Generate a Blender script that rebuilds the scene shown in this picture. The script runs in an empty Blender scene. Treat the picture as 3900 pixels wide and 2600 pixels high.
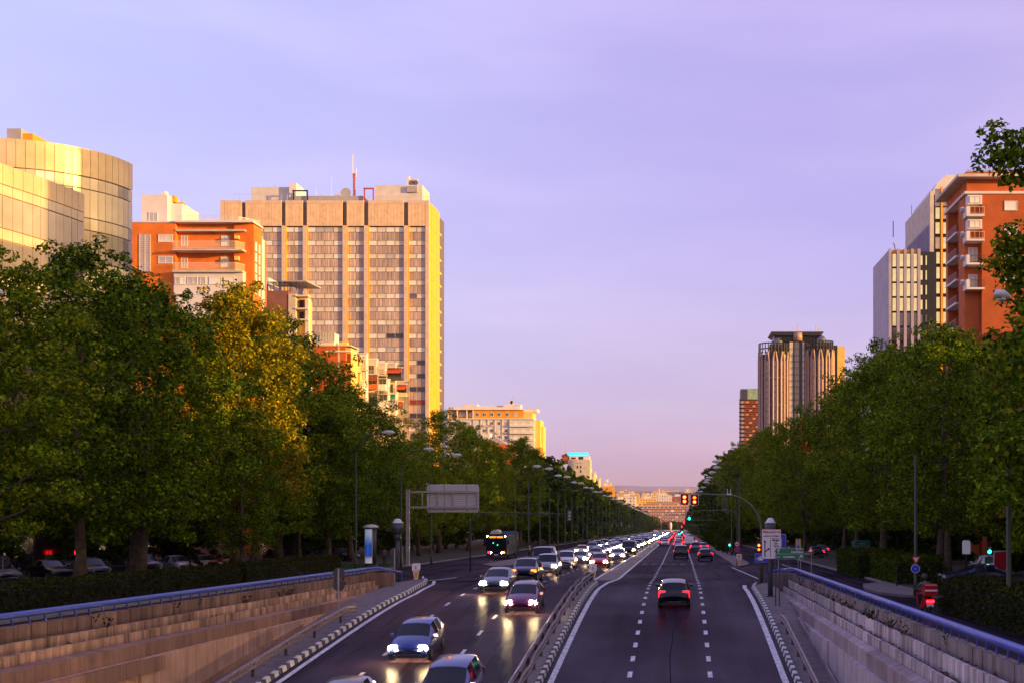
import bpy, math, random
import numpy as np
from mathutils import Vector, Matrix
random.seed(7)
rng = np.random.default_rng(7)
sc = bpy.context.scene
COL = sc.collection
R_ = math.radians

# ------------------------------------------------------------------ camera
EYE, PX, PY, FP = 6.25, 2585.0, 1857.0, 4600.0
cam_d = bpy.data.cameras.new('camera')
cam = bpy.data.objects.new('camera', cam_d)
COL.objects.link(cam)
cam.location = (0, 0, EYE)
cam.rotation_euler = (R_(90), 0, 0)
cam_d.sensor_width = 36
cam_d.sensor_fit = 'HORIZONTAL'
cam_d.lens = FP / 3900 * 36
cam_d.shift_x = -(PX - 1950) / 3900
cam_d.shift_y = (PY - 1300) / 3900
cam_d.clip_start = 0.5
cam_d.clip_end = 30000
sc.camera = cam

# ------------------------------------------------------------------ sky, sun, exposure
SUN_AZ = 18.0      # degrees from +X towards -Y (behind the camera, to the right)
SUN_EL = 6.5
sd = Vector((math.cos(R_(SUN_AZ)) * math.cos(R_(SUN_EL)), -math.sin(R_(SUN_AZ)) * math.cos(R_(SUN_EL)), math.sin(R_(SUN_EL))))
sun_d = bpy.data.lights.new('sun', 'SUN')
sun_d.energy = 5.0
sun_d.angle = R_(0.5)
sun_d.color = (1.0, 0.58, 0.17)
sun = bpy.data.objects.new('sun', sun_d)
COL.objects.link(sun)
sun.rotation_euler = sd.to_track_quat('Z', 'Y').to_euler()
sun.location = (0, -50, 80)

world = bpy.data.worlds.new('World')
sc.world = world
world.use_nodes = True
nt = world.node_tree
nt.nodes.clear()
def N(t, **kw):
    n = nt.nodes.new(t)
    for k, v in kw.items():
        setattr(n, k, v)
    return n
def L(a, b): nt.links.new(a, b)
out = N('ShaderNodeOutputWorld')
nish = N('ShaderNodeTexSky')
nish.sky_type = 'NISHITA'
nish.sun_disc = False
nish.sun_elevation = R_(SUN_EL)
nish.sun_rotation = math.atan2(sd.x, sd.y)
nish.air_density = 1.2
nish.dust_density = 2.0
bg1 = N('ShaderNodeBackground'); bg1.inputs[1].default_value = 0.05
L(nish.outputs[0], bg1.inputs[0])
tc = N('ShaderNodeTexCoord')
sep = N('ShaderNodeSeparateXYZ'); L(tc.outputs['Generated'], sep.inputs[0])
def math_n(op, a, b=None, clamp=False):
    m = N('ShaderNodeMath'); m.operation = op; m.use_clamp = clamp
    for i, v in enumerate((a, b)):
        if v is None: continue
        if isinstance(v, (int, float)): m.inputs[i].default_value = v
        else: L(v, m.inputs[i])
    return m.outputs[0]
def ramp_n(fac, stops):
    r = N('ShaderNodeValToRGB')
    e = r.color_ramp.elements
    while len(e) < len(stops): e.new(0.5)
    for i, (p, c) in enumerate(stops):
        e[i].position = p; e[i].color = (*c, 1)
    if fac is not None: L(fac, r.inputs[0])
    return r.outputs[0]
def mix_n(f, a, b, mode='MIX'):
    m = N('ShaderNodeMixRGB'); m.blend_type = mode
    for i, v in enumerate((f, a, b)):
        if isinstance(v, (int, float)): m.inputs[i].default_value = v
        elif isinstance(v, tuple): m.inputs[i].default_value = (*v, 1)
        else: L(v, m.inputs[i])
    return m.outputs[0]
el = sep.outputs['Z']
cool = ramp_n(el, [(0.0, (.50, .34, .54)), (0.035, (.60, .455, .75)), (0.10, (.56, .49, .90)), (0.22, (.50, .46, .93)), (0.38, (.54, .54, 1.02)), (1.0, (.30, .32, .74))])
pink = ramp_n(el, [(0.0, (.52, .34, .52)), (0.06, (.57, .43, .75)), (0.2, (.48, .37, .84)), (0.36, (.49, .38, .84)), (1.0, (.32, .30, .68))])
warm = ramp_n(el, [(0.0, (1.0, .56, .22)), (0.12, (1.05, .74, .38)), (0.34, (1.0, .70, .48)), (0.65, (.62, .50, .66)), (1.0, (.34, .33, .68))])
# how far round towards the sunset a direction is (horizontal angle)
hx = math_n('MULTIPLY', sep.outputs['X'], sd.x / math.cos(R_(SUN_EL)))
hy = math_n('MULTIPLY', sep.outputs['Y'], sd.y / math.cos(R_(SUN_EL)))
dot = math_n('ADD', hx, hy)
def smooth(v, a, b):
    m = N('ShaderNodeMapRange'); m.interpolation_type = 'SMOOTHSTEP'
    L(v, m.inputs[0]); m.inputs[1].default_value = a; m.inputs[2].default_value = b
    return m.outputs[0]
f_pink = smooth(dot, -0.80, -0.20)
f_warm = smooth(dot, -0.16, 0.75)
c1 = mix_n(f_pink, cool, pink)
c2 = mix_n(f_warm, c1, warm)
# faint cloud streaks
mp = N('ShaderNodeMapping'); mp.inputs['Scale'].default_value = (1.6, 1.6, 7.0); mp.inputs['Rotation'].default_value = (0.0, 0.12, 0.3)
L(tc.outputs['Generated'], mp.inputs[0])
nz = N('ShaderNodeTexNoise'); nz.inputs['Scale'].default_value = 2.2; nz.inputs['Detail'].default_value = 5; nz.inputs['Roughness'].default_value = .5
L(mp.outputs[0], nz.inputs[0])
cl = smooth(nz.outputs[0], 0.38, 0.72)
c3 = mix_n(math_n('MULTIPLY', cl, 0.8), c2, mix_n(1.0, c2, (1.20, 1.17, 1.07), 'MULTIPLY'))
nz2 = N('ShaderNodeTexNoise'); nz2.inputs['Scale'].default_value = 1.3; nz2.inputs['Detail'].default_value = 3
L(mp.outputs[0], nz2.inputs[0])
c4 = mix_n(math_n('MULTIPLY', smooth(nz2.outputs[0], 0.40, 0.66), 0.95), c3, mix_n(1.0, c3, (.90, .91, .965), 'MULTIPLY'))
bg2 = N('ShaderNodeBackground'); L(c4, bg2.inputs[0]); bg2.inputs[1].default_value = 0.58
add = N('ShaderNodeAddShader'); L(bg1.outputs[0], add.inputs[0]); L(bg2.outputs[0], add.inputs[1])
L(add.outputs[0], out.inputs[0])

vs = sc.view_settings
vs.view_transform = 'Standard'; vs.look = 'None'; vs.gamma = 1; vs.exposure = 0.66
vs.use_curve_mapping = False
cy = sc.cycles
cy.use_denoising = True
cy.max_bounces = 5; cy.diffuse_bounces = 2; cy.glossy_bounces = 3; cy.transmission_bounces = 2; cy.transparent_max_bounces = 4
cy.sample_clamp_indirect = 4.0
cy.caustics_reflective = False; cy.caustics_refractive = False

# ------------------------------------------------------------------ materials
def mat(name, col, rough=.7, var=.18, scale=3.0, metal=0.0, spec=.5, emit=None, estr=0.0, bump=0.0, stretch=(1, 1, 1), col2=None, detail=5, coat=0.0, rnd=0.0):
    m = bpy.data.materials.new(name); m.use_nodes = True
    t = m.node_tree; b = t.nodes['Principled BSDF']
    b.inputs['Roughness'].default_value = rough; b.inputs['Metallic'].default_value = metal
    b.inputs['Specular IOR Level'].default_value = spec
    if coat: b.inputs['Coat Weight'].default_value = coat; b.inputs['Coat Roughness'].default_value = .05
    if var > 0:
        tcn = t.nodes.new('ShaderNodeTexCoord'); mpn = t.nodes.new('ShaderNodeMapping')
        mpn.inputs['Scale'].default_value = stretch
        t.links.new(tcn.outputs['Object'], mpn.inputs[0])
        nzn = t.nodes.new('ShaderNodeTexNoise'); nzn.inputs['Scale'].default_value = scale; nzn.inputs['Detail'].default_value = detail
        nzn.inputs['Roughness'].default_value = .62
        t.links.new(mpn.outputs[0], nzn.inputs[0])
        r = t.nodes.new('ShaderNodeValToRGB')
        lo = tuple(max(0, c * (1 - var * 1.6)) for c in col); hi = col2 or tuple(min(1, c * (1 + var)) for c in col)
        r.color_ramp.elements[0].position = .32; r.color_ramp.elements[0].color = (*lo, 1)
        r.color_ramp.elements[1].position = .68; r.color_ramp.elements[1].color = (*hi, 1)
        t.links.new(nzn.outputs[0], r.inputs[0])
        if rnd:
            oi = t.nodes.new('ShaderNodeObjectInfo'); mr = t.nodes.new('ShaderNodeMapRange'); t.links.new(oi.outputs['Random'], mr.inputs[0]); mr.inputs[3].default_value = 1 - rnd; mr.inputs[4].default_value = 1 + rnd
            vm = t.nodes.new('ShaderNodeVectorMath'); vm.operation = 'SCALE'; t.links.new(r.outputs[0], vm.inputs[0]); t.links.new(mr.outputs[0], vm.inputs['Scale']); t.links.new(vm.outputs[0], b.inputs['Base Color'])
        else: t.links.new(r.outputs[0], b.inputs['Base Color'])
        if bump:
            bp = t.nodes.new('ShaderNodeBump'); bp.inputs['Strength'].default_value = bump; bp.inputs['Distance'].default_value = .02
            t.links.new(nzn.outputs[0], bp.inputs['Height']); t.links.new(bp.outputs[0], b.inputs['Normal'])
    else:
        b.inputs['Base Color'].default_value = (*col, 1)
    if emit:
        b.inputs['Emission Color'].default_value = (*emit, 1); b.inputs['Emission Strength'].default_value = estr
    return m

def road_mat(name, base):
    m = bpy.data.materials.new(name); m.use_nodes = True
    t = m.node_tree; b = t.nodes['Principled BSDF']
    tcn = t.nodes.new('ShaderNodeTexCoord')
    def nz(scale, st, det=4):
        mpn = t.nodes.new('ShaderNodeMapping'); mpn.inputs['Scale'].default_value = st
        t.links.new(tcn.outputs['Object'], mpn.inputs[0])
        n = t.nodes.new('ShaderNodeTexNoise'); n.inputs['Scale'].default_value = scale; n.inputs['Detail'].default_value = det
        t.links.new(mpn.outputs[0], n.inputs[0]); return n.outputs[0]
    fine = nz(28, (1, 1, 1)); streak = nz(1.3, (1, .035, 1), 5); patch = nz(.16, (1, .6, 1), 4)
    def mp(v, a, b2, c, d):
        r = t.nodes.new('ShaderNodeMapRange'); t.links.new(v, r.inputs[0])
        for i, x in enumerate((a, b2, c, d)): r.inputs[i + 1].default_value = x
        return r.outputs[0]
    def mul(a, b2):
        q = t.nodes.new('ShaderNodeMath'); q.operation = 'MULTIPLY'; t.links.new(a, q.inputs[0]); t.links.new(b2, q.inputs[1]); return q.outputs[0]
    f = mul(mul(mp(fine, .3, .7, .7, 1.3), mp(streak, .3, .7, .55, 1.38)), mp(patch, .35, .65, .68, 1.3))
    sc_ = t.nodes.new('ShaderNodeVectorMath'); sc_.operation = 'SCALE'; sc_.inputs[0].default_value = base
    t.links.new(f, sc_.inputs['Scale'])
    # coarse asphalt: a dull diffuse stone with a thin worn, damp-looking sheen
    t.nodes.remove(b); df = t.nodes.new('ShaderNodeBsdfDiffuse'); gl = t.nodes.new('ShaderNodeBsdfGlossy'); mx = t.nodes.new('ShaderNodeMixShader')
    t.links.new(sc_.outputs[0], df.inputs['Color']); t.links.new(mp(streak, .3, .7, .24, .36), gl.inputs['Roughness'])
    t.links.new(mp(patch, .3, .7, .035, .075), mx.inputs[0])
    bp = t.nodes.new('ShaderNodeBump'); bp.inputs['Strength'].default_value = .22; bp.inputs['Distance'].default_value = .008
    t.links.new(fine, bp.inputs['Height']); t.links.new(bp.outputs[0], df.inputs['Normal']); t.links.new(bp.outputs[0], gl.inputs['Normal'])
    t.links.new(df.outputs[0], mx.inputs[1]); t.links.new(gl.outputs[0], mx.inputs[2]); t.links.new(mx.outputs[0], t.nodes['Material Output'].inputs[0])
    return m

def concrete_mat(name, base, dark=.35, board=0.0):
    """weathered concrete: dark vertical run-off streaks, blotches, optional board marks"""
    m = bpy.data.materials.new(name); m.use_nodes = True
    t = m.node_tree; b = t.nodes['Principled BSDF']; b.inputs['Roughness'].default_value = .9
    b.inputs['Specular IOR Level'].default_value = .2
    tcn = t.nodes.new('ShaderNodeTexCoord')
    def nz(scale, st, det=5):
        mpn = t.nodes.new('ShaderNodeMapping'); mpn.inputs['Scale'].default_value = st
        t.links.new(tcn.outputs['Object'], mpn.inputs[0])
        n = t.nodes.new('ShaderNodeTexNoise'); n.inputs['Scale'].default_value = scale; n.inputs['Detail'].default_value = det
        n.inputs['Roughness'].default_value = .65
        t.links.new(mpn.outputs[0], n.inputs[0]); return n.outputs[0]
    def mp(v, a, b2, c, d):
        r = t.nodes.new('ShaderNodeMapRange'); t.links.new(v, r.inputs[0])
        for i, x in enumerate((a, b2, c, d)): r.inputs[i + 1].default_value = x
        return r.outputs[0]
    def mul(a, b2):
        q = t.nodes.new('ShaderNodeMath'); q.operation = 'MULTIPLY'; t.links.new(a, q.inputs[0]); t.links.new(b2, q.inputs[1]); return q.outputs[0]
    f = mul(mp(nz(1.0, (2.2, 2.2, .22)), .34, .60, dark, 1.05), mp(nz(.45, (1, 1, 1)), .3, .7, .72, 1.18))
    f = mul(f, mp(nz(1.0, (9, 9, .5)), .3, .7, .86, 1.08))
    f = mul(f, mp(nz(22, (1, 1, 1)), .3, .7, .85, 1.12))
    oi = t.nodes.new('ShaderNodeObjectInfo'); f = mul(f, mp(oi.outputs['Random'], 0, 1, .80, 1.16))
    if board: f = mul(f, mp(nz(2.6, (1, 3, .02), 2), .35, .65, 1 - board, 1.1))
    sc_ = t.nodes.new('ShaderNodeVectorMath'); sc_.operation = 'SCALE'; sc_.inputs[0].default_value = base
    t.links.new(f, sc_.inputs['Scale']); t.links.new(sc_.outputs[0], b.inputs['Base Color'])
    return m

def glow(name, col, s):
    m = bpy.data.materials.new(name); m.use_nodes = True
    b = m.node_tree.nodes['Principled BSDF']
    b.inputs['Base Color'].default_value = (*[min(1, c * .6 + .1) for c in col], 1)
    b.inputs['Emission Color'].default_value = (*col, 1); b.inputs['Emission Strength'].default_value = s
    return m

def leaf_mat(name, stops, trans=.3):
    m = bpy.data.materials.new(name); m.use_nodes = True
    t = m.node_tree; t.nodes.clear()
    o = t.nodes.new('ShaderNodeOutputMaterial')
    g = t.nodes.new('ShaderNodeNewGeometry')
    r = t.nodes.new('ShaderNodeValToRGB'); e = r.color_ramp.elements
    while len(e) < len(stops): e.new(.5)
    for i, (p, c) in enumerate(stops): e[i].position = p; e[i].color = (*c, 1)
    oi = t.nodes.new('ShaderNodeObjectInfo')
    ad = t.nodes.new('ShaderNodeMath'); ad.operation = 'MULTIPLY_ADD'; ad.inputs[1].default_value = .30; ad.inputs[2].default_value = -.15
    t.links.new(oi.outputs['Random'], ad.inputs[0])
    a2 = t.nodes.new('ShaderNodeMath'); a2.operation = 'ADD'; a2.use_clamp = True
    t.links.new(ad.outputs[0], a2.inputs[0]); t.links.new(g.outputs['Random Per Island'], a2.inputs[1])
    t.links.new(a2.outputs[0], r.inputs[0])
    d = t.nodes.new('ShaderNodeBsdfPrincipled'); d.inputs['Roughness'].default_value = .55; d.inputs['Specular IOR Level'].default_value = .06
    tr = t.nodes.new('ShaderNodeBsdfTranslucent')
    t.links.new(r.outputs[0], d.inputs['Base Color']); t.links.new(r.outputs[0], tr.inputs['Color'])
    mx = t.nodes.new('ShaderNodeMixShader'); mx.inputs[0].default_value = trans
    t.links.new(d.outputs[0], mx.inputs[1]); t.links.new(tr.outputs[0], mx.inputs[2]); t.links.new(mx.outputs[0], o.inputs[0])
    return m

MT = {}
MT['asphalt'] = road_mat('asphalt', (.036, .020, .034))
MT['asphalt_side'] = road_mat('asphalt_side', (.030, .019, .031))
MT['marking'] = mat('road_paint', (.62, .60, .63), .6, .34, 5)
MT['kerb_white'] = mat('kerb_white', (.66, .63, .62), .7, .22, 7)
MT['kerb_dark'] = mat('kerb_dark', (.07, .06, .065), .8, .2, 7)
MT['paving'] = mat('paving', (.17, .13, .135), .85, .25, 2.5)
MT['kerbstone'] = mat('kerbstone', (.25, .22, .22), .85, .2, 4)
MT['soil'] = mat('park_soil', (.030, .027, .014), .95, .35, .8)
MT['lawn'] = mat('lawn', (.045, .10, .012), .9, .3, 1.2)
MT['concrete_wall'] = concrete_mat('concrete_wall', (.66, .40, .29), .74, .16)  # left wall concretes: warm evening light mixed into the colours
MT['concrete_beam'] = concrete_mat('concrete_beam', (.36, .205, .155), .74)
MT['concrete_planter'] = concrete_mat('concrete_planter', (.68, .41, .28), .22)
MT['concrete_parapet'] = concrete_mat('concrete_parapet', (.30, .18, .14), .5)
MT['wall_grey'] = concrete_mat('wall_grey', (.54, .44, .46), .74, .14)  # right wall copies: cooler, bluish light mixed into the colours
MT['beam_grey'] = concrete_mat('beam_grey', (.40, .31, .32), .70)
MT['planter_grey'] = concrete_mat('planter_grey', (.60, .49, .50), .26)
MT['parapet_grey'] = concrete_mat('parapet_grey', (.30, .24, .23), .5)
MT['rail_blue'] = mat('rail_blue', (.030, .075, .44), .38, .1, 4)
MT['guard_steel'] = mat('guard_steel', (.24, .165, .165), .5, .3, 5, metal=.3)
MT['guard_post'] = mat('guard_post', (.06, .055, .06), .6, .2, 5)
MT['steel'] = mat('painted_steel', (.36, .33, .36), .5, .15, 3)
MT['steel_dark'] = mat('dark_steel', (.05, .055, .075), .45, .15, 4)
MT['green_pole'] = mat('green_pole', (.10, .12, .06), .5, .15, 4)
MT['lamp_pole'] = mat('lamp_pole', (.030, .040, .018), .5, .15, 4)
MT['black'] = mat('black_paint', (.012, .012, .014), .5, .1, 4)
MT['white'] = mat('white_enamel', (.80, .78, .80), .4, .05, 4)
MT['sign_white'] = mat('sign_white', (.74, .70, .74), .45, .05, 2)
MT['sign_red'] = mat('sign_red', (.62, .01, .03), .45, .08, 2)
MT['sign_black'] = mat('sign_black', (.012, .01, .02), .5, .05, 2)
MT['sign_blue'] = mat('sign_blue', (.02, .05, .62), .4, .08, 2)
MT['sign_green'] = mat('sign_green', (.004, .16, .085), .4, .08, 2)
MT['sign_yellow'] = mat('sign_yellow', (.85, .52, .01), .45, .06, 2)
MT['orange'] = mat('orange_reflector', (.95, .36, .02), .4, .05, 3)
MT['bark'] = mat('plane_bark', (.12, .085, .06), .9, .4, 2.5, bump=.5)
MT['leaf'] = leaf_mat('plane_leaves', [(0, (.016, .038, .001)), (.38, (.078, .150, .003)), (.75, (.205, .295, .006)), (1, (.36, .36, .014))], .27)
MT['leaf_sunlit'] = leaf_mat('sunlit_leaves', [(0, (.05, .08, .003)), (.35, (.17, .19, .006)), (.65, (.36, .29, .008)), (1, (.56, .38, .012))], .28)  # plane leaves with golden sunlight mixed into their colour
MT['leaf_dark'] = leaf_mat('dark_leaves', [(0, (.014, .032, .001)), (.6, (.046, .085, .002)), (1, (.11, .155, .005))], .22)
MT['hedge_leaf'] = leaf_mat('hedge_leaves', [(0, (.018, .026, .005)), (.6, (.040, .046, .007)), (1, (.075, .070, .010))], .2)
MT['hedge_core'] = mat('hedge_core', (.012, .014, .005), .95, .3, 6)
MT['flower'] = leaf_mat('oleander_flowers', [(0, (.45, .02, .05)), (1, (.75, .06, .10))], .2)
MT['litter'] = leaf_mat('leaf_litter', [(0, (.10, .04, .015)), (.6, (.22, .075, .025)), (1, (.34, .13, .05))], .05)
MT['rubber'] = mat('rubber', (.012, .012, .012), .8, .1, 5)
MT['rim'] = mat('wheel_rim', (.45, .45, .48), .3, .1, 6, metal=.8)
MT['car_glass'] = mat('car_glass', (.012, .014, .022), .08, 0, spec=.35)
MT['trim'] = mat('plastic_trim', (.02, .02, .022), .6, .1, 6)
MT['plate'] = mat('number_plate', (.75, .75, .72), .4, .1, 12)
MT['lamp_off'] = mat('headlamp_off', (.55, .55, .58), .15, .1, 6)
MT['tail_off'] = mat('tail_lamp_off', (.25, .01, .01), .2, .1, 6)
MT['head_on'] = glow('headlamp_on', (1.0, .70, .33), 260)
MT['head_far'] = glow('headlamp_far', (1.0, .82, .56), 90)
MT['tail_on'] = glow('tail_lamp_on', (1.0, .004, .006), 5)
MT['tail_far'] = glow('tail_lamp_far', (1.0, .005, .012), 8)
MT['amber_on'] = glow('amber_lamp', (1.0, .24, .008), 2.2)
MT['amber_hot'] = glow('amber_lamp_hot', (1.0, .36, .035), 2.8)
MT['green_on'] = glow('green_lamp', (.015, 1.0, .50), 7)
MT['red_on'] = glow('red_lamp', (1.0, .008, .015), 7)
MT['lamp_head'] = mat('lamp_housing', (.62, .60, .66), .4, .06, 5)

# ------------------------------------------------------------------ mesh builder
class MB:
    def __init__(s): s.v = []; s.f = []; s.m = []
    def add(s, vs, fs, mi=0):
        o = len(s.v); s.v += [tuple(p) for p in vs]; s.f += [tuple(i + o for i in f) for f in fs]; s.m += [mi] * len(fs); return s
    def box(s, x0, x1, y0, y1, z0, z1, mi=0):
        v = [(x0, y0, z0), (x1, y0, z0), (x1, y1, z0), (x0, y1, z0), (x0, y0, z1), (x1, y0, z1), (x1, y1, z1), (x0, y1, z1)]
        return s.add(v, [(0, 3, 2, 1), (4, 5, 6, 7), (0, 1, 5, 4), (1, 2, 6, 5), (2, 3, 7, 6), (3, 0, 4, 7)], mi)
    def quad(s, a, b, c, d, mi=0): return s.add([a, b, c, d], [(0, 1, 2, 3)], mi)
    def prism(s, poly, axis, a, b, mi=0):
        """poly: 2D points; axis 'x','y','z' = extrusion axis"""
        def p(u, w, t): return {'x': (t, u, w), 'y': (u, t, w), 'z': (u, w, t)}[axis]
        n = len(poly)
        v = [p(u, w, a) for u, w in poly] + [p(u, w, b) for u, w in poly]
        f = [tuple(range(n)), tuple(range(2 * n - 1, n - 1, -1))] + [(i, n + i, n + (i + 1) % n, (i + 1) % n) for i in range(n)]
        return s.add(v, f, mi)
    def tube(s, path, r, n=8, mi=0, cap=True):
        path = [Vector(p) for p in path]; k = len(path)
        rs = r if isinstance(r, (list, tuple)) else [r] * k
        vs = []; up = Vector((0, 0, 1))
        for i, p in enumerate(path):
            d = (path[min(i + 1, k - 1)] - path[max(i - 1, 0)]).normalized()
            a = d.cross(up if abs(d.z) < .95 else Vector((1, 0, 0))).normalized(); b = d.cross(a)
            for j in range(n):
                t = 2 * math.pi * j / n
                vs.append(p + (a * math.cos(t) + b * math.sin(t)) * rs[i])
        fs = [(i * n + j, i * n + (j + 1) % n, (i + 1) * n + (j + 1) % n, (i + 1) * n + j) for i in range(k - 1) for j in range(n)]
        if cap: fs += [tuple(range(n - 1, -1, -1)), tuple(range((k - 1) * n, k * n))]
        return s.add(vs, fs, mi)
    def lathe(s, prof, n=12, c=(0, 0, 0), mi=0, axis='z'):
        vs = []
        for r, h in prof:
            for j in range(n):
                t = 2 * math.pi * j / n
                u, w = r * math.cos(t), r * math.sin(t)
                vs.append({'z': (c[0] + u, c[1] + w, c[2] + h), 'y': (c[0] + u, c[1] + h, c[2] + w), 'x': (c[0] + h, c[1] + u, c[2] + w)}[axis])
        k = len(prof)
        fs = [(i * n + j, i * n + (j + 1) % n, (i + 1) * n + (j + 1) % n, (i + 1) * n + j) for i in range(k - 1) for j in range(n)]
        fs += [tuple(range(n - 1, -1, -1)), tuple(range((k - 1) * n, k * n))]
        return s.add(vs, fs, mi)
    def mesh(s, name, mats, smooth=False, off=None):
        me = bpy.data.meshes.new(name)
        v = s.v if off is None else [(a - off[0], b - off[1], c - off[2]) for a, b, c in s.v]
        me.from_pydata(v, [], s.f)
        for m in (mats if isinstance(mats, (list, tuple)) else [mats]): me.materials.append(MT[m] if isinstance(m, str) else m)
        if len(me.materials) > 1: me.polygons.foreach_set('material_index', s.m)
        if smooth: me.polygons.foreach_set('use_smooth', [True] * len(me.polygons))
        me.update(); return me
    def build(s, name, mats, parent=None, smooth=False, local=False):
        off = None
        if parent is not None and not local: off = wloc(parent)
        o = bpy.data.objects.new(name, s.mesh(name, mats, smooth, off))
        COL.objects.link(o)
        if parent is not None: o.parent = parent
        return o
def wloc(o):
    p = Vector((0, 0, 0))
    while o is not None: p = p + o.location; o = o.parent
    return p
def put(name, me, parent=None, loc=(0, 0, 0), rz=0.0):
    o = bpy.data.objects.new(name, me); COL.objects.link(o)
    if parent is not None: o.parent = parent
    o.location = loc; o.rotation_euler = (0, 0, rz); return o
def tag(o, label=None, cat=None, group=None, kind=None):
    if label: o['label'] = label
    if cat: o['category'] = cat
    if group: o['group'] = group
    if kind: o['kind'] = kind
    return o
def thing(name, label, cat, loc=(0, 0, 0), rz=0.0, group=None):
    o = bpy.data.objects.new(name, None); COL.objects.link(o); o.empty_display_size = .3
    o.location = loc; o.rotation_euler = (0, 0, rz)
    return tag(o, label, cat, group)
KIDS = {}
def copy_tree(o, parent=None, kids=None):
    c = o.copy(); COL.objects.link(c)
    if parent is not None: c.parent = parent; c.matrix_parent_inverse = o.matrix_parent_inverse
    for ch in o.children: copy_tree(ch, c)
    return c
def at(xs, ys, Y): return ((xs - PX) * Y / FP, EYE - (ys - PY) * Y / FP)
def atx(xs, Y): return (xs - PX) * Y / FP
def atz(ys, Y): return EYE - (ys - PY) * Y / FP
def text(body, size, parent, loc, m, rx=90, rz=0, align='CENTER', name='lettering', sx=1.0, bold=.022):
    cu = bpy.data.curves.new('lettering', 'FONT'); cu.body = body; cu.size = size; cu.align_x = align; cu.resolution_u = 3; cu.extrude = .002; cu.offset = size * bold
    tmp = bpy.data.objects.new('tmp', cu); COL.objects.link(tmp)
    bpy.context.view_layer.update()
    me = bpy.data.meshes.new_from_object(tmp.evaluated_get(bpy.context.evaluated_depsgraph_get()))
    bpy.data.objects.remove(tmp); me.materials.clear(); me.materials.append(MT[m])
    o = bpy.data.objects.new(name, me); COL.objects.link(o); o.parent = parent
    o.location = loc; o.rotation_euler = (R_(rx), 0, R_(rz)); o.scale = (sx, 1, 1); return o

# ------------------------------------------------------------------ terrain profile (the avenue falls away from the camera)
_ys = [-400, 900, 1350, 2000, 2600, 4000, 9000]
_zs = [0.033 * 473, -0.033 * 827, -42.5, -44, -34, -30, -30]
def S(y): return float(np.interp(y, _ys, _zs))
_ry = [0, 10, 20, 30, 40, 49.7, 55.8, 61.5, 67.5, 73.6, 82, 90]
_rz = [-4.9, -4.2, -3.35, -2.6, -1.85, -1.15, -.74, -.38, -.10, .0, -.16, S(90) - .012]
def Rr(y): return float(np.interp(y, _ry, _rz)) if y < 90 else S(y) - .012
_yy = np.arange(0, 140, .5)
_k = np.hanning(15); _k /= _k.sum()
_rs = np.convolve(np.pad([Rr(y) for y in _yy], 7, mode='edge'), _k, 'valid')
def R(y): return float(np.interp(y, _yy, _rs)) if 4 < y < 130 else Rr(y)
NEAR = list(np.arange(12, 100, 1.0)); MID = list(np.arange(100, 300, 8.0)); FAR = list(np.arange(300, 1401, 40.0))
YS = NEAR + MID + FAR
def ysamp(a, b): return [a] + [y for y in YS if a + .3 < y < b - .3] + [b]
def strip_mb(mb, x0, x1, zf, dz, a, b, skirt=0.0, mi=0):
    f0 = x0 if callable(x0) else (lambda y: x0); f1 = x1 if callable(x1) else (lambda y: x1)
    ys = ysamp(a, b); v = []
    for y in ys:
        z = zf(y) + dz
        v += [(f0(y), y, z), (f1(y), y, z)]
        if skirt: v += [(f0(y), y, z - skirt), (f1(y), y, z - skirt)]
    k = 4 if skirt else 2; f = []
    for i in range(len(ys) - 1):
        p, q = i * k, (i + 1) * k
        f.append((p, p + 1, q + 1, q))
        if skirt: f += [(p + 2, p, q, q + 2), (p + 1, p + 3, q + 3, q + 1)]
    if skirt: f += [(0, 2, 3, 1), ((len(ys) - 1) * k + 1, (len(ys) - 1) * k + 3, (len(ys) - 1) * k + 2, (len(ys) - 1) * k)]
    mb.add(v, f, mi); return mb
def strip(name, x0, x1, zf, dz, a, b, m, skirt=0.0):
    o = strip_mb(MB(), x0, x1, zf, dz, a, b, skirt).build(name, m); tag(o, kind='structure'); return o

# ------------------------------------------------------------------ ground and roads
def lerp(y, pts): return float(np.interp(y, [p[0] for p in pts], [p[1] for p in pts]))
g = MB()
gy = [-300, -100, 0, 50, 84, 120, 200, 400, 700, 900, 1350, 2000, 2600, 4000, 6500, 9500, 14000]
def sheet(mb, xa, xb, ys, dz):
    v = []
    for y in ys: v += [(xa, y, S(y) + dz), (xb, y, S(y) + dz)]
    mb.add(v, [(2 * i, 2 * i + 1, 2 * i + 3, 2 * i + 2) for i in range(len(ys) - 1)])
sheet(g, -9000, -19.75, gy, -.30)
sheet(g, 7.5, 9000, gy, -.30)
sheet(g, -19.75, 7.5, [y for y in gy if y >= 84], -.30)
tag(g.build('ground', 'soil'), kind='structure')
# hazy ridge at the horizon
h = MB(); n = 60
v = []
for i in range(n + 1):
    x = -9000 + 18000 * i / n
    z = 30 + 12 * math.sin(i * .37) + 7 * math.sin(i * .9 + 1) + 4 * math.sin(i * 2.1)
    v += [(x, 12000, -60), (x, 12500, z * 1.1), (x, 13500, -60)]
for i in range(n):
    p = 3 * i
    h.add([v[p], v[p + 3], v[p + 4], v[p + 1]], [(0, 1, 2, 3)]); h.add([v[p + 1], v[p + 4], v[p + 5], v[p + 2]], [(0, 1, 2, 3)])
MT['hill'] = mat('far_ridge', (.30, .22, .30), .95, .15, .002)
tag(h.build('hills', 'hill'), kind='structure')

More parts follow.
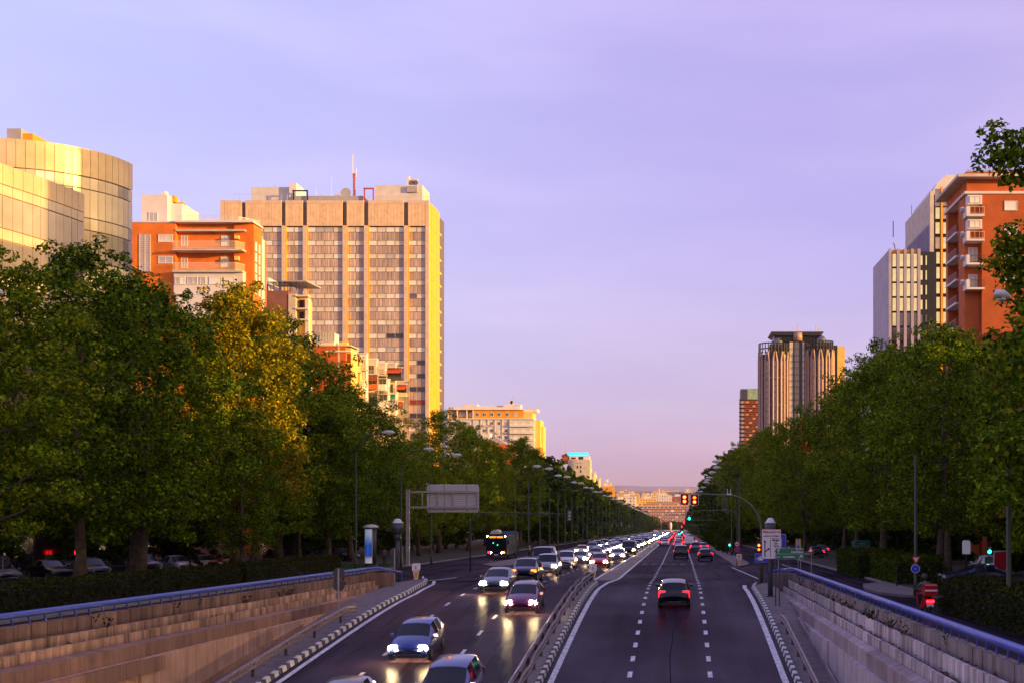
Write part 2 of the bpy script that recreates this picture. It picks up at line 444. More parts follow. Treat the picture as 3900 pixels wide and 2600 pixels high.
def xl_edge(y): return lerp(y, [(12, -16.0), (72, -16.0), (80, -16.7), (85.9, -18.0), (86, -20.6), (124, -20.6), (125, -20.6), (1400, -20.6)])
def xr_edge(y): return lerp(y, [(12, 4.6), (72, 4.6), (77, 4.75), (79.9, 5.6), (80, 7.55), (118, 7.6), (1400, 7.6)])
strip('main_road', xl_edge, xr_edge, R, 0, 12, 1400, 'asphalt')
strip('left_service_road', -27.0, -20.4, S, 0, 12, 1400, 'asphalt_side')
# infill between the ramp end and the service roads
strip('right_service_road', 7.45, lambda y: lerp(y, [(12, 14.2), (1400, 14.2)]), S, 0, 12, 1400, 'asphalt_side')
MT['walk'] = MT['paving']
# pavement and park ground on both sides
strip('left_pavement', -60, -27.15, S, .12, 12, 1400, 'soil', .4)
strip('right_pavement', 14.35, 60, S, .12, 12, 1400, 'soil', .4)
strip('left_park_kerb', -27.15, -26.95, S, .13, 12, 1400, 'kerbstone', .3)
strip('right_park_kerb', 14.15, 14.35, S, .13, 12, 1400, 'kerbstone', .3)
strip('left_lawn', -40, -27.2, S, .14, 86, 124, 'lawn', .1)
strip('left_island', lambda y: lerp(y, [(119, -18.4), (124, -20.1), (1400, -20.1)]), lambda y: lerp(y, [(119, -17.6), (124, -16.9), (1400, -16.9)]), S, .12, 119, 1400, 'paving', .3)
strip('right_island', 5.6, lambda y: lerp(y, [(118, 6.0), (126, 7.6), (1400, 7.6)]), S, .12, 118, 1400, 'paving', .3)
strip('left_kerb_strip', lambda y: lerp(y, [(12, -18.3), (76, -18.3), (80, -18.9), (86, -18.2)]), lambda y: lerp(y, [(12, -16.2), (72, -16.2), (80, -16.95), (86, -17.9)]), R, .12, 12, 86, 'paving', .3)
strip('right_kerb_strip', lambda y: lerp(y, [(12, 4.75), (72, 4.75), (77, 4.9), (79.5, 5.5)]), lambda y: lerp(y, [(12, 6.1), (76, 6.1), (79.5, 5.9)]), R, .12, 12, 79.5, 'paving', .3)
strip('median_island', lambda y: lerp(y, [(12, -6.25), (80, -6.3), (84, -6.2)]), lambda y: lerp(y, [(12, -5.5), (80, -5.6), (84, -5.9)]), R, .14, 12, 84, 'kerbstone', .3)
strip('median_pavement', -6.05, -4.65, S, .02, 88.5, 1300, 'paving', .2)
# corner pavement that juts into the right service road
c = MB(); v = []
for (x, y) in [(14.2, 66), (12.6, 67), (11.6, 70), (11.5, 75), (12.2, 80), (14.2, 84)]: v.append((x, y))
pts = [(x, y, S(y) + .14) for x, y in v]; low = [(x, y, S(y) - .2) for x, y in v]; k = len(v)
c.add(pts + low, [tuple(range(k - 1, -1, -1))] + [(i, (i + 1) % k, k + (i + 1) % k, k + i) for i in range(k)])
tag(c.build('corner_pavement', 'paving'), kind='structure')

# painted markings, 5 mm above the asphalt
def mark_line(name, xf, a, b, w, zf=R, dz=.006):
    f = xf if callable(xf) else (lambda y: xf)
    return strip(name, lambda y: f(y) - w / 2, lambda y: f(y) + w / 2, zf, dz, a, b, 'marking')
mark_line('lane_marking', lambda y: lerp(y, [(12, -15.62), (72, -15.62), (80, -16.25), (86, -17.4)]), 12, 86, .22)
mark_line('lane_marking', lambda y: lerp(y, [(12, 4.18), (72, 4.18), (76, 4.16), (79, 4.3)]), 12, 79, .26)
mark_line('lane_marking', lambda y: lerp(y, [(12, -5.0), (76, -5.0), (84, -4.75), (92, -4.55), (1300, -4.5)]), 12, 1100, .24)
mark_line('lane_marking', lambda y: lerp(y, [(84, -6.35), (92, -6.25), (1300, -6.25)]), 85, 1100, .22)
mark_line('lane_marking', lambda y: lerp(y, [(80, 6.4), (118, 5.2)]), 92, 118, .16)
mark_line('lane_marking', lambda y: lerp(y, [(88, -18.6), (100, -21.2), (125, -21.6)]), 92, 123, .16)
mark_line('lane_marking', lambda y: lerp(y, [(86, -18.2), (95, -17.2), (119, -16.8)]), 86, 94, .2)
mark_line('lane_marking', 10.9, 86, 128, .12, S)
def dashes(name, xf, a, b, ln, per, w, zf=R):
    f = xf if callable(xf) else (lambda y: xf)
    m = MB(); y = a
    while y < b:
        x = f(y); x2 = f(y + ln)
        m.quad((x - w / 2, y, zf(y) + .006), (x + w / 2, y, zf(y) + .006), (x2 + w / 2, y + ln, zf(y + ln) + .006), (x2 - w / 2, y + ln, zf(y + ln) + .006)); y += per
    o = m.build(name, 'marking'); tag(o, kind='structure'); return o
xa = lambda y: lerp(y, [(40, -1.98), (140, -1.78), (1400, -1.75)])
xb = lambda y: lerp(y, [(40, 1.24), (140, 1.48), (1400, 1.45)])
for f in (xa, xb):
    dashes('lane_marking', f, 42, 128, 1.05, 3.0, .19)
    dashes('lane_marking', f, 130, 560, 2.6, 4.0, .16)
for f in (-9.45, -12.75):
    dashes('lane_marking', f, 20, 130, 1.3, 4.6, .17)
    dashes('lane_marking', f, 132, 560, 2.4, 6.0, .15)
m = MB(); x = -3.9
while x < 3.2:
    m.quad((x, 128.2, S(128.2) - .005), (x + .55, 128.2, S(128.2) - .005), (x + .55, 128.75, S(128.75) - .005), (x, 128.75, S(128.75) - .005)); x += 1.02
tag(m.build('lane_marking', 'marking'), kind='structure')
m = MB()
for (x, y, l) in [(-1.2, 100, 9), (-.35, 42, 16)]:
    pts = []
    for i in range(9):
        t = i / 8; px = x + .05 * math.sin(t * 9 + x) + .04 * random.random(); py = y + l * t
        pts.append((px, py))
    for (p, q) in zip(pts, pts[1:]): m.quad((p[0] - .014, p[1], R(p[1]) + .004), (p[0] + .014, p[1], R(p[1]) + .004), (q[0] + .014, q[1], R(q[1]) + .004), (q[0] - .014, q[1], R(q[1]) + .004))
MT['crack'] = mat('tar_crack', (.006, .005, .006), 1.0, .1, 4, spec=0)
tag(m.build('road_crack', 'crack'), kind='structure')
m = MB()
for (x0, x1, y, w) in [(-4.9, 4.1, 96, .12), (-15.6, -6.5, 83, .1), (-4.9, 4.1, 62, .05), (-15.6, -6.4, 57.5, .05)]:
    m.quad((x0, y, R(y) + .003), (x1, y, R(y) + .003), (x1, y + w, R(y + w) + .003), (x0, y + w, R(y + w) + .003))
tag(m.build('road_joint', 'crack'), kind='structure')

# ------------------------------------------------------------------ sunken ramp walls
def sbox(mb, x0, x1, ya, yb, zb, zt, mi=0):
    if x0 > x1: x0, x1 = x1, x0
    b0, b1, t0, t1 = zb(ya), zb(yb), zt(ya), zt(yb)
    v = [(x0, ya, b0), (x1, ya, b0), (x1, yb, b1), (x0, yb, b1), (x0, ya, t0), (x1, ya, t0), (x1, yb, t1), (x0, yb, t1)]
    mb.add(v, [(0, 3, 2, 1), (4, 5, 6, 7), (0, 1, 5, 4), (1, 2, 6, 5), (2, 3, 7, 6), (3, 0, 4, 7)], mi); return mb
SH = lambda h: (lambda y: S(y) + h)
def ramp_wall(side, label, Y0, Y1):
    # side -1: left (outer = more negative x); x positions given from the road outwards
    if side < 0: xw, xbf, xbi, xp2, xp1, xpar, xout = -18.1, -18.32, -18.72, -18.76, -19.10, -19.42, -19.74
    else: xw, xbf, xbi, xp2, xp1, xpar, xout = 5.98, 6.16, 6.50, 6.54, 6.88, 7.20, 7.46
    hs = dict(par=.96, p1=.53, p2=.25, bi=-.05, bf=-.10, bb=-.60) if side < 0 else dict(par=.92, p1=.56, p2=.17, bi=-.13, bf=-.22, bb=-.76)
    root = thing('retaining_wall', label, 'retaining wall', (xw, (Y0 + Y1) / 2, S((Y0 + Y1) / 2) - .6))
    rr = random.Random(3 + side)
    CM = lambda k: ('concrete_' + k) if side < 0 else (k + '_grey')
    y = Y0
    while y < Y1 - .05:                                   # parapet panels, joints open by 2 cm
        e = min(y + .93, Y1)
        j = rr.uniform(-.012, .012)
        sbox(MB(), xpar + j, xout, y + .022, e - .022, SH(-.45), SH(hs['par'] + rr.uniform(-.008, .008))).build('parapet_panel', CM('parapet'), root)
        y = e
    for (xa_, xb_, h, stp, nm, off) in [(xp1, xpar - .13 * side, 'p1', 3.7, 'planter_edge', 0), (xp2, xp2 + .11 * side, 'p2', 4.4, 'planter_edge', 1.3)]:
        x_in, x_out = (xp1, xp1 + .11 * side) if h == 'p1' else (xp2, xp2 + .11 * side)
        y = Y0 - off
        while y < Y1 - .05:
            a, e = max(y, Y0), min(y + stp, Y1)
            j = rr.uniform(-.01, .01)
            if e > a + .1: sbox(MB(), x_in + j, x_out + j, a + .02, e - .02, SH(-.62), SH(hs[h] + rr.uniform(-.012, .012))).build(nm, CM('planter'), root)
            y += stp
    # soil between the edges
    sbox_long = lambda xa_, xb_, h, nm: strip_mb(MB(), min(xa_, xb_), max(xa_, xb_), S, h, Y0, Y1).build(nm, 'soil', root)
    sbox_long(xp1 + .11 * side, xpar + .02 * side, hs['p1'] - .10, 'planter_soil')
    sbox_long(xp2 + .11 * side, xp1 - .002 * side, hs['p2'] - .09, 'planter_soil')
    y = Y0                                               # coping beam
    while y < Y1 - .05:
        e = min(y + 5.2, Y1)
        zb = lambda q: max(S(q) + hs['bb'], R(q) + .05) - (.0 if S(q) + hs['bb'] > R(q) + .1 else .3)
        m_ = MB(); n_ = 4
        for q in range(n_):
            a, b = y + (e - y) * q / n_, y + (e - y) * (q + 1) / n_
            if q == 0: a += .022
            if q == n_ - 1: b -= .022
            v = []
            for t in (a, b): v += [(xbf, t, zb(t)), (xbf, t, S(t) + hs['bf']), (xbi, t, S(t) + hs['bi']), (xbi, t, zb(t))]
            m_.add(v, [(0, 1, 5, 4), (1, 2, 6, 5), (2, 3, 7, 6), (3, 0, 4, 7)] + ([(0, 3, 2, 1)] if q == 0 else []) + ([(4, 5, 6, 7)] if q == n_ - 1 else []))
        m_.build('coping_beam', CM('beam'), root); y = e
    y = Y0 - 1.5 * side; i = 0                            # big wall panels under the beam, every second one set back
    while y < Y1:
        a, e = max(y, Y0), min(y + 6.6, Y1)
        if e > a + .2:
            rec = .10 if i % 2 else 0.0
            m_ = MB(); n_ = 6
            for q in range(n_):
                p_, q_ = a + (e - a) * q / n_, a + (e - a) * (q + 1) / n_
                sbox(m_, xw + rec * side + (.0), xbi, p_ + (.025 if q == 0 else 0), q_ - (.025 if q == n_ - 1 else 0), lambda t: R(t) - .2, lambda t: S(t) + hs['bb'] + .02)
            m_.build('wall_panel', CM('wall'), root)
            y += 6.6; i += 1
    if side < 0:
        y = Y0                                           # darker header slabs hanging under the beam at the near end
        while y < 42.4:
            e = min(y + 2.7, 42.5)
            sbox(MB(), xw + .05, xw - .12, y + .012, e - .012, SH(-1.12), SH(hs['bb'] - .004)).build('header_slab', 'concrete_beam', root); y = e
    y = Y0
    while y < 58:                                        # plinth along the foot of the wall
        e = y + 4.0
        m_ = MB()
        for q in range(4): sbox(m_, xw - .07 * side, xw + .02 * side, y + q + (.012 if q == 0 else 0), y + q + 1 - (.012 if q == 3 else 0), lambda t: R(t) - .1, lambda t: R(t) + .34)
        m_.build('plinth', CM('beam'), root); y = e
    # end pillar block
    xe0, xe1 = (xw - .05 * side, xout + .02 * side)
    b = MB(); sbox(b, min(xe0, xe1), max(xe0, xe1), Y1 + .01, Y1 + .55, lambda t: min(S(t), R(t)) - .4, SH(hs['par'] + .06))
    b.build('end_pillar', CM('parapet'), root)
    # dry leaves caught in the planters
    lm = MB(); rr2 = random.Random(11)
    for _ in range(1500 if side > 0 else 700):
        yy = rr2.uniform(Y0, Y1); w = rr2.random()
        if math.sin(yy * 1.7) + math.sin(yy * .61 + 2) + rr2.uniform(-1, 1) < .2: continue
        if rr2.random() < .5: x, hh = xp1 + side * (.11 + .2 * w), hs['p1'] - .10
        else: x, hh = xp2 + side * (.11 + .22 * w), hs['p2'] - .09
        s = rr2.uniform(.03, .075); z = S(yy) + hh + rr2.uniform(.01, .11)
        a1 = rr2.uniform(0, 6.3); t1 = rr2.uniform(-.8, .8)
        dx, dy = math.cos(a1) * s, math.sin(a1) * s
        lm.quad((x - dx, yy - dy, z), (x + dy * .6, yy - dx * .6, z + t1 * s), (x + dx, yy + dy, z + .02), (x - dy * .6, yy + dx * .6, z - t1 * s * .5))
    tag(lm.build('leaf_litter', 'litter', root), kind='stuff')
    # weeds growing out of the joints
    wm = MB()
    for _ in range(26 if side > 0 else 12):
        yy = rr2.uniform(Y0 + 2, Y1); x = (xp1 if rr2.random() < .5 else xpar) + side * .05
        for q in range(14):
            z = S(yy) + (.45 if abs(x - xpar) > .2 else .6); a1 = rr2.uniform(0, 6.3); ln = rr2.uniform(.12, .36)
            p = Vector((x, yy, z)); tip = p + Vector((math.cos(a1) * ln * .5, math.sin(a1) * ln * .5, ln))
            wm.add([p + Vector((-.012, 0, 0)), p + Vector((.012, .0, 0)), tip], [(0, 1, 2)])
            wm.quad(tip, tip + Vector((.04, .02, .0)), tip + Vector((.05, .0, .06)), tip + Vector((0, -.02, .04)))
    tag(wm.build('weeds', 'hedge_leaf', root), kind='stuff')
    # blue tubular railing with raking posts on the parapet
    lab = 'blue tube railing on the parapet beside the hedge and parked cars' if side < 0 else 'blue tube railing on the parapet beside the motor scooter'
    rl = thing('railing', lab, 'railing', (xout, (Y0 + Y1) / 2, S((Y0 + Y1) / 2) + hs['par']), group=None)
    xr = (xpar + xout) / 2 + .05 * side
    top = [(xr, t, S(t) + hs['par'] + .30) for t in np.arange(Y0, Y1 + .6, 1.0)]
    if side < 0: top += [(xr + .4, Y1 + 1.4, S(Y1) + hs['par'] + .26), (xr + .9, Y1 + 5.5, S(Y1 + 5) + .82)]
    else: top += [(xr - .25, Y1 + .9, S(Y1) + hs['par'] + .28), (xr - 1.25, Y1 + 2.4, S(Y1) + .95)]
    MB().tube(top, .105, 10).build('handrail', 'rail_blue', rl, True)
    e = top[-1]; MB().box(e[0] - .05, e[0] + .05, e[1] - .05, e[1] + .05, S(e[1]) - .1, e[2] - .05).build('post', 'rail_blue', rl)
    y = Y0 + .3
    while y < Y1:
        z = S(y) + hs['par']
        b = MB(); b.prism([(y - .02, z - .02), (y + .05, z - .02), (y - .06, z + .24), (y - .12, z + .24)], 'x', xr - .02, xr + .02)
        b.build('post', 'rail_blue', rl); y += .93
    return root
ramp_wall(-1, 'stepped brown concrete retaining wall with streaked planters below the parked cars', 26, 76)
ramp_wall(1, 'stepped grey concrete retaining wall with leaf filled planters beside the warning sign', 24, 76)

# ------------------------------------------------------------------ kerbs with black and white blocks
def kerb(label, xf, a, b, per, h, side):
    root = thing('kerb', label, 'kerb', (xf(a), a, R(a)))
    y = a; i = 0
    while y < b:
        for (q0, q1, m) in ((y, y + per * .52, 'kerb_white'), (y + per * .52, y + per, 'kerb_dark')):
            mb = MB(); v = []
            d = 0.0 if m == 'kerb_white' else .012
            for t in (q0 + .012, q1 - .012):
                x = xf(t); z = R(t)
                v += [(x, t, z - .05), (x + .22 * side, t, z - .05), (x + .22 * side, t, z + h - d), (x + .06 * side, t, z + h - d)]
            mb.add(v, [(0, 1, 2, 3), (7, 6, 5, 4), (0, 4, 5, 1), (1, 5, 6, 2), (2, 6, 7, 3), (3, 7, 4, 0)])
            mb.build('kerb_stone', m, root)
        y += per; i += 1
    return root
kerb('black and white block kerb along the ramp under the brown retaining wall', lambda y: lerp(y, [(12, -16.0), (72, -16.0), (80, -16.7), (86, -17.85)]), 44, 85.6, .98, .19, -1)
kerb('black and white block kerb at the foot of the warning sign island', lambda y: lerp(y, [(12, 4.5), (72, 4.5), (76, 4.55), (79.3, 4.95)]), 44, 79, .98, .19, 1)
kerb('black and white block kerb on the dark side of the median guardrail', lambda y: lerp(y, [(12, -5.28), (80, -5.3), (84, -5.75)]), 44, 83.6, .98, .2, -1)
kb = thing('kerb', 'whitewashed median kerb beside the oncoming cars', 'kerb', (-6.4, 60, R(60)))
y = 42
while y < 84:
    e = min(y + 1.9, 84.2); m = MB(); n_ = 2
    xf = lambda t: lerp(t, [(12, -6.62), (80, -6.55), (84.2, -6.2)])
    v = []
    for t in (y + .012, e - .012): v += [(xf(t), t, R(t) - .05), (xf(t) + .34, t, R(t) - .05), (xf(t) + .34, t, R(t) + .2), (xf(t) + .06, t, R(t) + .22)]
    m.add(v, [(0, 1, 2, 3), (7, 6, 5, 4), (0, 4, 5, 1), (1, 5, 6, 2), (2, 6, 7, 3), (3, 7, 4, 0)])
    m.build('kerb_stone', 'marking', kb); y += 1.9

# ------------------------------------------------------------------ guardrails (W-beam on short posts)
def guardrail(label, xf, a, b, h, face, dent=0.0, sec=4.0):
    root = thing('guardrail', label, 'guardrail', (xf((a + b) / 2), (a + b) / 2, R((a + b) / 2)))
    prof = [(-.00, -.185), (.06, -.14), (.06, -.06), (.0, -.025), (.0, .025), (.06, .06), (.06, .14), (.0, .185)]
    y = a
    rr = random.Random(int(a * 10) + int(face))
    while y < b - .1:
        e = min(y + sec, b)
        v = []; ys = [y, (y + e) / 2, e + .02]
        for t in ys:
            end = max(0, (t - (b - 1.5)) / 1.5)
            for (u, w) in prof: v.append((xf(t) + face * u + dent * math.sin(t * 1.9) * .5, t, R(t) + h - end * .2 + w + dent * math.sin(t * 1.3)))
            for (u, w) in prof: v.append((xf(t) + face * (u - .012) + dent * math.sin(t * 1.9) * .5, t, R(t) + h - end * .2 + w + dent * math.sin(t * 1.3)))
        k = len(prof); f = []
        for i in range(2):
            o = i * 2 * k
            for j in range(k - 1):
                f += [(o + j, o + j + 1, o + 2 * k + j + 1, o + 2 * k + j), (o + k + j, o + 3 * k + j, o + 3 * k + j + 1, o + k + j + 1)]
            f += [(o, o + 2 * k, o + 3 * k, o + k), (o + k - 1, o + 2 * k - 1, o + 4 * k - 1, o + 3 * k - 1)]
        MB().add(v, f).build('rail_beam', 'guard_steel', root, False)
        y = e
    y = a + .6
    while y < b:
        t = y
        MB().box(xf(t) - face * .03 - .055, xf(t) - face * .03 + .055 - .002, t - .05, t + .05, R(t) - .1, R(t) + h + .05).build('post', 'guard_post', root)
        y += 4.0 if face > 0 and xf(50) < -10 else 2.6
    return root
guardrail('long steel guardrail on the strip below the brown retaining wall', lambda y: lerp(y, [(12, -16.75), (55, -16.75), (62, -16.6)]), 43, 62, .62, 1)
guardrail('short steel guardrail at the edge of the frame beside the grey retaining wall', lambda y: lerp(y, [(12, 5.12), (60, 5.05)]), 43, 59.5, .60, -1)
guardrail('dented median guardrail facing the oncoming cars', lambda y: lerp(y, [(12, -6.12), (80, -6.1), (84, -6.05)]), 43, 83.5, .58, -1, .03)
guardrail('dented median guardrail facing the departing traffic', lambda y: lerp(y, [(12, -5.82), (80, -5.82), (84, -5.95)]), 43, 83.5, .58, 1, .04)

# ------------------------------------------------------------------ hedges
def leafy_box(name, label, x0, x1, y0, y1, h, seed, n, m='hedge_leaf', s=(.05, .11), cat='hedge'):
    rr = np.random.default_rng(seed)
    root = thing(name, label, cat, ((x0 + x1) / 2, (y0 + y1) / 2, S((y0 + y1) / 2) + .1))
    core = MB(); ys = np.linspace(y0 + .1, y1 - .1, 14)
    for a, b in zip(ys, ys[1:]): sbox(core, x0 + .12, x1 - .12, a, b, SH(.0), SH(h - .14))
    core.build('core', 'hedge_core', root)
    P = rr.random((n, 3)); P[:, 0] = x0 + (x1 - x0) * P[:, 0]; P[:, 1] = y0 + (y1 - y0) * P[:, 1]
    z = P[:, 2] * h
    side = rr.random(n)
    top = side < .38
    z[top] = h - .12 * rr.random(top.sum())
    fr = (side >= .38) & (side < .72); P[fr, 0] = np.where(rr.random(fr.sum()) < .5, x0, x1) + rr.normal(0, .05, fr.sum())
    en = side > .93; P[en, 1] = y0 + rr.normal(0, .05, en.sum())
    bump = .09 * np.sin(P[:, 1] * 2.1 + seed) + .06 * np.sin(P[:, 1] * 5.3 + P[:, 0] * 2)
    P[:, 2] = z * (1 + bump) + np.array([S(q) for q in P[:, 1]]) + .08
    leaves(P, rr, s).build('foliage', m, root)
    return root
class FastMesh:
    def __init__(s, V, F): s.V = V; s.F = F
    def build(s, name, m, parent):
        o = bpy.data.objects.new(name, s.mesh(name, m, wloc(parent))); COL.objects.link(o); o.parent = parent; return o
    def mesh(s, name, m, off=(0, 0, 0)):
        me = bpy.data.meshes.new(name); V = (s.V - np.array(off)).astype(np.float32)
        nf = len(s.F); k = s.F.shape[1]
        me.vertices.add(len(V)); me.vertices.foreach_set('co', V.ravel())
        me.loops.add(nf * k); me.loops.foreach_set('vertex_index', s.F.ravel().astype(np.int32))
        me.polygons.add(nf); me.polygons.foreach_set('loop_start', np.arange(0, nf * k, k, dtype=np.int32))
        me.polygons.foreach_set('loop_total', np.full(nf, k, dtype=np.int32))
        for q in (m if isinstance(m, list) else [m]): me.materials.append(MT[q])
        me.update(calc_edges=True); return me
def leaves(P, rr, size=(.1, .2), up=.5, normal=None):
    """a bent four-corner leaf at every point"""
    n = len(P)
    nrm = rr.normal(size=(n, 3)); nrm /= np.linalg.norm(nrm, axis=1)[:, None]
    if normal is not None: nrm = nrm * .85 + normal * .75
    nrm[:, 2] += up; nrm /= np.linalg.norm(nrm, axis=1)[:, None]
    a = np.cross(nrm, rr.normal(size=(n, 3))); a /= np.linalg.norm(a, axis=1)[:, None] + 1e-9
    b = np.cross(nrm, a)
    s = rr.uniform(size[0], size[1], n)[:, None]
    V = np.empty((n, 4, 3))
    V[:, 0] = P - a * s; V[:, 1] = P - b * s * .62 + nrm * s * .12; V[:, 2] = P + a * s * 1.0 - nrm * s * .25; V[:, 3] = P + b * s * .62 + nrm * s * .12
    return FastMesh(V.reshape(-1, 3), np.arange(4 * n).reshape(n, 4))
leafy_box('hedge', 'long clipped dark hedge behind the blue railing and the tree trunks', -30.2, -28.2, 44, 78, 1.30, 5, 26000, s=(.04, .10))
leafy_box('hedge', 'shorter clipped hedge block between the long hedge and the lawn', -29.8, -28.2, 79, 101, 1.40, 6, 14000, s=(.04, .10))
leafy_box('hedge', 'clipped dark hedge beside the red motor scooter', 12.0, 14.0, 36, 56, 1.45, 8, 16000, s=(.04, .10))
leafy_box('hedge', 'low dark hedge at the corner pavement under the plane trees', 14.4, 16.2, 56.5, 64, 1.2, 9, 7000, s=(.04, .10))
for (x0, x1, y0, y1, h_, sd_, lab) in [(13.6, 17.2, 92, 104, 1.9, 21, 'red flowering oleander bush beside the far green direction sign'), (14.4, 17.6, 80, 90.5, 1.7, 22, 'red flowering oleander bush behind the round blue sign')]:
    o = leafy_box('oleander_bush', lab, x0, x1, y0, y1, h_, sd_, 9000, 'leaf_dark', (.05, .13), 'bush')
    rr = np.random.default_rng(sd_ + 50); P = rr.random((420, 3)); P[:, 0] = x0 + (x1 - x0) * P[:, 0] * .6; P[:, 1] = y0 + (y1 - y0) * P[:, 1]
    P[:, 2] = np.array([S(q) for q in P[:, 1]]) + h_ * (.45 + .62 * P[:, 2])
    leaves(P, rr, (.05, .10)).build('flowers', 'flower', o)
# grass blades on the lawn
rr = np.random.default_rng(77); n = 15000
P = rr.random((n, 3)); P[:, 0] = -27.3 - 11 * P[:, 0]; P[:, 1] = 87 + 36 * P[:, 1]
h = rr.uniform(.04, .11, n); z0 = np.array([S(q) for q in P[:, 1]]) + .14
V = np.empty((n, 3, 3)); w = .018
V[:, 0] = np.stack([P[:, 0] - w, P[:, 1], z0], 1); V[:, 1] = np.stack([P[:, 0] + w, P[:, 1], z0], 1)
V[:, 2] = np.stack([P[:, 0] + rr.normal(0, .03, n), P[:, 1] + rr.normal(0, .03, n), z0 + h], 1)
gm = FastMesh(V.reshape(-1, 3), np.arange(3 * n).reshape(n, 3)).mesh('grass', 'lawn')
tag(put('grass', gm), kind='stuff')

# ------------------------------------------------------------------ trees: trunk + limbs and a crown of leaf clumps
def tree_meshes(seed, H=20.0, Rm=5.6, base=3.2, ncl=150, lpc=150, ls=(.13, .26), limbs=9, cr=(.65, 1.35), extra=()):
    rr = np.random.default_rng(seed); pr = random.Random(seed)
    tb = MB()
    bend = (pr.uniform(-.5, .5), pr.uniform(-.5, .5))
    spine = []
    for i in range(9):
        t = i / 8; z = H * .82 * t
        spine.append((bend[0] * math.sin(t * 2.4) + .12 * math.sin(t * 9 + seed), bend[1] * math.sin(t * 2.0) + .12 * math.cos(t * 8), z))
    tb.tube(spine, [.34 * (1 - .86 * i / 8) + (.14 if i == 0 else 0) for i in range(9)], 8)
    cl = []
    for q in range(limbs):
        t = pr.uniform(.2, .72); k = t * 8; i = int(k); p = Vector(spine[i]).lerp(Vector(spine[i + 1]), k - i)
        a = q * 2.4 + pr.uniform(-.4, .4); ln = pr.uniform(.55, .95) * Rm * (1.15 - .5 * t)
        rise = pr.uniform(.35, 1.0) * ln
        pts = [p, p + Vector((math.cos(a) * ln * .45, math.sin(a) * ln * .45, rise * .35)), p + Vector((math.cos(a) * ln, math.sin(a) * ln, rise))]
        tb.tube(pts, [.13, .085, .03], 5)
        cl.append((pts[2], pr.uniform(.9, 1.5)))
    # clump centres: fill a tall egg-shaped envelope, mostly near its surface, with a bumpy radius
    def env(t, a):
        r = math.sin(math.pi * min(1, max(0, t * .84 + .13))) ** .62 * Rm
        return r * (1 + .17 * math.sin(3 * a + seed) + .15 * math.sin(5 * a + 7 * t + seed * 2) + .14 * math.sin(11 * t + 2 * a))
    while len(cl) < ncl:
        t = pr.random(); a = pr.uniform(0, 2 * math.pi); u = pr.random() ** .42
        if t > .93 and u > .6: continue
        r = env(t, a) * u * 1.0
        z = base + (H - base) * t
        cl.append((Vector((r * math.cos(a), r * math.sin(a), z)), pr.uniform(*cr)))
    cl += [(Vector(c), r) for c, r in extra]
    for _ in range(int(ncl * .16)):            # shoots that stick out of the outline
        a = pr.uniform(0, 2 * math.pi); t = pr.uniform(.25, .98); r = env(t, a) * pr.uniform(.98, 1.2)
        cl.append((Vector((r * math.cos(a), r * math.sin(a), base + (H - base) * t + pr.uniform(0, .9))), pr.uniform(.35, .6)))
    PP = []; NN = []
    ax = np.array([0, 0, base + (H - base) * .45])
    for c, r in cl:
        n = max(12, int(lpc * r * r))
        d = rr.normal(size=(n, 3)); d /= np.linalg.norm(d, axis=1)[:, None]
        rad = r * rr.uniform(.45, 1.08, n) ** .7
        p = np.array(c) + d * rad[:, None] * np.array([1, 1, .72])
        PP.append(p); NN.append(d)
    P = np.concatenate(PP); Nn = np.concatenate(NN)
    keep = P[:, 2] > base * .55
    P = P[keep]; Nn = Nn[keep]
    fm = leaves(P, rr, ls, .55, Nn)
    return tb.mesh('trunk', 'bark', True), fm
TREES = []
for i, (Rm, base) in enumerate([(5.6, 3.4), (6.1, 3.0), (5.0, 3.6), (5.8, 4.0)]):
    tk, fm = tree_meshes(100 + i, Rm=Rm, base=base, ncl=330, lpc=175, ls=(.075, .165), cr=(.40, 1.05))
    TREES.append((tk, fm.mesh('crown', 'leaf')))
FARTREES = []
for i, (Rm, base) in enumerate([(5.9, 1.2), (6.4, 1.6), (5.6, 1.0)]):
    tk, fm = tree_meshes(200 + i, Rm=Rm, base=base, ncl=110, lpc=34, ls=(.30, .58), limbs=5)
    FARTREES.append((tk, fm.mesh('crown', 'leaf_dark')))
def tree(x, y, h, label, group, near=True, k=None, rz=None, m=None, wide=1.0, name='plane_tree', cat='tree'):
    lib = TREES if near else FARTREES
    k = random.randrange(len(lib)) if k is None else k
    t = thing(name, label, cat, (x, y, S(y) + .05), random.uniform(0, 6.28) if rz is None else rz, group)
    s = h / 20.0; t.scale = (s * wide, s * wide, s)
    a = put('trunk', lib[k][0], t); b = put('crown', lib[k][1], t)
    if m:
        b.material_slots[0].link = 'OBJECT'; b.material_slots[0].material = MT[m]
    return t
GL = 'plane trees along the left park strip'
near_left = [
    (-36.5, 63, 18.4, 'tall plane tree at the left edge of the picture behind the long hedge', None),
    (-35.8, 72, 20.6, 'plane tree whose top rises highest against the curved glass building', None),
    (-36.0, 81, 20.0, 'dark plane tree with a trunk between the black and the grey parked car', None),
    (-38.6, 86, 20.9, 'plane tree standing right in front of the orange brick apartment block', None),
    (-35.6, 97, 23.0, 'plane tree with a sunlit golden top below the orange brick apartment block', 'leaf_sunlit'),
    (-33.0, 91, 12.5, 'plane tree with a pale peeling trunk beside the shorter hedge', None),
    (-38.2, 109, 21.8, 'plane tree in front of the green netting on the brick building', None),
    (-38.5, 116, 23.8, 'dark plane tree below the brown brick building with the roof pergola', None),
    (-39.0, 124, 22.2, 'plane tree in front of the balcony row building, beside the pergola building', None),
    (-36.5, 134, 19.6, 'plane tree below the stepped white balconies', None),
    (-33.5, 116, 15.0, 'low spreading plane tree over the blue advertising column', None),
    (-37.5, 148, 18.4, 'plane tree below the foot of the tan office tower', None),
    (-34.5, 160, 15.5, 'low plane tree left of the back of the gantry sign', None),
]
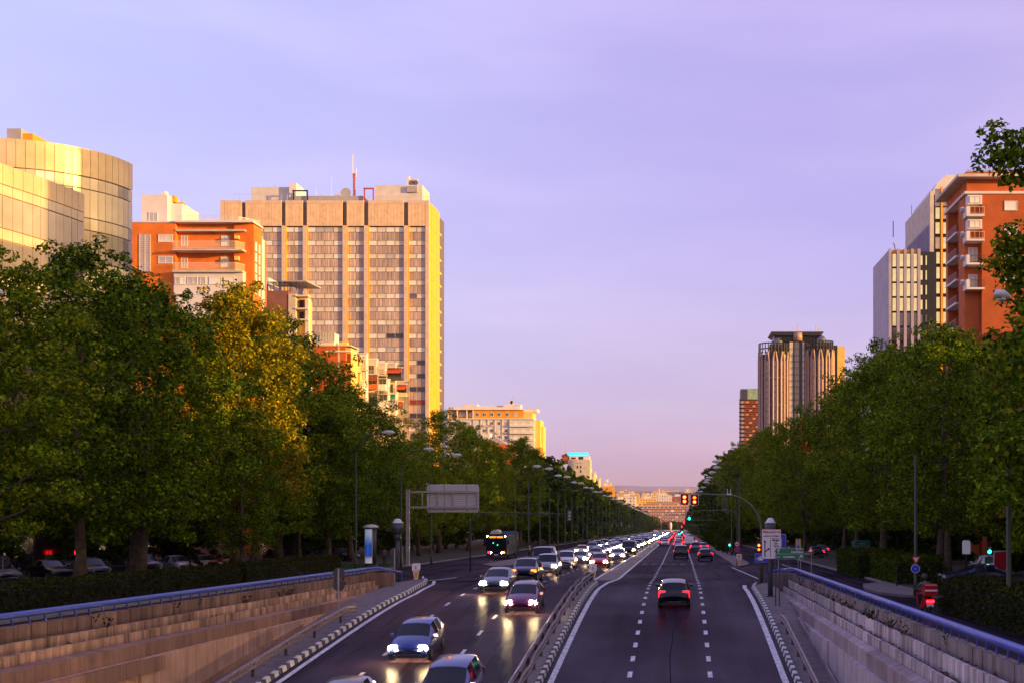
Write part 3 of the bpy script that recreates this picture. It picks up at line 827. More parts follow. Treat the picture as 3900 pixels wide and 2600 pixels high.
for (x, y, h, lab, m) in near_left: tree(x, y, h, lab, GL, True, m=m)
for (x, y, h, lab, m) in [(-35.8, 180, 21.2, 'pointed plane tree in front of the bright side of the office tower', None), (-33.8, 195, 19.8, 'plane tree whose crown cuts into the left end of the orange attic building', None),
                          (-33.0, 211, 18.6, 'plane tree below the middle of the orange attic building', None), (-30.5, 232, 20.8, 'plane tree in front of the sunlit corner of the orange attic building', None)]:
    tree(x, y, h, lab, GL, True, m=m)
GL2 = 'plane trees in the second row behind the parked cars'
for i in range(17):
    y = 76 + i * 9.5
    if 90 < y < 100: continue
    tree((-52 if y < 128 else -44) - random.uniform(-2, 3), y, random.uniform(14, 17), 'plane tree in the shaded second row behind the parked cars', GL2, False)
GR = 'plane trees along the right park strip'
near_right = [
        (19.8, 66, 15.6, 'plane tree behind the low corner hedge at the right edge', None),
    (25.0, 72, 19.0, 'plane tree in front of the dark street side of the brick block on the right', None),
    (18.8, 84, 17.6, 'plane tree over the dark parked saloon at the right', None),
    (21.0, 97, 20.0, 'plane tree in front of the mirrored office block', None),
    (18.2, 108, 19.6, 'plane tree behind the oleander bushes on the right', None),
    (21.3, 125, 23.0, 'plane tree whose top reaches the foot of the purple grey office wall', None),
    (20.6, 140, 21.4, 'plane tree behind the far green direction sign', None),
    (21.2, 155, 21.6, 'plane tree covering the sunlit flank of the dark twin tower', None),
    (17.6, 168, 20.6, 'plane tree in front of the foot of the dark twin tower', None),
    (16.4, 192, 20.4, 'plane tree under the middle of the dark twin tower', None),
    (15.6, 221, 21.6, 'rounded plane tree in front of the small dark slab tower', None),
    (13.0, 256, 21.8, 'plane tree at the outer edge of the right row beside the small slab tower', None),
]
for (x, y, h, lab, m) in near_right: tree(x, y, h, lab, GR, True, m=m, wide=.84 if y > 110 else 1.0)
for i in range(16):
    y = 62 + i * 11
    tree(30 + random.uniform(-2, 3), y, random.uniform(14, 17), 'plane tree in the shaded second row on the right', 'plane trees in the second row on the right', False)
ext = [((xs_ - 1559) * 50 / 2774 - 21.5, o_, 6.25 + (1120 - yd_) * 50 / 2774 - S(51) - .05, r_) for (xs_, yd_, r_, o_) in
    [(a_, b_, r0_ * 1.28, c_) for a_, b_, r0_, c_ in [(2282, 300, .55, -1), (2272, 350, .5, -.6), (2262, 372, .35, -.5), (2305, 330, .6, -.8), (2325, 372, .65, -.4), (2345, 335, .7, -.7), (2350, 300, .45, 0), (2300, 372, .45, -1), (2345, 400, .55, -.2), (2372, 360, .9, 0), (2390, 320, .9, 0),
     (2338, 530, .6, -.5), (2316, 556, .55, -.8), (2298, 590, .4, -.9), (2290, 612, .35, -1), (2330, 590, .65, -.6), (2350, 560, .7, 0), (2345, 625, .7, -.3), (2372, 600, .9, 0), (2262, 610, .3, -1), (2360, 660, .9, 0), (2385, 560, .9, 0), (2400, 640, 1.1, 0)]]]
erng = random.Random(41)
for _ in range(44):
    xd_, yd_ = erng.uniform(2262, 2400), erng.uniform(700, 1170)
    if xd_ < 2300 - (yd_ - 700) * .05 + 20 * math.sin(yd_ * .03): continue
    yy_ = erng.uniform(44.2, 47)
    ext.append(((xd_ - 1559) * yy_ / 2774 - 21.5, yy_ - 51, 6.25 + (1120 - yd_) * yy_ / 2774 - S(51) - .05, erng.uniform(.5, .95)))
tk_, fm_ = tree_meshes(311, H=20.0, Rm=5.3, base=3.0, ncl=300, lpc=175, ls=(.085, .18), cr=(.40, 1.05), extra=[((a, b, c), r) for a, b, c, r in ext])
nt_ = thing('plane_tree', 'nearest plane tree at the right edge with branches reaching across the sky', 'tree', (21.5, 51, S(51) + .05), 0, GR)
put('trunk', tk_, nt_); put('crown', fm_.mesh('crown', 'leaf'), nt_)
bm_ = MB()
for (p, q) in (((-.3, 0, 13.0), (-6.5, -.6, 18.4)), ((-.2, 0, 8.0), (-6.6, -.8, 14.4))):
    p = Vector(p); q = Vector(q); bm_.tube([p, p.lerp(q, .5) + Vector((0, 0, .5)), q], [.12, .07, .02], 6)
bm_.build('branch', 'bark', nt_, True, True)
for i in range(22):
    tree((34 if i % 2 else 27) + random.uniform(-1.5, 2), 150 + i * 9.0, random.uniform(13, 16), 'plane tree in the shaded second row on the right', 'plane trees in the second row on the right', False)
GF = 'far plane trees lining the avenue'
y = 246; i = 0
while y < 1330:
    st = 11 if y < 500 else (15 if y < 800 else 22)
    fl = 'dark plane tree in the far row on the left side of the avenue'; fr = 'dark plane tree in the far row on the right side of the avenue'
    if y < 300: fl, gl_ = 'plane tree in the far left row just beyond the orange attic building', 'plane trees beyond the orange attic building'; fr, gr_ = 'plane tree in the right row above the first braking cars', 'plane trees over the first braking cars'
    elif y < 470: fl, gl_ = 'plane tree in the far left row under the cyan sign building', 'plane trees under the cyan sign building'; fr, gr_ = 'plane tree in the right row behind the cluster of lamp heads', 'plane trees behind the lamp head cluster'
    else: fl, gl_ = 'dark plane tree at the tapering far end of the left row', 'farthest plane trees on the left'; fr, gr_ = 'dark plane tree at the far end of the right row', 'farthest plane trees on the right'
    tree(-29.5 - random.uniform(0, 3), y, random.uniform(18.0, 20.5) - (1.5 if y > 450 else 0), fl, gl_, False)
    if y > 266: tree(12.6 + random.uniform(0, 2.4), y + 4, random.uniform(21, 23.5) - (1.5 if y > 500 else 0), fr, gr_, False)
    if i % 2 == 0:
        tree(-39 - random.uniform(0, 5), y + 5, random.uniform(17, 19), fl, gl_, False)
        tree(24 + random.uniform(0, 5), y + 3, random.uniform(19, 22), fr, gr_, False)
    y += st; i += 1
# wood beyond the flyover
tw = thing('tree_belt', 'distant dark tree belt beyond the flyover at the end of the avenue', 'trees', (0, 1420, S(1420)))
tag(tw, kind='stuff')
rr = np.random.default_rng(5)
cx_ = rr.uniform(-75, 75, 130); cy_ = rr.uniform(1400, 1440, 130); ch = rr.uniform(4, 13, 130) + np.where(np.abs(cx_) < 22, -2, 3)
PP = []
for a, b, c in zip(cx_, cy_, ch):
    d = rr.normal(size=(160, 3)); d /= np.linalg.norm(d, axis=1)[:, None]
    PP.append(np.array([a, b, S(b) + c * .55]) + d * np.array([3.6, 3.6, c * .5]) * rr.uniform(.7, 1, 160)[:, None])
leaves(np.concatenate(PP), rr, (.5, 1.0)).build('foliage', 'leaf_dark', tw)
for i in range(10):   # young trees on the right island close to the kerb
    tree(6.9, 172 + i * 15.5, random.uniform(4.5, 6.5), 'young dark street tree on the right island beside the kerb', 'young trees on the right island', False, name='street_tree', wide=.8)

# ------------------------------------------------------------------ buildings
def bmat(n, *a, **k):
    MT[n] = mat(n, *a, **k); return n
bmat('tan_panel', (.84, .57, .34), .55, .10, .9, rnd=.07)
bmat('tan_pier', (.76, .54, .38), .5, .08, .7)
bmat('tan_recess', (.16, .13, .13), .6, .1, 1)
bmat('sunlit_gold', (.94, .44, .02), .4, .06, .5)  # low-sun gold put into the colour of cream walls
bmat('spandrel_brown', (.60, .44, .36), .45, .2, .25, stretch=(1, 1, .3), rnd=.16)
bmat('spandrel_warm', (.68, .43, .22), .45, .3, .25)
bmat('mullion', (.40, .27, .13), .5, .1, 1)
bmat('pane_pale', (.76, .66, .52), .35, .12, .6)  # pane tones: sunset reflections put into pale blind colours
bmat('pane_white', (.88, .82, .76), .35, .08, .6)
bmat('blind_grey', (.50, .47, .48), .3, .12, .6)
bmat('glass_dark', (.03, .03, .045), .12, .2, .5, spec=.8)
bmat('glass_red', (.35, .05, .02), .3, .3, 1.2)
bmat('roof_white', (.70, .64, .60), .6, .08, .5)
bmat('roof_grey', (.42, .40, .42), .6, .1, .5)
bmat('red_paint', (.55, .06, .03), .5, .1, 1)
bmat('render_white', (.78, .70, .68), .7, .06, .4)
bmat('render_cream', (.66, .55, .44), .75, .12, .5)
bmat('render_sunlit_yellow', (.92, .60, .15), .7, .08, .4)  # yellow paint, also sunlight painted onto the flanks of pale walls
bmat('orange_wall', (.85, .34, .02), .75, .08, .4)
bmat('net_green', (.01, .30, .18), .8, .2, 1.2, stretch=(3, 3, .6))
bmat('awning_red', (.68, .10, .02), .7, .1, 2)
bmat('lilac_wall', (.42, .36, .44), .6, .08, .3)
bmat('steel_black', (.018, .014, .022), .35, .1, 1)
bmat('balcony_rail', (.82, .66, .46), .5, .06, 2)
bmat('pink_stone', (.44, .26, .20), .5, .1, .4)
bmat('brick_far', (.36, .09, .06), .8, .15, .3)
def brick_mat(n, c1, c2, mortar, scale):
    m = bpy.data.materials.new(n); m.use_nodes = True
    t = m.node_tree; b = t.nodes['Principled BSDF']; b.inputs['Roughness'].default_value = .85
    tcn = t.nodes.new('ShaderNodeTexCoord'); mpn = t.nodes.new('ShaderNodeMapping'); mpn.inputs['Rotation'].default_value = (R_(90), 0, 0)
    t.links.new(tcn.outputs['Object'], mpn.inputs[0])
    cmb = t.nodes.new('ShaderNodeSeparateXYZ'); t.links.new(tcn.outputs['Object'], cmb.inputs[0])
    ad = t.nodes.new('ShaderNodeMath'); ad.operation = 'ADD'; t.links.new(cmb.outputs[0], ad.inputs[0]); t.links.new(cmb.outputs[1], ad.inputs[1])
    cv = t.nodes.new('ShaderNodeCombineXYZ'); t.links.new(ad.outputs[0], cv.inputs[0]); t.links.new(cmb.outputs[2], cv.inputs[1])
    br = t.nodes.new('ShaderNodeTexBrick'); t.links.new(cv.outputs[0], br.inputs[0])
    br.inputs['Color1'].default_value = (*c1, 1); br.inputs['Color2'].default_value = (*c2, 1); br.inputs['Mortar'].default_value = (*mortar, 1)
    br.inputs['Scale'].default_value = scale; br.inputs['Mortar Size'].default_value = .012; br.inputs['Brick Width'].default_value = .5; br.inputs['Row Height'].default_value = .16
    nzn = t.nodes.new('ShaderNodeTexNoise'); nzn.inputs['Scale'].default_value = .5; nzn.inputs['Detail'].default_value = 5; t.links.new(tcn.outputs['Object'], nzn.inputs[0])
    mr = t.nodes.new('ShaderNodeMapRange'); t.links.new(nzn.outputs[0], mr.inputs[0]); mr.inputs[1].default_value = .3; mr.inputs[2].default_value = .7; mr.inputs[3].default_value = .8; mr.inputs[4].default_value = 1.15
    sc_ = t.nodes.new('ShaderNodeVectorMath'); sc_.operation = 'SCALE'; t.links.new(br.outputs[0], sc_.inputs[0]); t.links.new(mr.outputs[0], sc_.inputs['Scale'])
    t.links.new(sc_.outputs[0], b.inputs['Base Color']); MT[n] = m
brick_mat('brick_orange', (.84, .20, .018), (.76, .165, .016), (.60, .20, .04), 2.0)
brick_mat('brick_red', (.66, .145, .028), (.56, .115, .024), (.44, .12, .04), 2.0)
brick_mat('brick_front', (.52, .105, .018), (.43, .085, .016), (.36, .11, .035), 2.0)
brick_mat('brick_brown', (.30, .12, .085), (.24, .09, .07), (.22, .12, .10), 2.0)
def metal_glass(n, col, rough, metal=.0, spec=1.0):
    MT[n] = mat(n, col, rough, .12, .35, metal=metal, spec=spec)
metal_glass('glass_sunset', (.98, .84, .52), .12, .95)  # gold of the reflected sunset sky put into the glass colour
metal_glass('glass_tan', (.70, .55, .38), .22, .6)
metal_glass('glass_tan_dark', (.36, .28, .22), .14, .6)  # darkness of a reflected building put into the glass colour
metal_glass('metal_panel', (.86, .60, .30), .34, .3)
metal_glass('metal_fritted', (.80, .62, .38), .3, .3)
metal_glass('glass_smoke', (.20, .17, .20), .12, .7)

WINMESH = {}
def window(root, x, z, w, h, y, face='f', frame='mullion', pane='pane_pale', t=.07, name='window', muntin=0):
    """a framed window: the frame is the part, its pane(s) the sub-part. face f = facing the camera side, r = facing +x, l = facing -x"""
    key = (round(w, 2), round(h, 2), frame, t, muntin)
    if key not in WINMESH:
        m = MB(); m.box(-w / 2, w / 2, -.06, .04, h / 2 - t, h / 2); m.box(-w / 2, w / 2, -.09, .04, -h / 2, -h / 2 + t)
        m.box(-w / 2, -w / 2 + t, -.05, .04, -h / 2 + t, h / 2 - t); m.box(w / 2 - t, w / 2, -.05, .04, -h / 2 + t, h / 2 - t)
        for q in range(muntin):
            xx = -w / 2 + w * (q + 1) / (muntin + 1); m.box(xx - t * .4, xx + t * .4, -.045, .04, -h / 2 + t, h / 2 - t)
        p = MB(); p.box(-w / 2 + t * .5, w / 2 - t * .5, -.02, .02, -h / 2 + t * .5, h / 2 - t * .5)
        WINMESH[key] = (m.mesh('window', frame), p)
    fm, pb = WINMESH[key]
    kp = key + (pane,)
    if kp not in WINMESH: WINMESH[kp] = pb.mesh('pane', pane)
    o = root_loc = wloc(root)
    rz = {'f': 0, 'r': R_(90), 'l': R_(-90)}[face]
    f = put(name, fm, root, (x - o.x, y - o.y, z - o.z), rz)
    put('pane', WINMESH[kp], f)
    return f
def block(root, name, x0, x1, y0, y1, z0, z1, m): return MB().box(min(x0, x1), max(x0, x1), y0, y1, z0, z1).build(name, m, root)
def grid_rail(mb, p0, p1, z0, z1, step=.14, t=.02):
    """balustrade from p0 to p1 (xy): handrail, foot rail, thin bars"""
    a = Vector((p0[0], p0[1], 0)); b = Vector((p1[0], p1[1], 0)); n = max(2, int((b - a).length / step))
    up = Vector((0, 0, 1)); d = (b - a).normalized(); nr = d.cross(up) * t
    for (zz0, zz1) in ((z1 - .05, z1), (z0, z0 + .04)):
        v = [a + up * zz0 - nr, b + up * zz0 - nr, b + up * zz0 + nr, a + up * zz0 + nr]; v += [q + up * (zz1 - zz0) for q in v]
        mb.add(v, [(0, 3, 2, 1), (4, 5, 6, 7), (0, 1, 5, 4), (1, 2, 6, 5), (2, 3, 7, 6), (3, 0, 4, 7)])
    for i in range(n + 1):
        c = a + (b - a) * i / n
        mb.add([c - d * t + up * z0, c + d * t + up * z0, c + d * t + up * z1, c - d * t + up * z1], [(0, 1, 2, 3)])

# ---- tan office tower -------------------------------------------------------------
Yt = 310.0
tw = thing('office_tower', 'tall tan office tower with vertical piers, ribbon windows and a glowing yellow side', 'office tower', (-91, 330, S(330)))
zt = atz(862, Yt)          # crown bottom
ztop = atz(765, Yt)        # roof line
X = lambda xs: atx(xs, Yt)
cs = lambda c: 800 + c / 1.96   # crop x -> source x
floor_h = 50.5 * Yt / FP
nfl = 17
zbot = S(330) - 1
block(tw, 'core', X(cs(90)), X(cs(1612)), Yt + .55, Yt + 24, zbot, ztop - .3, 'tan_recess')
bays = [(110, 238, 2), (267, 535, 4), (565, 693, 2), (725, 989, 4), (1022, 1149, 2), (1182, 1447, 4), (1480, 1607, 2)]
piers = [(80, 108), (240, 265), (537, 563), (695, 723), (991, 1020), (1151, 1180), (1449, 1478), (1609, 1636)]
for i, (a, b) in enumerate(piers):
    last = i == len(piers) - 1
    block(tw, 'pier', X(cs(a)), X(cs(b)), Yt - (.35 if not last else .3), Yt + .6, zbot, (zt + .1) if not last and i else ztop, 'tan_pier')
    if not last: # return strip with sunlight painted in, on each pier's right flank
        block(tw, 'pier_return', X(cs(b)) + .003, X(cs(b)) + .30, Yt - .25, Yt + .5, zbot, zt - .05, 'sunlit_gold')
prng = random.Random(4)
PANES = ['pane_pale'] * 7 + ['pane_white'] * 4 + ['blind_grey']
nwin = 0
tower_rest = MB()
for bi, (a, b, n) in enumerate(bays):
    # crown: fluted panels
    pn = max(4, int((b - a) / 24)); wp = (X(cs(b)) - X(cs(a))) / pn
    for q in range(pn):
        x0 = X(cs(a)) + q * wp
        block(tw, 'crown_panel', x0 + .02, x0 + wp - .02, Yt - .30 + prng.uniform(-.01, .01), Yt + .5, zt, ztop - .9 - (0 if bi else 0), 'tan_panel')
    block(tw, 'crown_coping', X(cs(a)), X(cs(b)), Yt - .34, Yt + .5, ztop - .88, ztop, 'tan_pier')
    for fl in range(nfl):
        z1 = zt - .25 - fl * floor_h; z0 = z1 - 1.28
        if bi < 1 and fl > 0: continue
        if bi < 2 and fl > 4: continue
        if bi < 3 and fl > 6: continue
        if bi < 4 and fl > 9: continue
        if bi < 5 and fl > 10: continue
        if bi < 6 and fl > 11: continue
        wpane = (X(cs(b)) - X(cs(a))) / n
        for q in range(n):
            pane = prng.choice(PANES)
            if fl >= 8 and prng.random() < .16: pane = 'glass_dark'
            if bi == 6 and fl in (12, 14): pane = 'glass_dark'
            if bi == 6 and fl == 13: pane = 'glass_red'
            if bi == 5 and fl in (2,) and q == 2: pane = 'blind_grey'
            if bi == 6 and fl == 5 and q == 0: pane = 'glass_smoke'
            x0 = X(cs(a)) + q * wpane
            window(tw, x0 + wpane / 2, (z0 + z1) / 2, wpane - .02, 1.28, Yt + .10, 'f', 'mullion', pane, .08); nwin += 1
        zz0 = z0 - (floor_h - 1.28)
        ns = n * 2
        ws = (X(cs(b)) - X(cs(a))) / ns
        for q in range(ns if fl < 12 else ns):
            x0 = X(cs(a)) + q * ws
            sp = MB().box(x0 + .015, x0 + ws - .015, Yt + .12 + prng.uniform(0, .02), Yt + .5, zz0 + .05, z0 - .05)
            for g_ in range(1, 3): sp.box(x0 + ws * g_ / 3 - .03, x0 + ws * g_ / 3 + .03, Yt + .07, Yt + .115, zz0 + .08, z0 - .08)
            if q % 2 == 0 and n == 4 or n == 2: sp.build('spandrel_panel', 'spandrel_warm' if (q == 0 and prng.random() < .6) else 'spandrel_brown', tw)
            else: tower_rest.v, tower_rest.f, tower_rest.m = (tower_rest.add(sp.v, sp.f).v, tower_rest.f, tower_rest.m)
tag(tower_rest.build('spandrel_panel', 'spandrel_brown', tw), kind='stuff')
# sunlit flank: three steps turned towards the street
zf = ztop - .3
xr0 = X(cs(1636))
for i, (dx0, dx1, dy0, dy1, dz, m_) in enumerate([(0, .36, .6, 1.8, .25, 'sunlit_gold'), (.36, .62, 1.6, 2.8, .5, 'sunlit_gold'), (.62, 1.05, 2.6, 4.2, .9, 'sunlit_gold'), (1.05, 1.25, 4.0, 6.0, 1.3, 'sunlit_gold')]):
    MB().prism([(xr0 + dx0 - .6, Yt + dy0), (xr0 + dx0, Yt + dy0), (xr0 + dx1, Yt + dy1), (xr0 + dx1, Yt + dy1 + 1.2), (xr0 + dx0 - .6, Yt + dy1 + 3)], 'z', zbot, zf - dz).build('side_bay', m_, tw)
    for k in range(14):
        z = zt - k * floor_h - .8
        if i in (1, 3): block(tw, 'side_ledge', xr0 + dx1 + .002, xr0 + dx1 + .12, Yt + dy1 + .1, Yt + dy1 + 3, z, z + .5, 'render_sunlit_yellow')
# roof plant
rz = ztop
def roofbox(c0, c1, z0s, z1s, y0, y1, m, nm): return block(tw, nm, X(cs(c0)), X(cs(c1)), y0, y1, atz(500 + z0s / 1.96, Yt), atz(500 + z1s / 1.96, Yt), m)
roofbox(255, 553, 515, 382, Yt + 5, Yt + 13, 'roof_white', 'plant_room')
roofbox(553, 606, 515, 358, Yt + 4, Yt + 12, 'render_white', 'plant_room')
roofbox(578, 1120, 515, 463, Yt + 3, Yt + 16, 'roof_grey', 'roof_screen')
roofbox(1205, 1560, 515, 374, Yt + 4, Yt + 13, 'roof_white', 'plant_room')
roofbox(1435, 1452, 372, 297, Yt + 5, Yt + 6.5, 'render_white', 'chimney')
roofbox(1448, 1524, 430, 385, Yt + 3.4, Yt + 4.0, 'roof_grey', 'louvre')
for c in (1474, 1504):
    fz = atz(500 + 350 / 1.96, Yt)
    f_ = MB().box(X(cs(c - 13)), X(cs(c + 13)), Yt + 5, Yt + 5.8, fz - 1.1, fz + 1.1).build('cooling_unit', 'roof_white', tw)
    MB().lathe([(.65, -.04), (.65, .0)], 14, (X(cs(c)), Yt + 4.96, fz), axis='y').build('fan', 'tan_recess', f_)
roofbox(880, 928, 462, 425, Yt + 6, Yt + 9, 'roof_white', 'water_tank')
MB().lathe([(1.35, -.3), (1.1, 0), (.2, .35)], 14, (X(cs(983)), Yt + 4, atz(500 + 436 / 1.96, Yt)), axis='y').build('dish_antenna', 'roof_grey', tw)
for c, top, r, m in ((1017, 128, .10, 'render_white'), (1044, 230, .09, 'render_white'), (856, 292, .07, 'roof_white'), (739, 385, .06, 'roof_white'), (427, 355, .06, 'red_paint'), (780, 410, .05, 'roof_white'), (940, 400, .05, 'roof_white')):
    zb = atz(500 + (460 if c != 427 else 385) / 1.96, Yt)
    if c in (1017, 1044): zb = atz(500 + 300 / 1.96, Yt)
    MB().tube([(X(cs(c)), Yt + 6, zb), (X(cs(c)), Yt + 6, atz(500 + top / 1.96, Yt))], r, 5).build('antenna', m, tw)
lat = MB()
for k in range(8):
    za, zb = atz(500 + (462 - k * 24) / 1.96, Yt), atz(500 + (462 - (k + 1) * 24) / 1.96, Yt)
    xa_, xb_ = X(cs(1023)), X(cs(1036))
    for (p, q) in (((xa_, za), (xb_, zb)), ((xb_, za), (xa_, zb)), ((xa_, za), (xa_, zb)), ((xb_, za), (xb_, zb))): lat.tube([(p[0], Yt + 6, p[1]), (q[0], Yt + 6, q[1])], .13, 4)
lat.build('lattice_mast', 'red_paint', tw)
for (c0, c1) in ((590, 706), (1125, 1203)):
    m = MB(); z = atz(500 + (432 if c0 == 590 else 415) / 1.96, Yt)
    m.box(X(cs(c0)), X(cs(c1)), Yt + 2.5, Yt + 2.8, z, z + .35)
    for c in (c0 + 4, c1 - 8): m.box(X(cs(c)), X(cs(c)) + .3, Yt + 2.5, Yt + 2.8, ztop, z)
    m.build('gantry_frame', 'red_paint' if c0 > 900 else 'steel_black', tw)
m = MB(); grid_rail(m, (X(cs(165)), Yt + .8), (X(cs(570)), Yt + .8), ztop, ztop + 1.9, 1.4, .06); grid_rail(m, (X(cs(1165)), Yt + .8), (X(cs(1660)), Yt + .8), ztop, ztop + 1.2, 1.4, .06)
m.build('roof_railing', 'roof_white', tw)

# ---- curved office building at the far left ---------------------------------------
cv = thing('curved_office', 'curved office building clad in tan perforated panels and bronze glass at the left edge', 'office building', (-66, 124, S(124)))
rows = [(39.4, 36.7, 'metal_panel', 'facade_panel'), (36.6, 35.5, 'metal_fritted', 'glass_pane'), (35.4, 32.7, 'glass_tan', 'glass_pane'), (32.6, 31.5, 'metal_fritted', 'glass_pane'), (31.4, 28.4, 'glass_tan_dark', 'glass_pane'),
        (28.3, 27.2, 'metal_fritted', 'glass_pane'), (27.1, 24.1, 'glass_tan', 'glass_pane'), (24.0, 22.9, 'metal_fritted', 'glass_pane'), (22.8, 8, 'glass_tan_dark', 'glass_pane'), (7.9, -1.5, 'glass_dark', 'glass_pane')]
cx0, cy0, rad = -65.5, 124.0, 9.4
crng = random.Random(9)
def facade_piece(a, b, z0, z1, nrm, m, nm, root, push=0.0, thick=.10):
    d = Vector((nrm[0], nrm[1], 0)) * thick
    off = Vector((nrm[0], nrm[1], 0)) * push
    A = Vector((a[0], a[1], 0)) + off; B = Vector((b[0], b[1], 0)) + off
    g_ = (B - A).normalized() * .02; A += g_; B -= g_
    v = [A + Vector((0, 0, z0)), B + Vector((0, 0, z0)), B + Vector((0, 0, z1)), A + Vector((0, 0, z1))]
    v += [q - d for q in v]
    MB().add(v, [(0, 1, 2, 3), (7, 6, 5, 4), (0, 4, 5, 1), (1, 5, 6, 2), (2, 6, 7, 3), (3, 7, 4, 0)]).build(nm, m, root)
seg = 5.0; a0 = -135
nseg = 27
inner = []
for i in range(nseg + 1):
    t = R_(a0 + i * seg); inner.append((cx0 + (rad - .16) * math.cos(t), cy0 + (rad - .16) * math.sin(t)))
MB().prism(inner, 'z', S(124) - 1, 39.2).build('core', 'spandrel_brown', cv)
for i in range(nseg):
    t0, t1 = R_(a0 + i * seg), R_(a0 + (i + 1) * seg); tm = (t0 + t1) / 2
    p = (cx0 + rad * math.cos(t0), cy0 + rad * math.sin(t0)); q = (cx0 + rad * math.cos(t1), cy0 + rad * math.sin(t1))
    for ri, (z1, z0, m, nm) in enumerate(rows):
        if ri > 4 and i % 2 and ri != 6 and False: continue
        mm = m
        if nm == 'glass_pane' and crng.random() < .25: mm = crng.choice(['glass_tan', 'metal_fritted', 'glass_tan_dark'])
        if ri == 1 and i in (14, 15): mm = 'render_white'
        facade_piece(p, q, z0, z1, (math.cos(tm), math.sin(tm)), mm, nm, cv, .05 if ri == 0 else crng.uniform(-.006, .006))
for i in (16, 17):
    t0, t1 = R_(a0 + i * seg), R_(a0 + (i + 1) * seg); tm = (t0 + t1) / 2
    facade_piece((cx0 + rad * math.cos(t0), cy0 + rad * math.sin(t0)), (cx0 + rad * math.cos(t1), cy0 + rad * math.sin(t1)), 34.3, 35.3, (math.cos(tm), math.sin(tm)), 'glass_dark', 'open_window', cv, .03, .02)
wp_ = [(-63.5, 86), (-61.2, 90.5), (-59.5, 95), (-58.3, 99), (-57.4, 102.5), (-56.7, 106), (-56.2, 109), (-55.9, 111.2), (-55.7, 113)]
wrows = [(33.7, 32.0, 'metal_panel', 'facade_panel'), (31.95, 31.1, 'metal_fritted', 'glass_pane'), (31.0, 28.3, 'glass_tan', 'glass_pane'), (28.2, 27.3, 'metal_fritted', 'glass_pane'), (27.2, 24.4, 'glass_tan_dark', 'glass_pane'), (24.3, 23.4, 'metal_fritted', 'glass_pane'), (23.3, 8, 'glass_tan_dark', 'glass_pane'), (7.9, -1.0, 'glass_dark', 'glass_pane')]
fine = []
for (a, b) in zip(wp_, wp_[1:]):
    k = max(1, int(math.dist(a, b) / .9))
    for j in range(k): fine.append((a[0] + (b[0] - a[0]) * j / k, a[1] + (b[1] - a[1]) * j / k))
fine.append(wp_[-1])
MB().prism([(x - .16, y) for x, y in fine] + [(-66, 114), (-72, 86)], 'z', S(110) - 1, 33.4).build('core', 'spandrel_brown', cv)
for (a, b) in zip(fine, fine[1:]):
    d = (b[0] - a[0], b[1] - a[1]); l_ = math.hypot(*d); nrm = (d[1] / l_, -d[0] / l_)
    for ri, (z1, z0, m, nm) in enumerate(wrows):
        facade_piece(a, b, z0, z1, nrm, m, nm, cv, .05 if ri == 0 else crng.uniform(-.006, .006))
block(cv, 'end_wall', -66, -55.75, 113.02, 113.3, 20, 33.68, 'metal_panel')
xx, zz = atx(26, 118), atz(490, 118)
MB().box(xx, atx(80, 118), 118, 122, 38.8, zz).build('roof_louvre', 'roof_grey', cv)
MB().box(atx(80, 118) + .01, atx(118, 118), 118.3, 122, 38.8, zz - .4).build('roof_louvre', 'orange_wall', cv)

# ---- orange brick apartment block --------------------------------------------------
Ya = 170.0
ap = thing('apartment_block', 'orange brick apartment block with white penthouse, long balconies and a glazed white storey', 'apartment block', (-70, 180, S(180)))
k1 = lambda x, y: (atx(x / 1.96, Ya), atz(400 + y / 1.96, Ya))
xL, xM, xB, xE = atx(470, Ya), k1(1310, 0)[0], k1(1735, 0)[0], k1(1885, 0)[0]
zr = k1(0, 880)[1]; zb_ = S(180) - 1
block(ap, 'left_wall', xL, xM - .02, Ya, Ya + 14, zb_, zr, 'brick_orange')
block(ap, 'bay_wall', xM, xB, Ya + .9, Ya + 14, zb_, zr, 'brick_orange')
block(ap, 'right_wall', xB + .02, xE, Ya + .5, Ya + 3.8, zb_, zr - .1, 'brick_orange')
block(ap, 'cornice', xL, xM, Ya - .1, Ya + 14.1, zr + .01, zr + .22, 'render_white')
block(ap, 'cornice', xM + .01, xE + .15, Ya - .35, Ya + 4, zr + .01, zr + .24, 'render_white')
x0, z0 = k1(1010, 878); x1, z1 = k1(1205, 645)
block(ap, 'penthouse', x0, x1, Ya + 2, Ya + 10, zr + .24, z1, 'render_white')
block(ap, 'penthouse', x1 + .01, k1(1292, 0)[0], Ya + 3, Ya + 9, zr + .24, k1(0, 700)[1], 'render_white')
for (c0, c1, cz0, cz1, m) in ((1125, 1155, 645, 598, 'render_white'), (1205, 1230, 660, 632, 'orange_wall'), (1245, 1290, 706, 682, 'orange_wall'), (985, 1038, 750, 628, 'tan_recess')):
    block(ap, 'chimney', k1(c0, 0)[0], k1(c1, 0)[0], Ya + 3.5, Ya + 4.5, k1(0, cz0)[1] - .4, k1(0, cz1)[1], m)
window(ap, *k1(1098, 835), 1.3, 2.2, Ya + 1.97, 'f', 'render_white', 'blind_grey', .12, muntin=1)
for (cx1, cy1, w, h, mu) in ((1236, 997, 3.9, 2.0, 1), (1236, 1158, 3.9, 1.9, 1)):
    window(ap, *k1(cx1, cy1), w * .52, h * .52 + .05, Ya - .02, 'f', 'render_white', 'pane_pale' if cy1 < 1100 else 'blind_grey', .1, muntin=mu)
st = MB()   # stair window strip of small panes
xs0, zs0 = k1(1042, 1245); xs1, zs1 = k1(1122, 968)
for q in range(3): st.box(xs0 + (xs1 - xs0) * q / 2 - .06, xs0 + (xs1 - xs0) * q / 2 + .06, Ya - .08, Ya + .1, zs0, zs1)
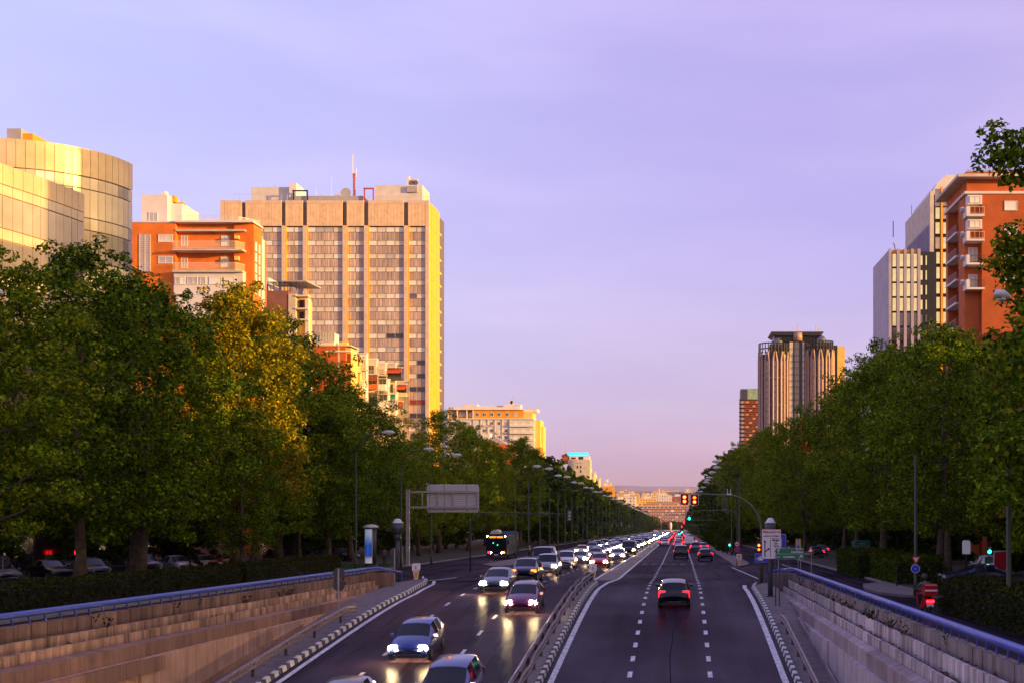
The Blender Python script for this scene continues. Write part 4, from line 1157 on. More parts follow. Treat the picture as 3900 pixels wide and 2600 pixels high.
for q in range(19): st.box(xs0, xs1, Ya - .06, Ya + .09, zs0 + (zs1 - zs0) * q / 18 - .025, zs0 + (zs1 - zs0) * q / 18 + .025)
sw = st.build('stair_window', 'render_cream', ap); MB().box(xs0, xs1, Ya - .02, Ya + .02, zs0, zs1).build('pane', 'glass_tan', sw)
for (zs, deep) in ((935, .5), (1090, 1.5), (1250, 1.5)):
    z = k1(0, zs)[1]
    block(ap, 'balcony_slab', xM + .02, k1(1828, 0)[0], Ya - deep + .4, Ya + .95, z - .14, z + .1, 'render_cream')
for zs in (1085, 1246):
    z = k1(0, zs)[1]; m = MB(); grid_rail(m, (xM + .06, Ya - 1.0), (k1(1778, 0)[0], Ya - 1.0), z + .1, z + 1.12, .11, .018)
    grid_rail(m, (k1(1778, 0)[0], Ya - 1.0), (k1(1826, 0)[0], Ya + .8), z + .1, z + 1.12, .11, .018)
    m.build('balustrade', 'balcony_rail', ap)
z = zr + .24; m = MB(); grid_rail(m, (xM + .05, Ya - .2), (k1(1745, 0)[0], Ya - .2), z, z + .7, .13, .02); grid_rail(m, (k1(1780, 0)[0], Ya), (k1(1885, 0)[0], Ya + 3), z - .1, z + .65, .13, .02)
m.build('balustrade', 'render_white', ap)
for (cx1, cy1, w, h) in ((1357, 1008, .95, 1.5), (1664, 1008, 1.15, 1.5), (1357, 1170, .95, 1.5), (1662, 1166, 1.2, 1.5)):
    window(ap, *k1(cx1, cy1), w, h, Ya + .87, 'f', 'render_white', 'blind_grey' if cx1 < 1500 else 'pane_white', .08, muntin=1)
# glazed white storeys under the balconies
zA, zB = k1(0, 1258)[1], k1(0, 1365)[1]
block(ap, 'white_bay', xM + .01, k1(1825, 0)[0], Ya - .6, Ya + .88, k1(0, 1420)[1], zA, 'render_white')
block(ap, 'white_bay', xM + .4, k1(1825, 0)[0], Ya - .9, Ya + .86, k1(0, 1600)[1], k1(0, 1425)[1], 'render_white')
for (c0, c1, pn) in ((1320, 1352, 'blind_grey'), (1358, 1395, 'pane_white'), (1412, 1448, 'blind_grey'), (1452, 1488, 'blind_grey'), (1505, 1550, 'blind_grey'), (1575, 1665, 'pane_white'), (1685, 1765, 'pane_white')):
    window(ap, (k1(c0, 0)[0] + k1(c1, 0)[0]) / 2, (k1(0, 1290)[1] + k1(0, 1345)[1]) / 2, k1(c1, 0)[0] - k1(c0, 0)[0] - .03, 1.05, Ya - .63, 'f', 'render_white', pn, .06)
window(ap, *k1(1745, 1470), .6, 1.4, Ya - .93, 'f', 'mullion', 'glass_dark', .06)
for q in range(5):
    zc = k1(0, 1035 + q * 81)[1] - .2
    window(ap, xE + .03, zc, .7, 1.3, Ya + 1.3, 'r', 'render_white', 'pane_white', .07); window(ap, xE + .03, zc - .1, .6, 1.3, Ya + 2.7, 'r', 'render_white', 'pane_white', .07)
MB().box(xB + .3, xB + .9, Ya - .1, Ya + .4, k1(0, 1000)[1], k1(0, 975)[1]).build('air_conditioner', 'render_sunlit_yellow', ap)
MB().box(xB + .3, xB + .9, Ya - .1, Ya + .4, k1(0, 1160)[1], k1(0, 1130)[1]).build('air_conditioner', 'render_sunlit_yellow', ap)

# narrow white balcony block behind it
wb = thing('apartment_block', 'narrow white apartment block with stacked balconies squeezed behind the orange brick block', 'apartment block', (-63, 180, S(180)))
Yw = 177.0
k2 = lambda x, y: (atx(800 + x / 1.96, Yw), atz(500 + y / 1.96, Yw))
block(wb, 'wall', k2(290, 0)[0], k2(355, 0)[0], Yw, Yw + 3, zb_, k2(0, 785)[1], 'render_white')
for zs in (812, 960, 1125):
    block(wb, 'balcony', k2(316, 0)[0], k2(366, 0)[0], Yw - .8, Yw + 1.5, k2(0, zs)[1], k2(0, zs - 42)[1], 'render_cream')
    window(wb, k2(338, 0)[0], k2(0, zs - 75)[1], .9, 1.3, Yw - .03, 'f', 'render_white', 'blind_grey', .07)
block(wb, 'netting', k2(317, 0)[0], k2(364, 0)[0], Yw - .95, Yw - .9, k2(0, 1440)[1], k2(0, 1200)[1], 'net_green')

# ---- brown brick building with a pergola ------------------------------------------
Yb = 200.0
bb = thing('apartment_block', 'brown brick block with a roof pergola and sunlit yellow balconies on its right flank', 'apartment block', (-68, 206, S(206)))
k3 = lambda x, y: (atx(800 + x / 1.96, Yb), atz(500 + y / 1.96, Yb))
zb3 = S(205) - 1
block(bb, 'brick_wall', k3(330, 0)[0], k3(585, 0)[0], Yb, Yb + 11, zb3, k3(0, 1192)[1], 'brick_brown')
block(bb, 'pale_pier', k3(586, 0)[0], k3(640, 0)[0], Yb - .1, Yb + 9, zb3, k3(0, 1215)[1], 'render_cream')
block(bb, 'flank_wall', k3(640, 0)[0] + .01, k3(715, 0)[0], Yb + 1, Yb + 3, zb3, k3(0, 1235)[1], 'render_sunlit_yellow')
block(bb, 'white_pier', k3(707, 0)[0], k3(733, 0)[0], Yb + .2, Yb + .9, zb3, k3(0, 1250)[1], 'render_white')
for zs in (1235, 1330, 1412): block(bb, 'balcony_slab', k3(640, 0)[0], k3(735, 0)[0], Yb - .3, Yb + 1.1, k3(0, zs)[1], k3(0, zs - 10)[1], 'render_white')
for zs in (1285, 1375): window(bb, k3(668, 0)[0], k3(0, zs)[1], 1.0, 1.5, Yb + .96, 'f', 'mullion', 'glass_dark', .08)
block(bb, 'penthouse', k3(330, 0)[0], k3(422, 0)[0], Yb + 1, Yb + 6, k3(0, 1192)[1] + .01, k3(0, 1085)[1], 'render_white')
MB().prism([(Yb - .5, k3(0, 1118)[1]), (Yb + 8, k3(0, 1118)[1] + .2), (Yb + 8, k3(0, 1118)[1]), (Yb - .5, k3(0, 1118)[1] - .2)], 'x', k3(540, 0)[0], k3(725, 0)[0]).build('pergola_roof', 'roof_grey', bb)
m = MB(); zz = k3(0, 1192)[1]
for c in (425, 470, 510, 550, 590, 640, 690, 720): m.box(k3(c, 0)[0], k3(c, 0)[0] + .09, Yb + .2, Yb + .3, zz, k3(0, 1122)[1])
for q in range(8): m.box(k3(425, 0)[0], k3(560, 0)[0], Yb + .2 + q * .7, Yb + .28 + q * .7, k3(0, 1125)[1], k3(0, 1121)[1])
grid_rail(m, (k3(425, 0)[0], Yb + .1), (k3(600, 0)[0], Yb + .1), zz, zz + .9, .5, .03)
m.build('pergola_frame', 'steel_dark', bb)

# ---- stepped row with balconies and awnings -----------------------------------------
Y5 = 214.0
k5 = lambda x, y, Y: (atx(1150 + x / 2.614, Y), atz(1150 + y / 2.614, Y))
row = thing('apartment_block', 'red brick and white stepped apartment row with cluttered balconies in front of the tower', 'apartment block', (-64, 220, S(220)))
zb5 = S(220) - 1
block(row, 'brick_wall', k5(40, 0, Y5)[0], k5(355, 0, Y5)[0], Y5, Y5 + 6, zb5, k5(0, 440, Y5)[1], 'brick_red')
block(row, 'brick_pier', k5(375, 0, Y5)[0], k5(432, 0, Y5)[0], Y5, Y5 + 4, zb5, k5(0, 440, Y5)[1], 'brick_red')
block(row, 'white_strip', k5(356, 0, Y5)[0], k5(374, 0, Y5)[0], Y5 - .05, Y5 + 4, zb5, k5(0, 436, Y5)[1], 'render_cream')
block(row, 'cornice', k5(235, 0, Y5)[0], k5(490, 0, Y5)[0], Y5 - .25, Y5 + 5, k5(0, 497, Y5)[1], k5(0, 482, Y5)[1], 'render_white')
block(row, 'cornice', k5(40, 0, Y5)[0], k5(490, 0, Y5)[0], Y5 - .2, Y5 + 5, k5(0, 440, Y5)[1] + .01, k5(0, 428, Y5)[1], 'render_cream')
block(row, 'flank_wall', k5(433, 0, Y5)[0], k5(484, 0, Y5)[0], Y5 + .3, Y5 + 5, zb5, k5(0, 455, Y5)[1], 'render_sunlit_yellow')
for zs in (560, 660, 760, 860): window(row, k5(462, 0, Y5)[0], k5(0, zs, Y5)[1], .9, 2.0, Y5 + .27, 'f', 'render_sunlit_yellow', 'glass_red', .1)
block(row, 'sunroom', k5(148, 0, Y5)[0], k5(305, 0, Y5)[0], Y5 + 1, Y5 + 4, k5(0, 430, Y5)[1], k5(0, 300, Y5)[1], 'render_white')
for q in range(5): window(row, k5(182 + q * 27, 0, Y5)[0], k5(0, 338, Y5)[1], .7, 1.9, Y5 + .96, 'f', 'render_white', 'blind_grey', .06, muntin=0)
block(row, 'roof_clutter', k5(340, 0, Y5)[0], k5(420, 0, Y5)[0], Y5 + 2, Y5 + 3, k5(0, 430, Y5)[1], k5(0, 385, Y5)[1], 'render_sunlit_yellow')
# stepped volumes receding along the street: (crop x0, x1, top y, Y, wall)
vols = [(484, 575, 540, 222, 'render_sunlit_yellow'), (574, 640, 515, 228, 'render_white'), (640, 738, 570, 234, 'render_cream'), (738, 828, 610, 242, 'render_cream'), (828, 928, 612, 252, 'render_cream'), (760, 860, 770, 246, 'render_white'), (856, 940, 900, 256, 'render_white'), (920, 1050, 790, 262, 'render_cream')]  # sunlight painted into the first wall's colour, later walls stay pale
vrng = random.Random(17)
for (a, b, t, Y, m) in vols:
    xa_, xb_, zt_ = k5(a, 0, Y)[0], k5(b, 0, Y)[0], k5(0, t, Y)[1]
    MB().prism([(xa_, Y), (xb_, Y), (xb_, Y + 1.5), (xb_ - 3.2, Y + 9), (xa_ - 3.2, Y + 9)], 'z', zb5, zt_).build('stepped_wall', m, row)
    block(row, 'coping', xa_ - .1, xb_ + .12, Y - .12, Y + 1.6, zt_ + .01, zt_ + .2, 'render_white')
    for r in range(6):
        zw = zt_ - 2.0 - r * 3.1
        window(row, xa_ + (xb_ - xa_) * .5, zw, (xb_ - xa_) * .62, 1.7, Y - .03, 'f', 'mullion', vrng.choice(['glass_dark', 'glass_dark', 'blind_grey', 'pane_pale']), .08, muntin=1)
        block(row, 'balcony_slab', xa_ + .1, xb_ + .5, Y - .85, Y - .06, zw - 1.12, zw - .98, 'render_cream')
        m_ = MB(); grid_rail(m_, (xa_ + .1, Y - .8), (xb_ + .45, Y - .8), zw - .98, zw - .15, .16, .02); m_.build('balustrade', vrng.choice(['steel_black', 'balcony_rail', 'roof_grey']), row)
        if b - a > 80: window(row, xb_ + .03, zw, .7, 1.5, Y + .75, 'r', 'render_white', 'glass_dark', .08)
def balc(a, b, zs, Y, hh, wall, pane, aw=None, plants=False):
    z = k5(0, zs, Y)[1]; xa_, xb_ = k5(a, 0, Y)[0], k5(b, 0, Y)[0]
    block(row, 'balcony', xa_, xb_, Y - 1.1, Y - .02, z - .2, z + hh, wall)
    window(row, (xa_ + xb_) / 2, z + hh + .85, (xb_ - xa_) * .9, 1.6, Y - .05, 'f', 'mullion', pane, .07, muntin=1)
    block(row, 'balcony_roof', xa_, xb_ + .2, Y - 1.2, Y - .03, z + hh + 1.75, z + hh + 1.9, 'render_cream')
    if aw: MB().prism([(Y - 1.9, z + hh + .7), (Y - .1, z + hh + 1.7), (Y - .1, z + hh + 1.62), (Y - 1.9, z + hh + .62)], 'x', xa_ + .1, xb_ - .1).build('awning', aw, row)
    if plants:
        rr_ = np.random.default_rng(int(a)); P = np.array([xa_, Y - 1.2, z + hh]) + rr_.random((160, 3)) * np.array([xb_ - xa_, .3, .55])
        leaves(P, rr_, (.08, .16)).build('balcony_plants', 'leaf_dark', row)
balc(500, 575, 690, 221.9, .9, 'render_sunlit_yellow', 'glass_dark'); balc(575, 635, 860, 227.9, 1.6, 'render_white', 'pane_white')
balc(636, 760, 860, 233.5, .9, 'brick_red', 'glass_red', None, True); balc(636, 760, 1030, 233.5, .8, 'steel_dark', 'glass_dark', None, True)
balc(764, 845, 870, 241.5, 1.0, 'render_white', 'glass_dark'); balc(764, 855, 1080, 241.5, 2.0, 'render_white', 'glass_dark')
balc(856, 935, 1040, 251.5, .8, 'roof_grey', 'blind_grey', 'net_green'); balc(832, 1000, 770, 251.5, .6, 'steel_dark', 'glass_dark', 'awning_red', True)
balc(920, 1048, 935, 261.0, .7, 'render_cream', 'glass_dark', 'awning_red', True); balc(950, 1008, 1105, 261.4, .7, 'render_cream', 'glass_dark', 'awning_red')
for zs in (1235, 1375): balc(950, 1004, zs, 261.4, .8, 'render_cream', 'blind_grey')
for zs in (1180, 1320): window(row, k5(1030, 0, 262)[0], k5(0, zs, 262)[1], .7, 1.5, 261.96, 'f', 'mullion', 'glass_dark', .07)
for (a, zs) in ((880, 1160), (880, 1300), (905, 1220)): window(row, k5(a, 0, 256)[0], k5(0, zs, 256)[1], 2.0, 1.7, 255.96, 'f', 'render_cream', 'blind_grey', .08, muntin=1)

# ---- orange attic building ------------------------------------------------------------
Y7 = 500.0
k7 = lambda x, y: (atx(1650 + x / 3.92, Y7), atz(1500 + y / 3.92, Y7))
oa = thing('apartment_block', 'white apartment block with an orange attic storey and white roof rooms beyond the tower', 'apartment block', (-76, 506, S(506)))
zb7 = S(506) - 1
block(oa, 'wall', k7(215, 0)[0], k7(1510, 0)[0], Y7, Y7 + 14, zb7, k7(0, 372)[1], 'render_white')
block(oa, 'attic_wall', k7(598, 0)[0], k7(1345, 0)[0], Y7 + .3, Y7 + 12, k7(0, 362)[1], k7(0, 235)[1], 'orange_wall')
block(oa, 'attic_wall', k7(210, 0)[0], k7(597, 0)[0], Y7 + 1.6, Y7 + 12, k7(0, 362)[1], k7(0, 250)[1], 'orange_wall')
block(oa, 'attic_corner', k7(1346, 0)[0], k7(1480, 0)[0], Y7 + .3, Y7 + 12, k7(0, 362)[1], k7(0, 262)[1], 'render_sunlit_yellow')
block(oa, 'cornice', k7(205, 0)[0], k7(1500, 0)[0], Y7 - .6, Y7 + 12, k7(0, 376)[1], k7(0, 358)[1], 'render_white')
block(oa, 'roof_slab', k7(205, 0)[0], k7(1345, 0)[0], Y7 - .4, Y7 + 12, k7(0, 234)[1], k7(0, 226)[1], 'render_cream')
block(oa, 'parapet', k7(213, 0)[0], k7(1290, 0)[0], Y7 + .2, Y7 + .5, k7(0, 226)[1], k7(0, 190)[1], 'render_white')
block(oa, 'roof_room', k7(436, 0)[0], k7(645, 0)[0], Y7 + 2, Y7 + 8, k7(0, 226)[1], k7(0, 145)[1], 'render_white')
block(oa, 'roof_room', k7(646, 0)[0], k7(1035, 0)[0], Y7 + 3, Y7 + 9, k7(0, 226)[1], k7(0, 162)[1], 'render_white')
block(oa, 'roof_room', k7(1036, 0)[0], k7(1290, 0)[0], Y7 + 2, Y7 + 8, k7(0, 226)[1], k7(0, 145)[1], 'render_white')
block(oa, 'sunlit_flank', k7(1511, 0)[0], k7(1590, 0)[0], Y7 + 1.2, Y7 + 14, zb7, k7(0, 380)[1], 'render_sunlit_yellow')
block(oa, 'sunlit_flank', k7(1590, 0)[0] + .01, k7(1622, 0)[0], Y7 + 5, Y7 + 14, zb7, k7(0, 470)[1], 'render_sunlit_yellow')
block(oa, 'corner_terrace', k7(1350, 0)[0], k7(1545, 0)[0], Y7 + 1, Y7 + 10, k7(0, 262)[1], k7(0, 215)[1], 'render_white')
m = MB(); grid_rail(m, (k7(1295, 0)[0], Y7 + 1), (k7(1532, 0)[0], Y7 + 1), k7(0, 215)[1], k7(0, 148)[1], 2.2, .08); m.build('roof_railing', 'render_white', oa)
for (c, y) in ((1142, 112), (1165, 118)): MB().lathe([(.9, -.2), (.8, 0), (.1, .2)], 10, (*[k7(c, y)[0], Y7 + 3][0:2], k7(c, y)[1]), axis='y').build('dish_antenna', 'render_white', oa)
MB().tube([(k7(1175, 0)[0], Y7 + 4, k7(0, 145)[1]), (k7(1175, 0)[0], Y7 + 4, k7(0, 0)[1])], .12, 5).build('antenna', 'roof_grey', oa)
for c in (655, 763, 873, 981, 1103, 1227): window(oa, *k7(c, 302), 1.45, 1.5, Y7 + .27, 'f', 'render_white', 'glass_dark' if c < 1200 else 'blind_grey', .16, muntin=1)
for (c, w) in ((290, 3.2), (420, 2.6), (555, 1.3)): window(oa, *k7(c, 300), w, 1.6, Y7 + 1.56, 'f', 'render_white', 'blind_grey', .12, muntin=2)
for c in (215, 355, 500, 592): block(oa, 'attic_pier', k7(c - 6, 0)[0], k7(c + 6, 0)[0], Y7 - .1, Y7 + 1.5, k7(0, 358)[1], k7(0, 234)[1], 'render_white')
for c in (600, 708, 815, 921, 1030, 1138): block(oa, 'facade_rib', k7(c - 5, 0)[0], k7(c + 5, 0)[0], Y7 - .25, Y7 - .005, zb7, k7(0, 376)[1], 'render_cream')
for ri, y in enumerate((435, 543, 645)):
    for c in (548, 655, 763, 873, 981, 1088):
        window(oa, *k7(c, y), 1.35, 1.4, Y7 - .03, 'f', 'render_white' if (c + ri) % 2 else 'pane_pale', random.choice(['glass_dark', 'blind_grey', 'pane_white', 'glass_dark']), .13, muntin=1)
    block(oa, 'string_course', k7(500, 0)[0], k7(1140, 0)[0], Y7 - .12, Y7 - .006, k7(0, y + 62)[1], k7(0, y + 55)[1], 'render_white')
    block(oa, 'glazed_balcony', k7(1145, 0)[0], k7(1505, 0)[0], Y7 - 1.1, Y7 - .01, k7(0, y + 50)[1], k7(0, y + 18)[1], 'render_white')
    for q in range(6): window(oa, k7(1175 + q * 59, 0)[0], k7(0, y - 2)[1], 1.8, 1.5, Y7 - .5, 'f', 'render_white', 'pane_white' if q % 2 else 'pane_pale', .1, muntin=1)
for c in (300, 425): window(oa, *k7(c, 436), 3.9, 1.6, Y7 - .03, 'f', 'render_white', 'glass_dark', .1, muntin=1)
for (c, y) in ((768, 470), (878, 465), (1090, 578), (965, 580)): MB().box(*[k7(c - 20, 0)[0], k7(c + 20, 0)[0]], Y7 - .5, Y7 - .06, k7(0, y + 14)[1], k7(0, y - 14)[1]).build('air_conditioner', 'render_cream', oa)
# small house with a slate roof in front of it
sh = thing('house', 'small cream house with a slate roof half hidden by the treetops', 'house', (atx(1650 + 870 / 3.92, 400), 405, S(405)))
k8 = lambda x, y: (atx(1650 + x / 3.92, 400), atz(1500 + y / 3.92, 400))
block(sh, 'wall', k8(660, 0)[0], k8(945, 0)[0], 400, 408, S(405) - 1, k8(0, 705)[1], 'render_sunlit_yellow')
block(sh, 'roof_room', k8(700, 0)[0], k8(835, 0)[0], 401, 406, k8(0, 705)[1], k8(0, 585)[1], 'render_white')
MB().prism([(k8(905, 0)[0], k8(0, 625)[1]), (k8(1090, 0)[0], k8(0, 745)[1]), (k8(900, 0)[0], k8(0, 745)[1])], 'y', 401, 409).build('slate_roof', 'lilac_wall', sh)
block(sh, 'brick_wall', k8(950, 0)[0], k8(1180, 0)[0], 401.2, 408, S(405) - 1, k8(0, 750)[1], 'brick_red')
window(sh, *k8(715, 640), .9, 1.3, 400.96, 'f', 'render_white', 'glass_dark', .08)

# ---- building with a cyan roof sign -----------------------------------------------------
Y9 = 750.0
k9 = lambda x, y: (atx(2100 + x / 2.613, Y9), atz(1600 + y / 2.613, Y9))
bs = thing('office_building', 'pale office block carrying a bright cyan roof sign', 'office building', (-63, 756, S(756)))
block(bs, 'wall', k9(165, 0)[0], k9(385, 0)[0], Y9, Y9 + 12, S(756) - 1, k9(0, 388)[1], 'render_cream')
block(bs, 'attic', k9(180, 0)[0], k9(375, 0)[0], Y9 + 1.5, Y9 + 10, k9(0, 388)[1], k9(0, 352)[1], 'render_white')
MT['cyan_sign'] = glow('cyan_sign', (.0, .66, .95), .95)
block(bs, 'roof_sign', k9(160, 0)[0], k9(367, 0)[0], Y9 + .5, Y9 + 1.1, k9(0, 346)[1], k9(0, 318)[1], 'cyan_sign')
for (c, y, w, h) in ((292, 374, 3, 2), (215, 374, 2.6, 1.2), (260, 462, 1, 1.7), (292, 462, 1, 1.7), (292, 506, 1, 1.7), (262, 424, 1, .5), (292, 424, 1, .5), (235, 374, .8, 1.2)): window(bs, *k9(c, y), w, h, Y9 + (1.45 if y < 388 else -.03), 'f', 'mullion', 'glass_dark', .08)
MB().tube([(k9(134, 0)[0], Y9 + 3, k9(0, 388)[1]), (k9(134, 0)[0], Y9 + 3, k9(0, 235)[1])], .2, 5).build('antenna', 'roof_grey', bs)
MB().prism([(k9(95, 0)[0], k9(0, 345)[1]), (k9(150, 0)[0], k9(0, 325)[1]), (k9(165, 0)[0], k9(0, 345)[1]), (k9(165, 0)[0], k9(0, 430)[1]), (k9(120, 0)[0], k9(0, 430)[1])], 'y', Y9 + 2, Y9 + 9).build('side_wing', 'brick_red', bs)

# ---- distant sunlit houses ----------------------------------------------------------------
def far_block(xa_, xb_, yt, Y, m, label, parts=True, group=None, depth=14, flank='render_sunlit_yellow', z0=None, name='apartment_block'):
    x0, x1, zt_ = atx(xa_, Y), atx(xb_, Y), atz(yt, Y)
    zb = (S(Y + 5) - 1) if z0 is None else z0
    t = thing(name, label, 'apartment block', ((x0 + x1) / 2, Y + depth / 2, zb), 0, group)
    block(t, 'wall', x0, x1, Y, Y + depth, zb, zt_, m)
    block(t, 'sunlit_flank', x1 + .01, x1 + .35, Y + .3, Y + depth - .3, zb, zt_ - .2, flank)  # thin slab with sunlight painted into its colour
    block(t, 'parapet', x0 - .2, x1 + .6, Y - .2, Y + depth, zt_ + .01, zt_ + .6, 'render_cream')
    block(t, 'roof_room', x0 + (x1 - x0) * .25, x0 + (x1 - x0) * .6, Y + 3, Y + depth - 3, zt_ + .61, zt_ + 2.8, 'render_white')
    if parts:
        fh = 3.2; w = 1.5; nx = max(2, int((x1 - x0) / 3.2)); nz_ = min(5, int((zt_ - zb) / fh))
        for r in range(nz_):
            for q in range(nx):
                window(t, x0 + (x1 - x0) * (q + .5) / nx, zt_ - 1.7 - r * fh, w, 1.5, Y - .03, 'f', 'render_cream', random.choice(['glass_dark', 'glass_dark', 'blind_grey']), .12)
    return t
far_block(2232, 2262, 1800, 800, 'render_cream', 'grey stone block just below the cyan roof sign building', True, None)
far_block(2250, 2281, 1822, 860, 'render_cream', 'yellow lit tower house with one dark stair slot left of the far city', True, None)
far_block(2285, 2338, 1852, 930, 'orange_wall', 'stepped golden apartment house at the end of the left tree row', True, None, flank='sunlit_gold')
far_block(2300, 2322, 1838, 960, 'render_sunlit_yellow', 'slim golden house rising behind the stepped golden one', True, None, flank='sunlit_gold')
def red_block():
    Y = 1420.0; k = lambda x, y: (atx(2300 + x / 4.48, Y), atz(1750 + y / 4.48, Y))
    t = thing('apartment_block', 'long red brick apartment block with white windows closing the end of the avenue', 'apartment block', (-25, Y + 6, S(Y)))
    block(t, 'wall', k(560, 0)[0], k(1400, 0)[0], Y, Y + 14, S(Y) - 1, k(0, 790)[1], 'brick_far')
    block(t, 'attic', k(600, 0)[0], k(1390, 0)[0], Y + 2, Y + 13, k(0, 790)[1], k(0, 745)[1], 'brick_far')
    block(t, 'attic', k(740, 0)[0], k(1280, 0)[0], Y + 4, Y + 13, k(0, 745)[1], k(0, 712)[1], 'pink_stone')
    block(t, 'terrace_edge', k(590, 0)[0], k(1395, 0)[0], Y - .4, Y + 3, k(0, 788)[1], k(0, 775)[1], 'orange_wall')
    for r, y in enumerate((762, 808, 868, 922, 975, 1028)):
        if r == 0: xs_ = range(650, 1380, 62)
        elif r == 1: xs_ = range(640, 1390, 70)
        else: xs_ = range(600, 1390, 58)
        for x in xs_:
            window(t, k(x, 0)[0], k(0, y)[1], 2.9 if r != 1 else 4.6, 2.2, Y - .04 if r else Y + 1.95, 'f', 'render_white', 'glass_dark' if (x * 7 + r) % 5 else 'blind_grey', .45)
    window(t, k(1170, 0)[0], k(0, 868)[1], 3.4, 2.6, Y - .05, 'f', 'render_white', 'pane_white', .3)
red_block()
def cream_block(a, b, yt, Y, m, lab, dp=16): return far_block(a, b, yt, Y, m, lab, True, None, dp)
cream_block(2436, 2500, 1898, 1560, 'render_sunlit_yellow', 'long yellow lit roof storey behind the red brick block')
cream_block(2500, 2556, 1885, 1620, 'render_white', 'white lit block beside the yellow roof storey, behind the red brick block')
cream_block(2360, 2420, 1890, 1300, 'render_white', 'white lit block left of the red brick block, above the lamp heads')
cream_block(2345, 2385, 1903, 1180, 'render_cream', 'cream lit block lowest of the white houses at the left treetops')
cream_block(2560, 2600, 1889, 1700, 'brick_far', 'pink red block right of the white one, beside the hanging signals')
crng2 = random.Random(21)
FARW = bmat('far_wall_warm', (.84, .56, .28), .8, .25, .06)
FARW2 = bmat('far_wall_pale', (.86, .66, .48), .8, .2, .06)
FARW3 = bmat('far_wall_red', (.60, .20, .09), .8, .2, .06)
for i in range(95):
    Y = 1750 + 2300 * (i / 95) ** 1.2
    xs = crng2.uniform(2270, 2790); w = crng2.uniform(9, 26)
    zt_ = S(Y) + crng2.uniform(14, 27) + (8 if crng2.random() < .12 else 0)
    x0 = atx(xs, Y); ww = crng2.uniform(12, 34)
    t = thing('apartment_block', 'sunlit apartment block in the hazy distant city', 'apartment block', (x0, Y, S(Y) - 2), 0, 'blocks of the distant city')
    m = crng2.choice([FARW, FARW, FARW2, FARW2, FARW3])
    MB().box(x0, x0 + ww, Y, Y + 18, S(Y) - 2, zt_).build('wall', m, t)
    MB().box(x0 + ww * .2, x0 + ww * .5, Y + 3, Y + 12, zt_ + .01, zt_ + crng2.uniform(2, 5)).build('roof_room', FARW2, t)
    wm = MB()
    for r in range(3):
        for q in range(int(ww / 4)): wm.box(x0 + 1.5 + q * 4, x0 + 3.2 + q * 4, Y - .15, Y - .02, zt_ - 3 - r * 3.6, zt_ - 1.2 - r * 3.6)
    tag(wm.build('windows', 'glass_smoke', t), kind='stuff')
# tower crane
cr = thing('tower_crane', 'yellow tower crane above the distant white block', 'crane', (atx(2510, 2000), 2000, S(2000)))
xk, zk = at(2510, 1873, 2000)
m = MB(); m.tube([(xk, 2000, S(2000)), (xk, 2000, zk + 6)], .9, 4); m.build('mast', 'render_sunlit_yellow', cr)
MB().tube([(xk - 9, 2000, zk), (xk + 34, 2000, zk + 2.5)], [.9, .5], 4).build('jib', 'render_sunlit_yellow', cr)
MB().box(xk - 10, xk - 5, 1999, 2001, zk - 4, zk - .6).build('counterweight', 'orange_wall', cr)
MB().tube([(xk - 8, 2000, zk + .6), (xk, 2000, zk + 7), (xk + 22, 2000, zk + 1.8)], .22, 4).build('tie_rod', 'render_sunlit_yellow', cr)

# ---- flyover at the end of the avenue ---------------------------------------------------------
fo = thing('flyover', 'dark flyover crossing the end of the avenue', 'bridge', (-12, 1352, S(1352)))
zd = atz(2021, 1350)
block(fo, 'deck', atx(2515, 1350) - 14, atx(2625, 1350) + 20, 1350, 1362, zd - 1.2, zd + .6, 'steel_dark')
block(fo, 'parapet', atx(2515, 1350) - 14, atx(2625, 1350) + 20, 1349.6, 1349.9, zd + .0, zd + 1.5, 'lilac_wall')
for x in (-24, -9, 10): block(fo, 'pier', x, x + 1.2, 1352, 1360, S(1352) - 1, zd - 1.21, 'roof_grey')
ob = thing('monument', 'slender white monument standing on the flyover axis', 'monument', (atx(2555, 1346), 1346, S(1346)))
xo = atx(2554, 1346)
MB().lathe([(1.0, S(1346)), (1.0, atz(2012, 1346)), (1.6, atz(2008, 1346)), (1.7, atz(1996, 1346)), (.9, atz(1988, 1346)), (.1, atz(1986, 1346))], 10, (xo, 1346, 0)).build('shaft', 'render_white', ob, True)
MB().lathe([(2.2, S(1346) - .5), (2.2, S(1346) + 1)], 10, (xo, 1346, 0)).build('plinth', 'roof_grey', ob)
vg = thing('gantry_sign', 'long pale overhead gantry sign in front of the red brick block', 'gantry', (-16, 1150, S(1150)))
zg = atz(1960, 1150)
block(vg, 'beam', atx(2517, 1150), atx(2618, 1150), 1150, 1150.8, zg - .5, zg + .6, 'steel')
block(vg, 'sign_panel', atx(2573, 1150), atx(2582, 1150), 1149.5, 1149.9, zg - 3.6, zg, 'roof_white')
block(vg, 'post', atx(2517, 1150), atx(2517, 1150) + .8, 1150.1, 1150.7, S(1150), zg - .51, 'steel')

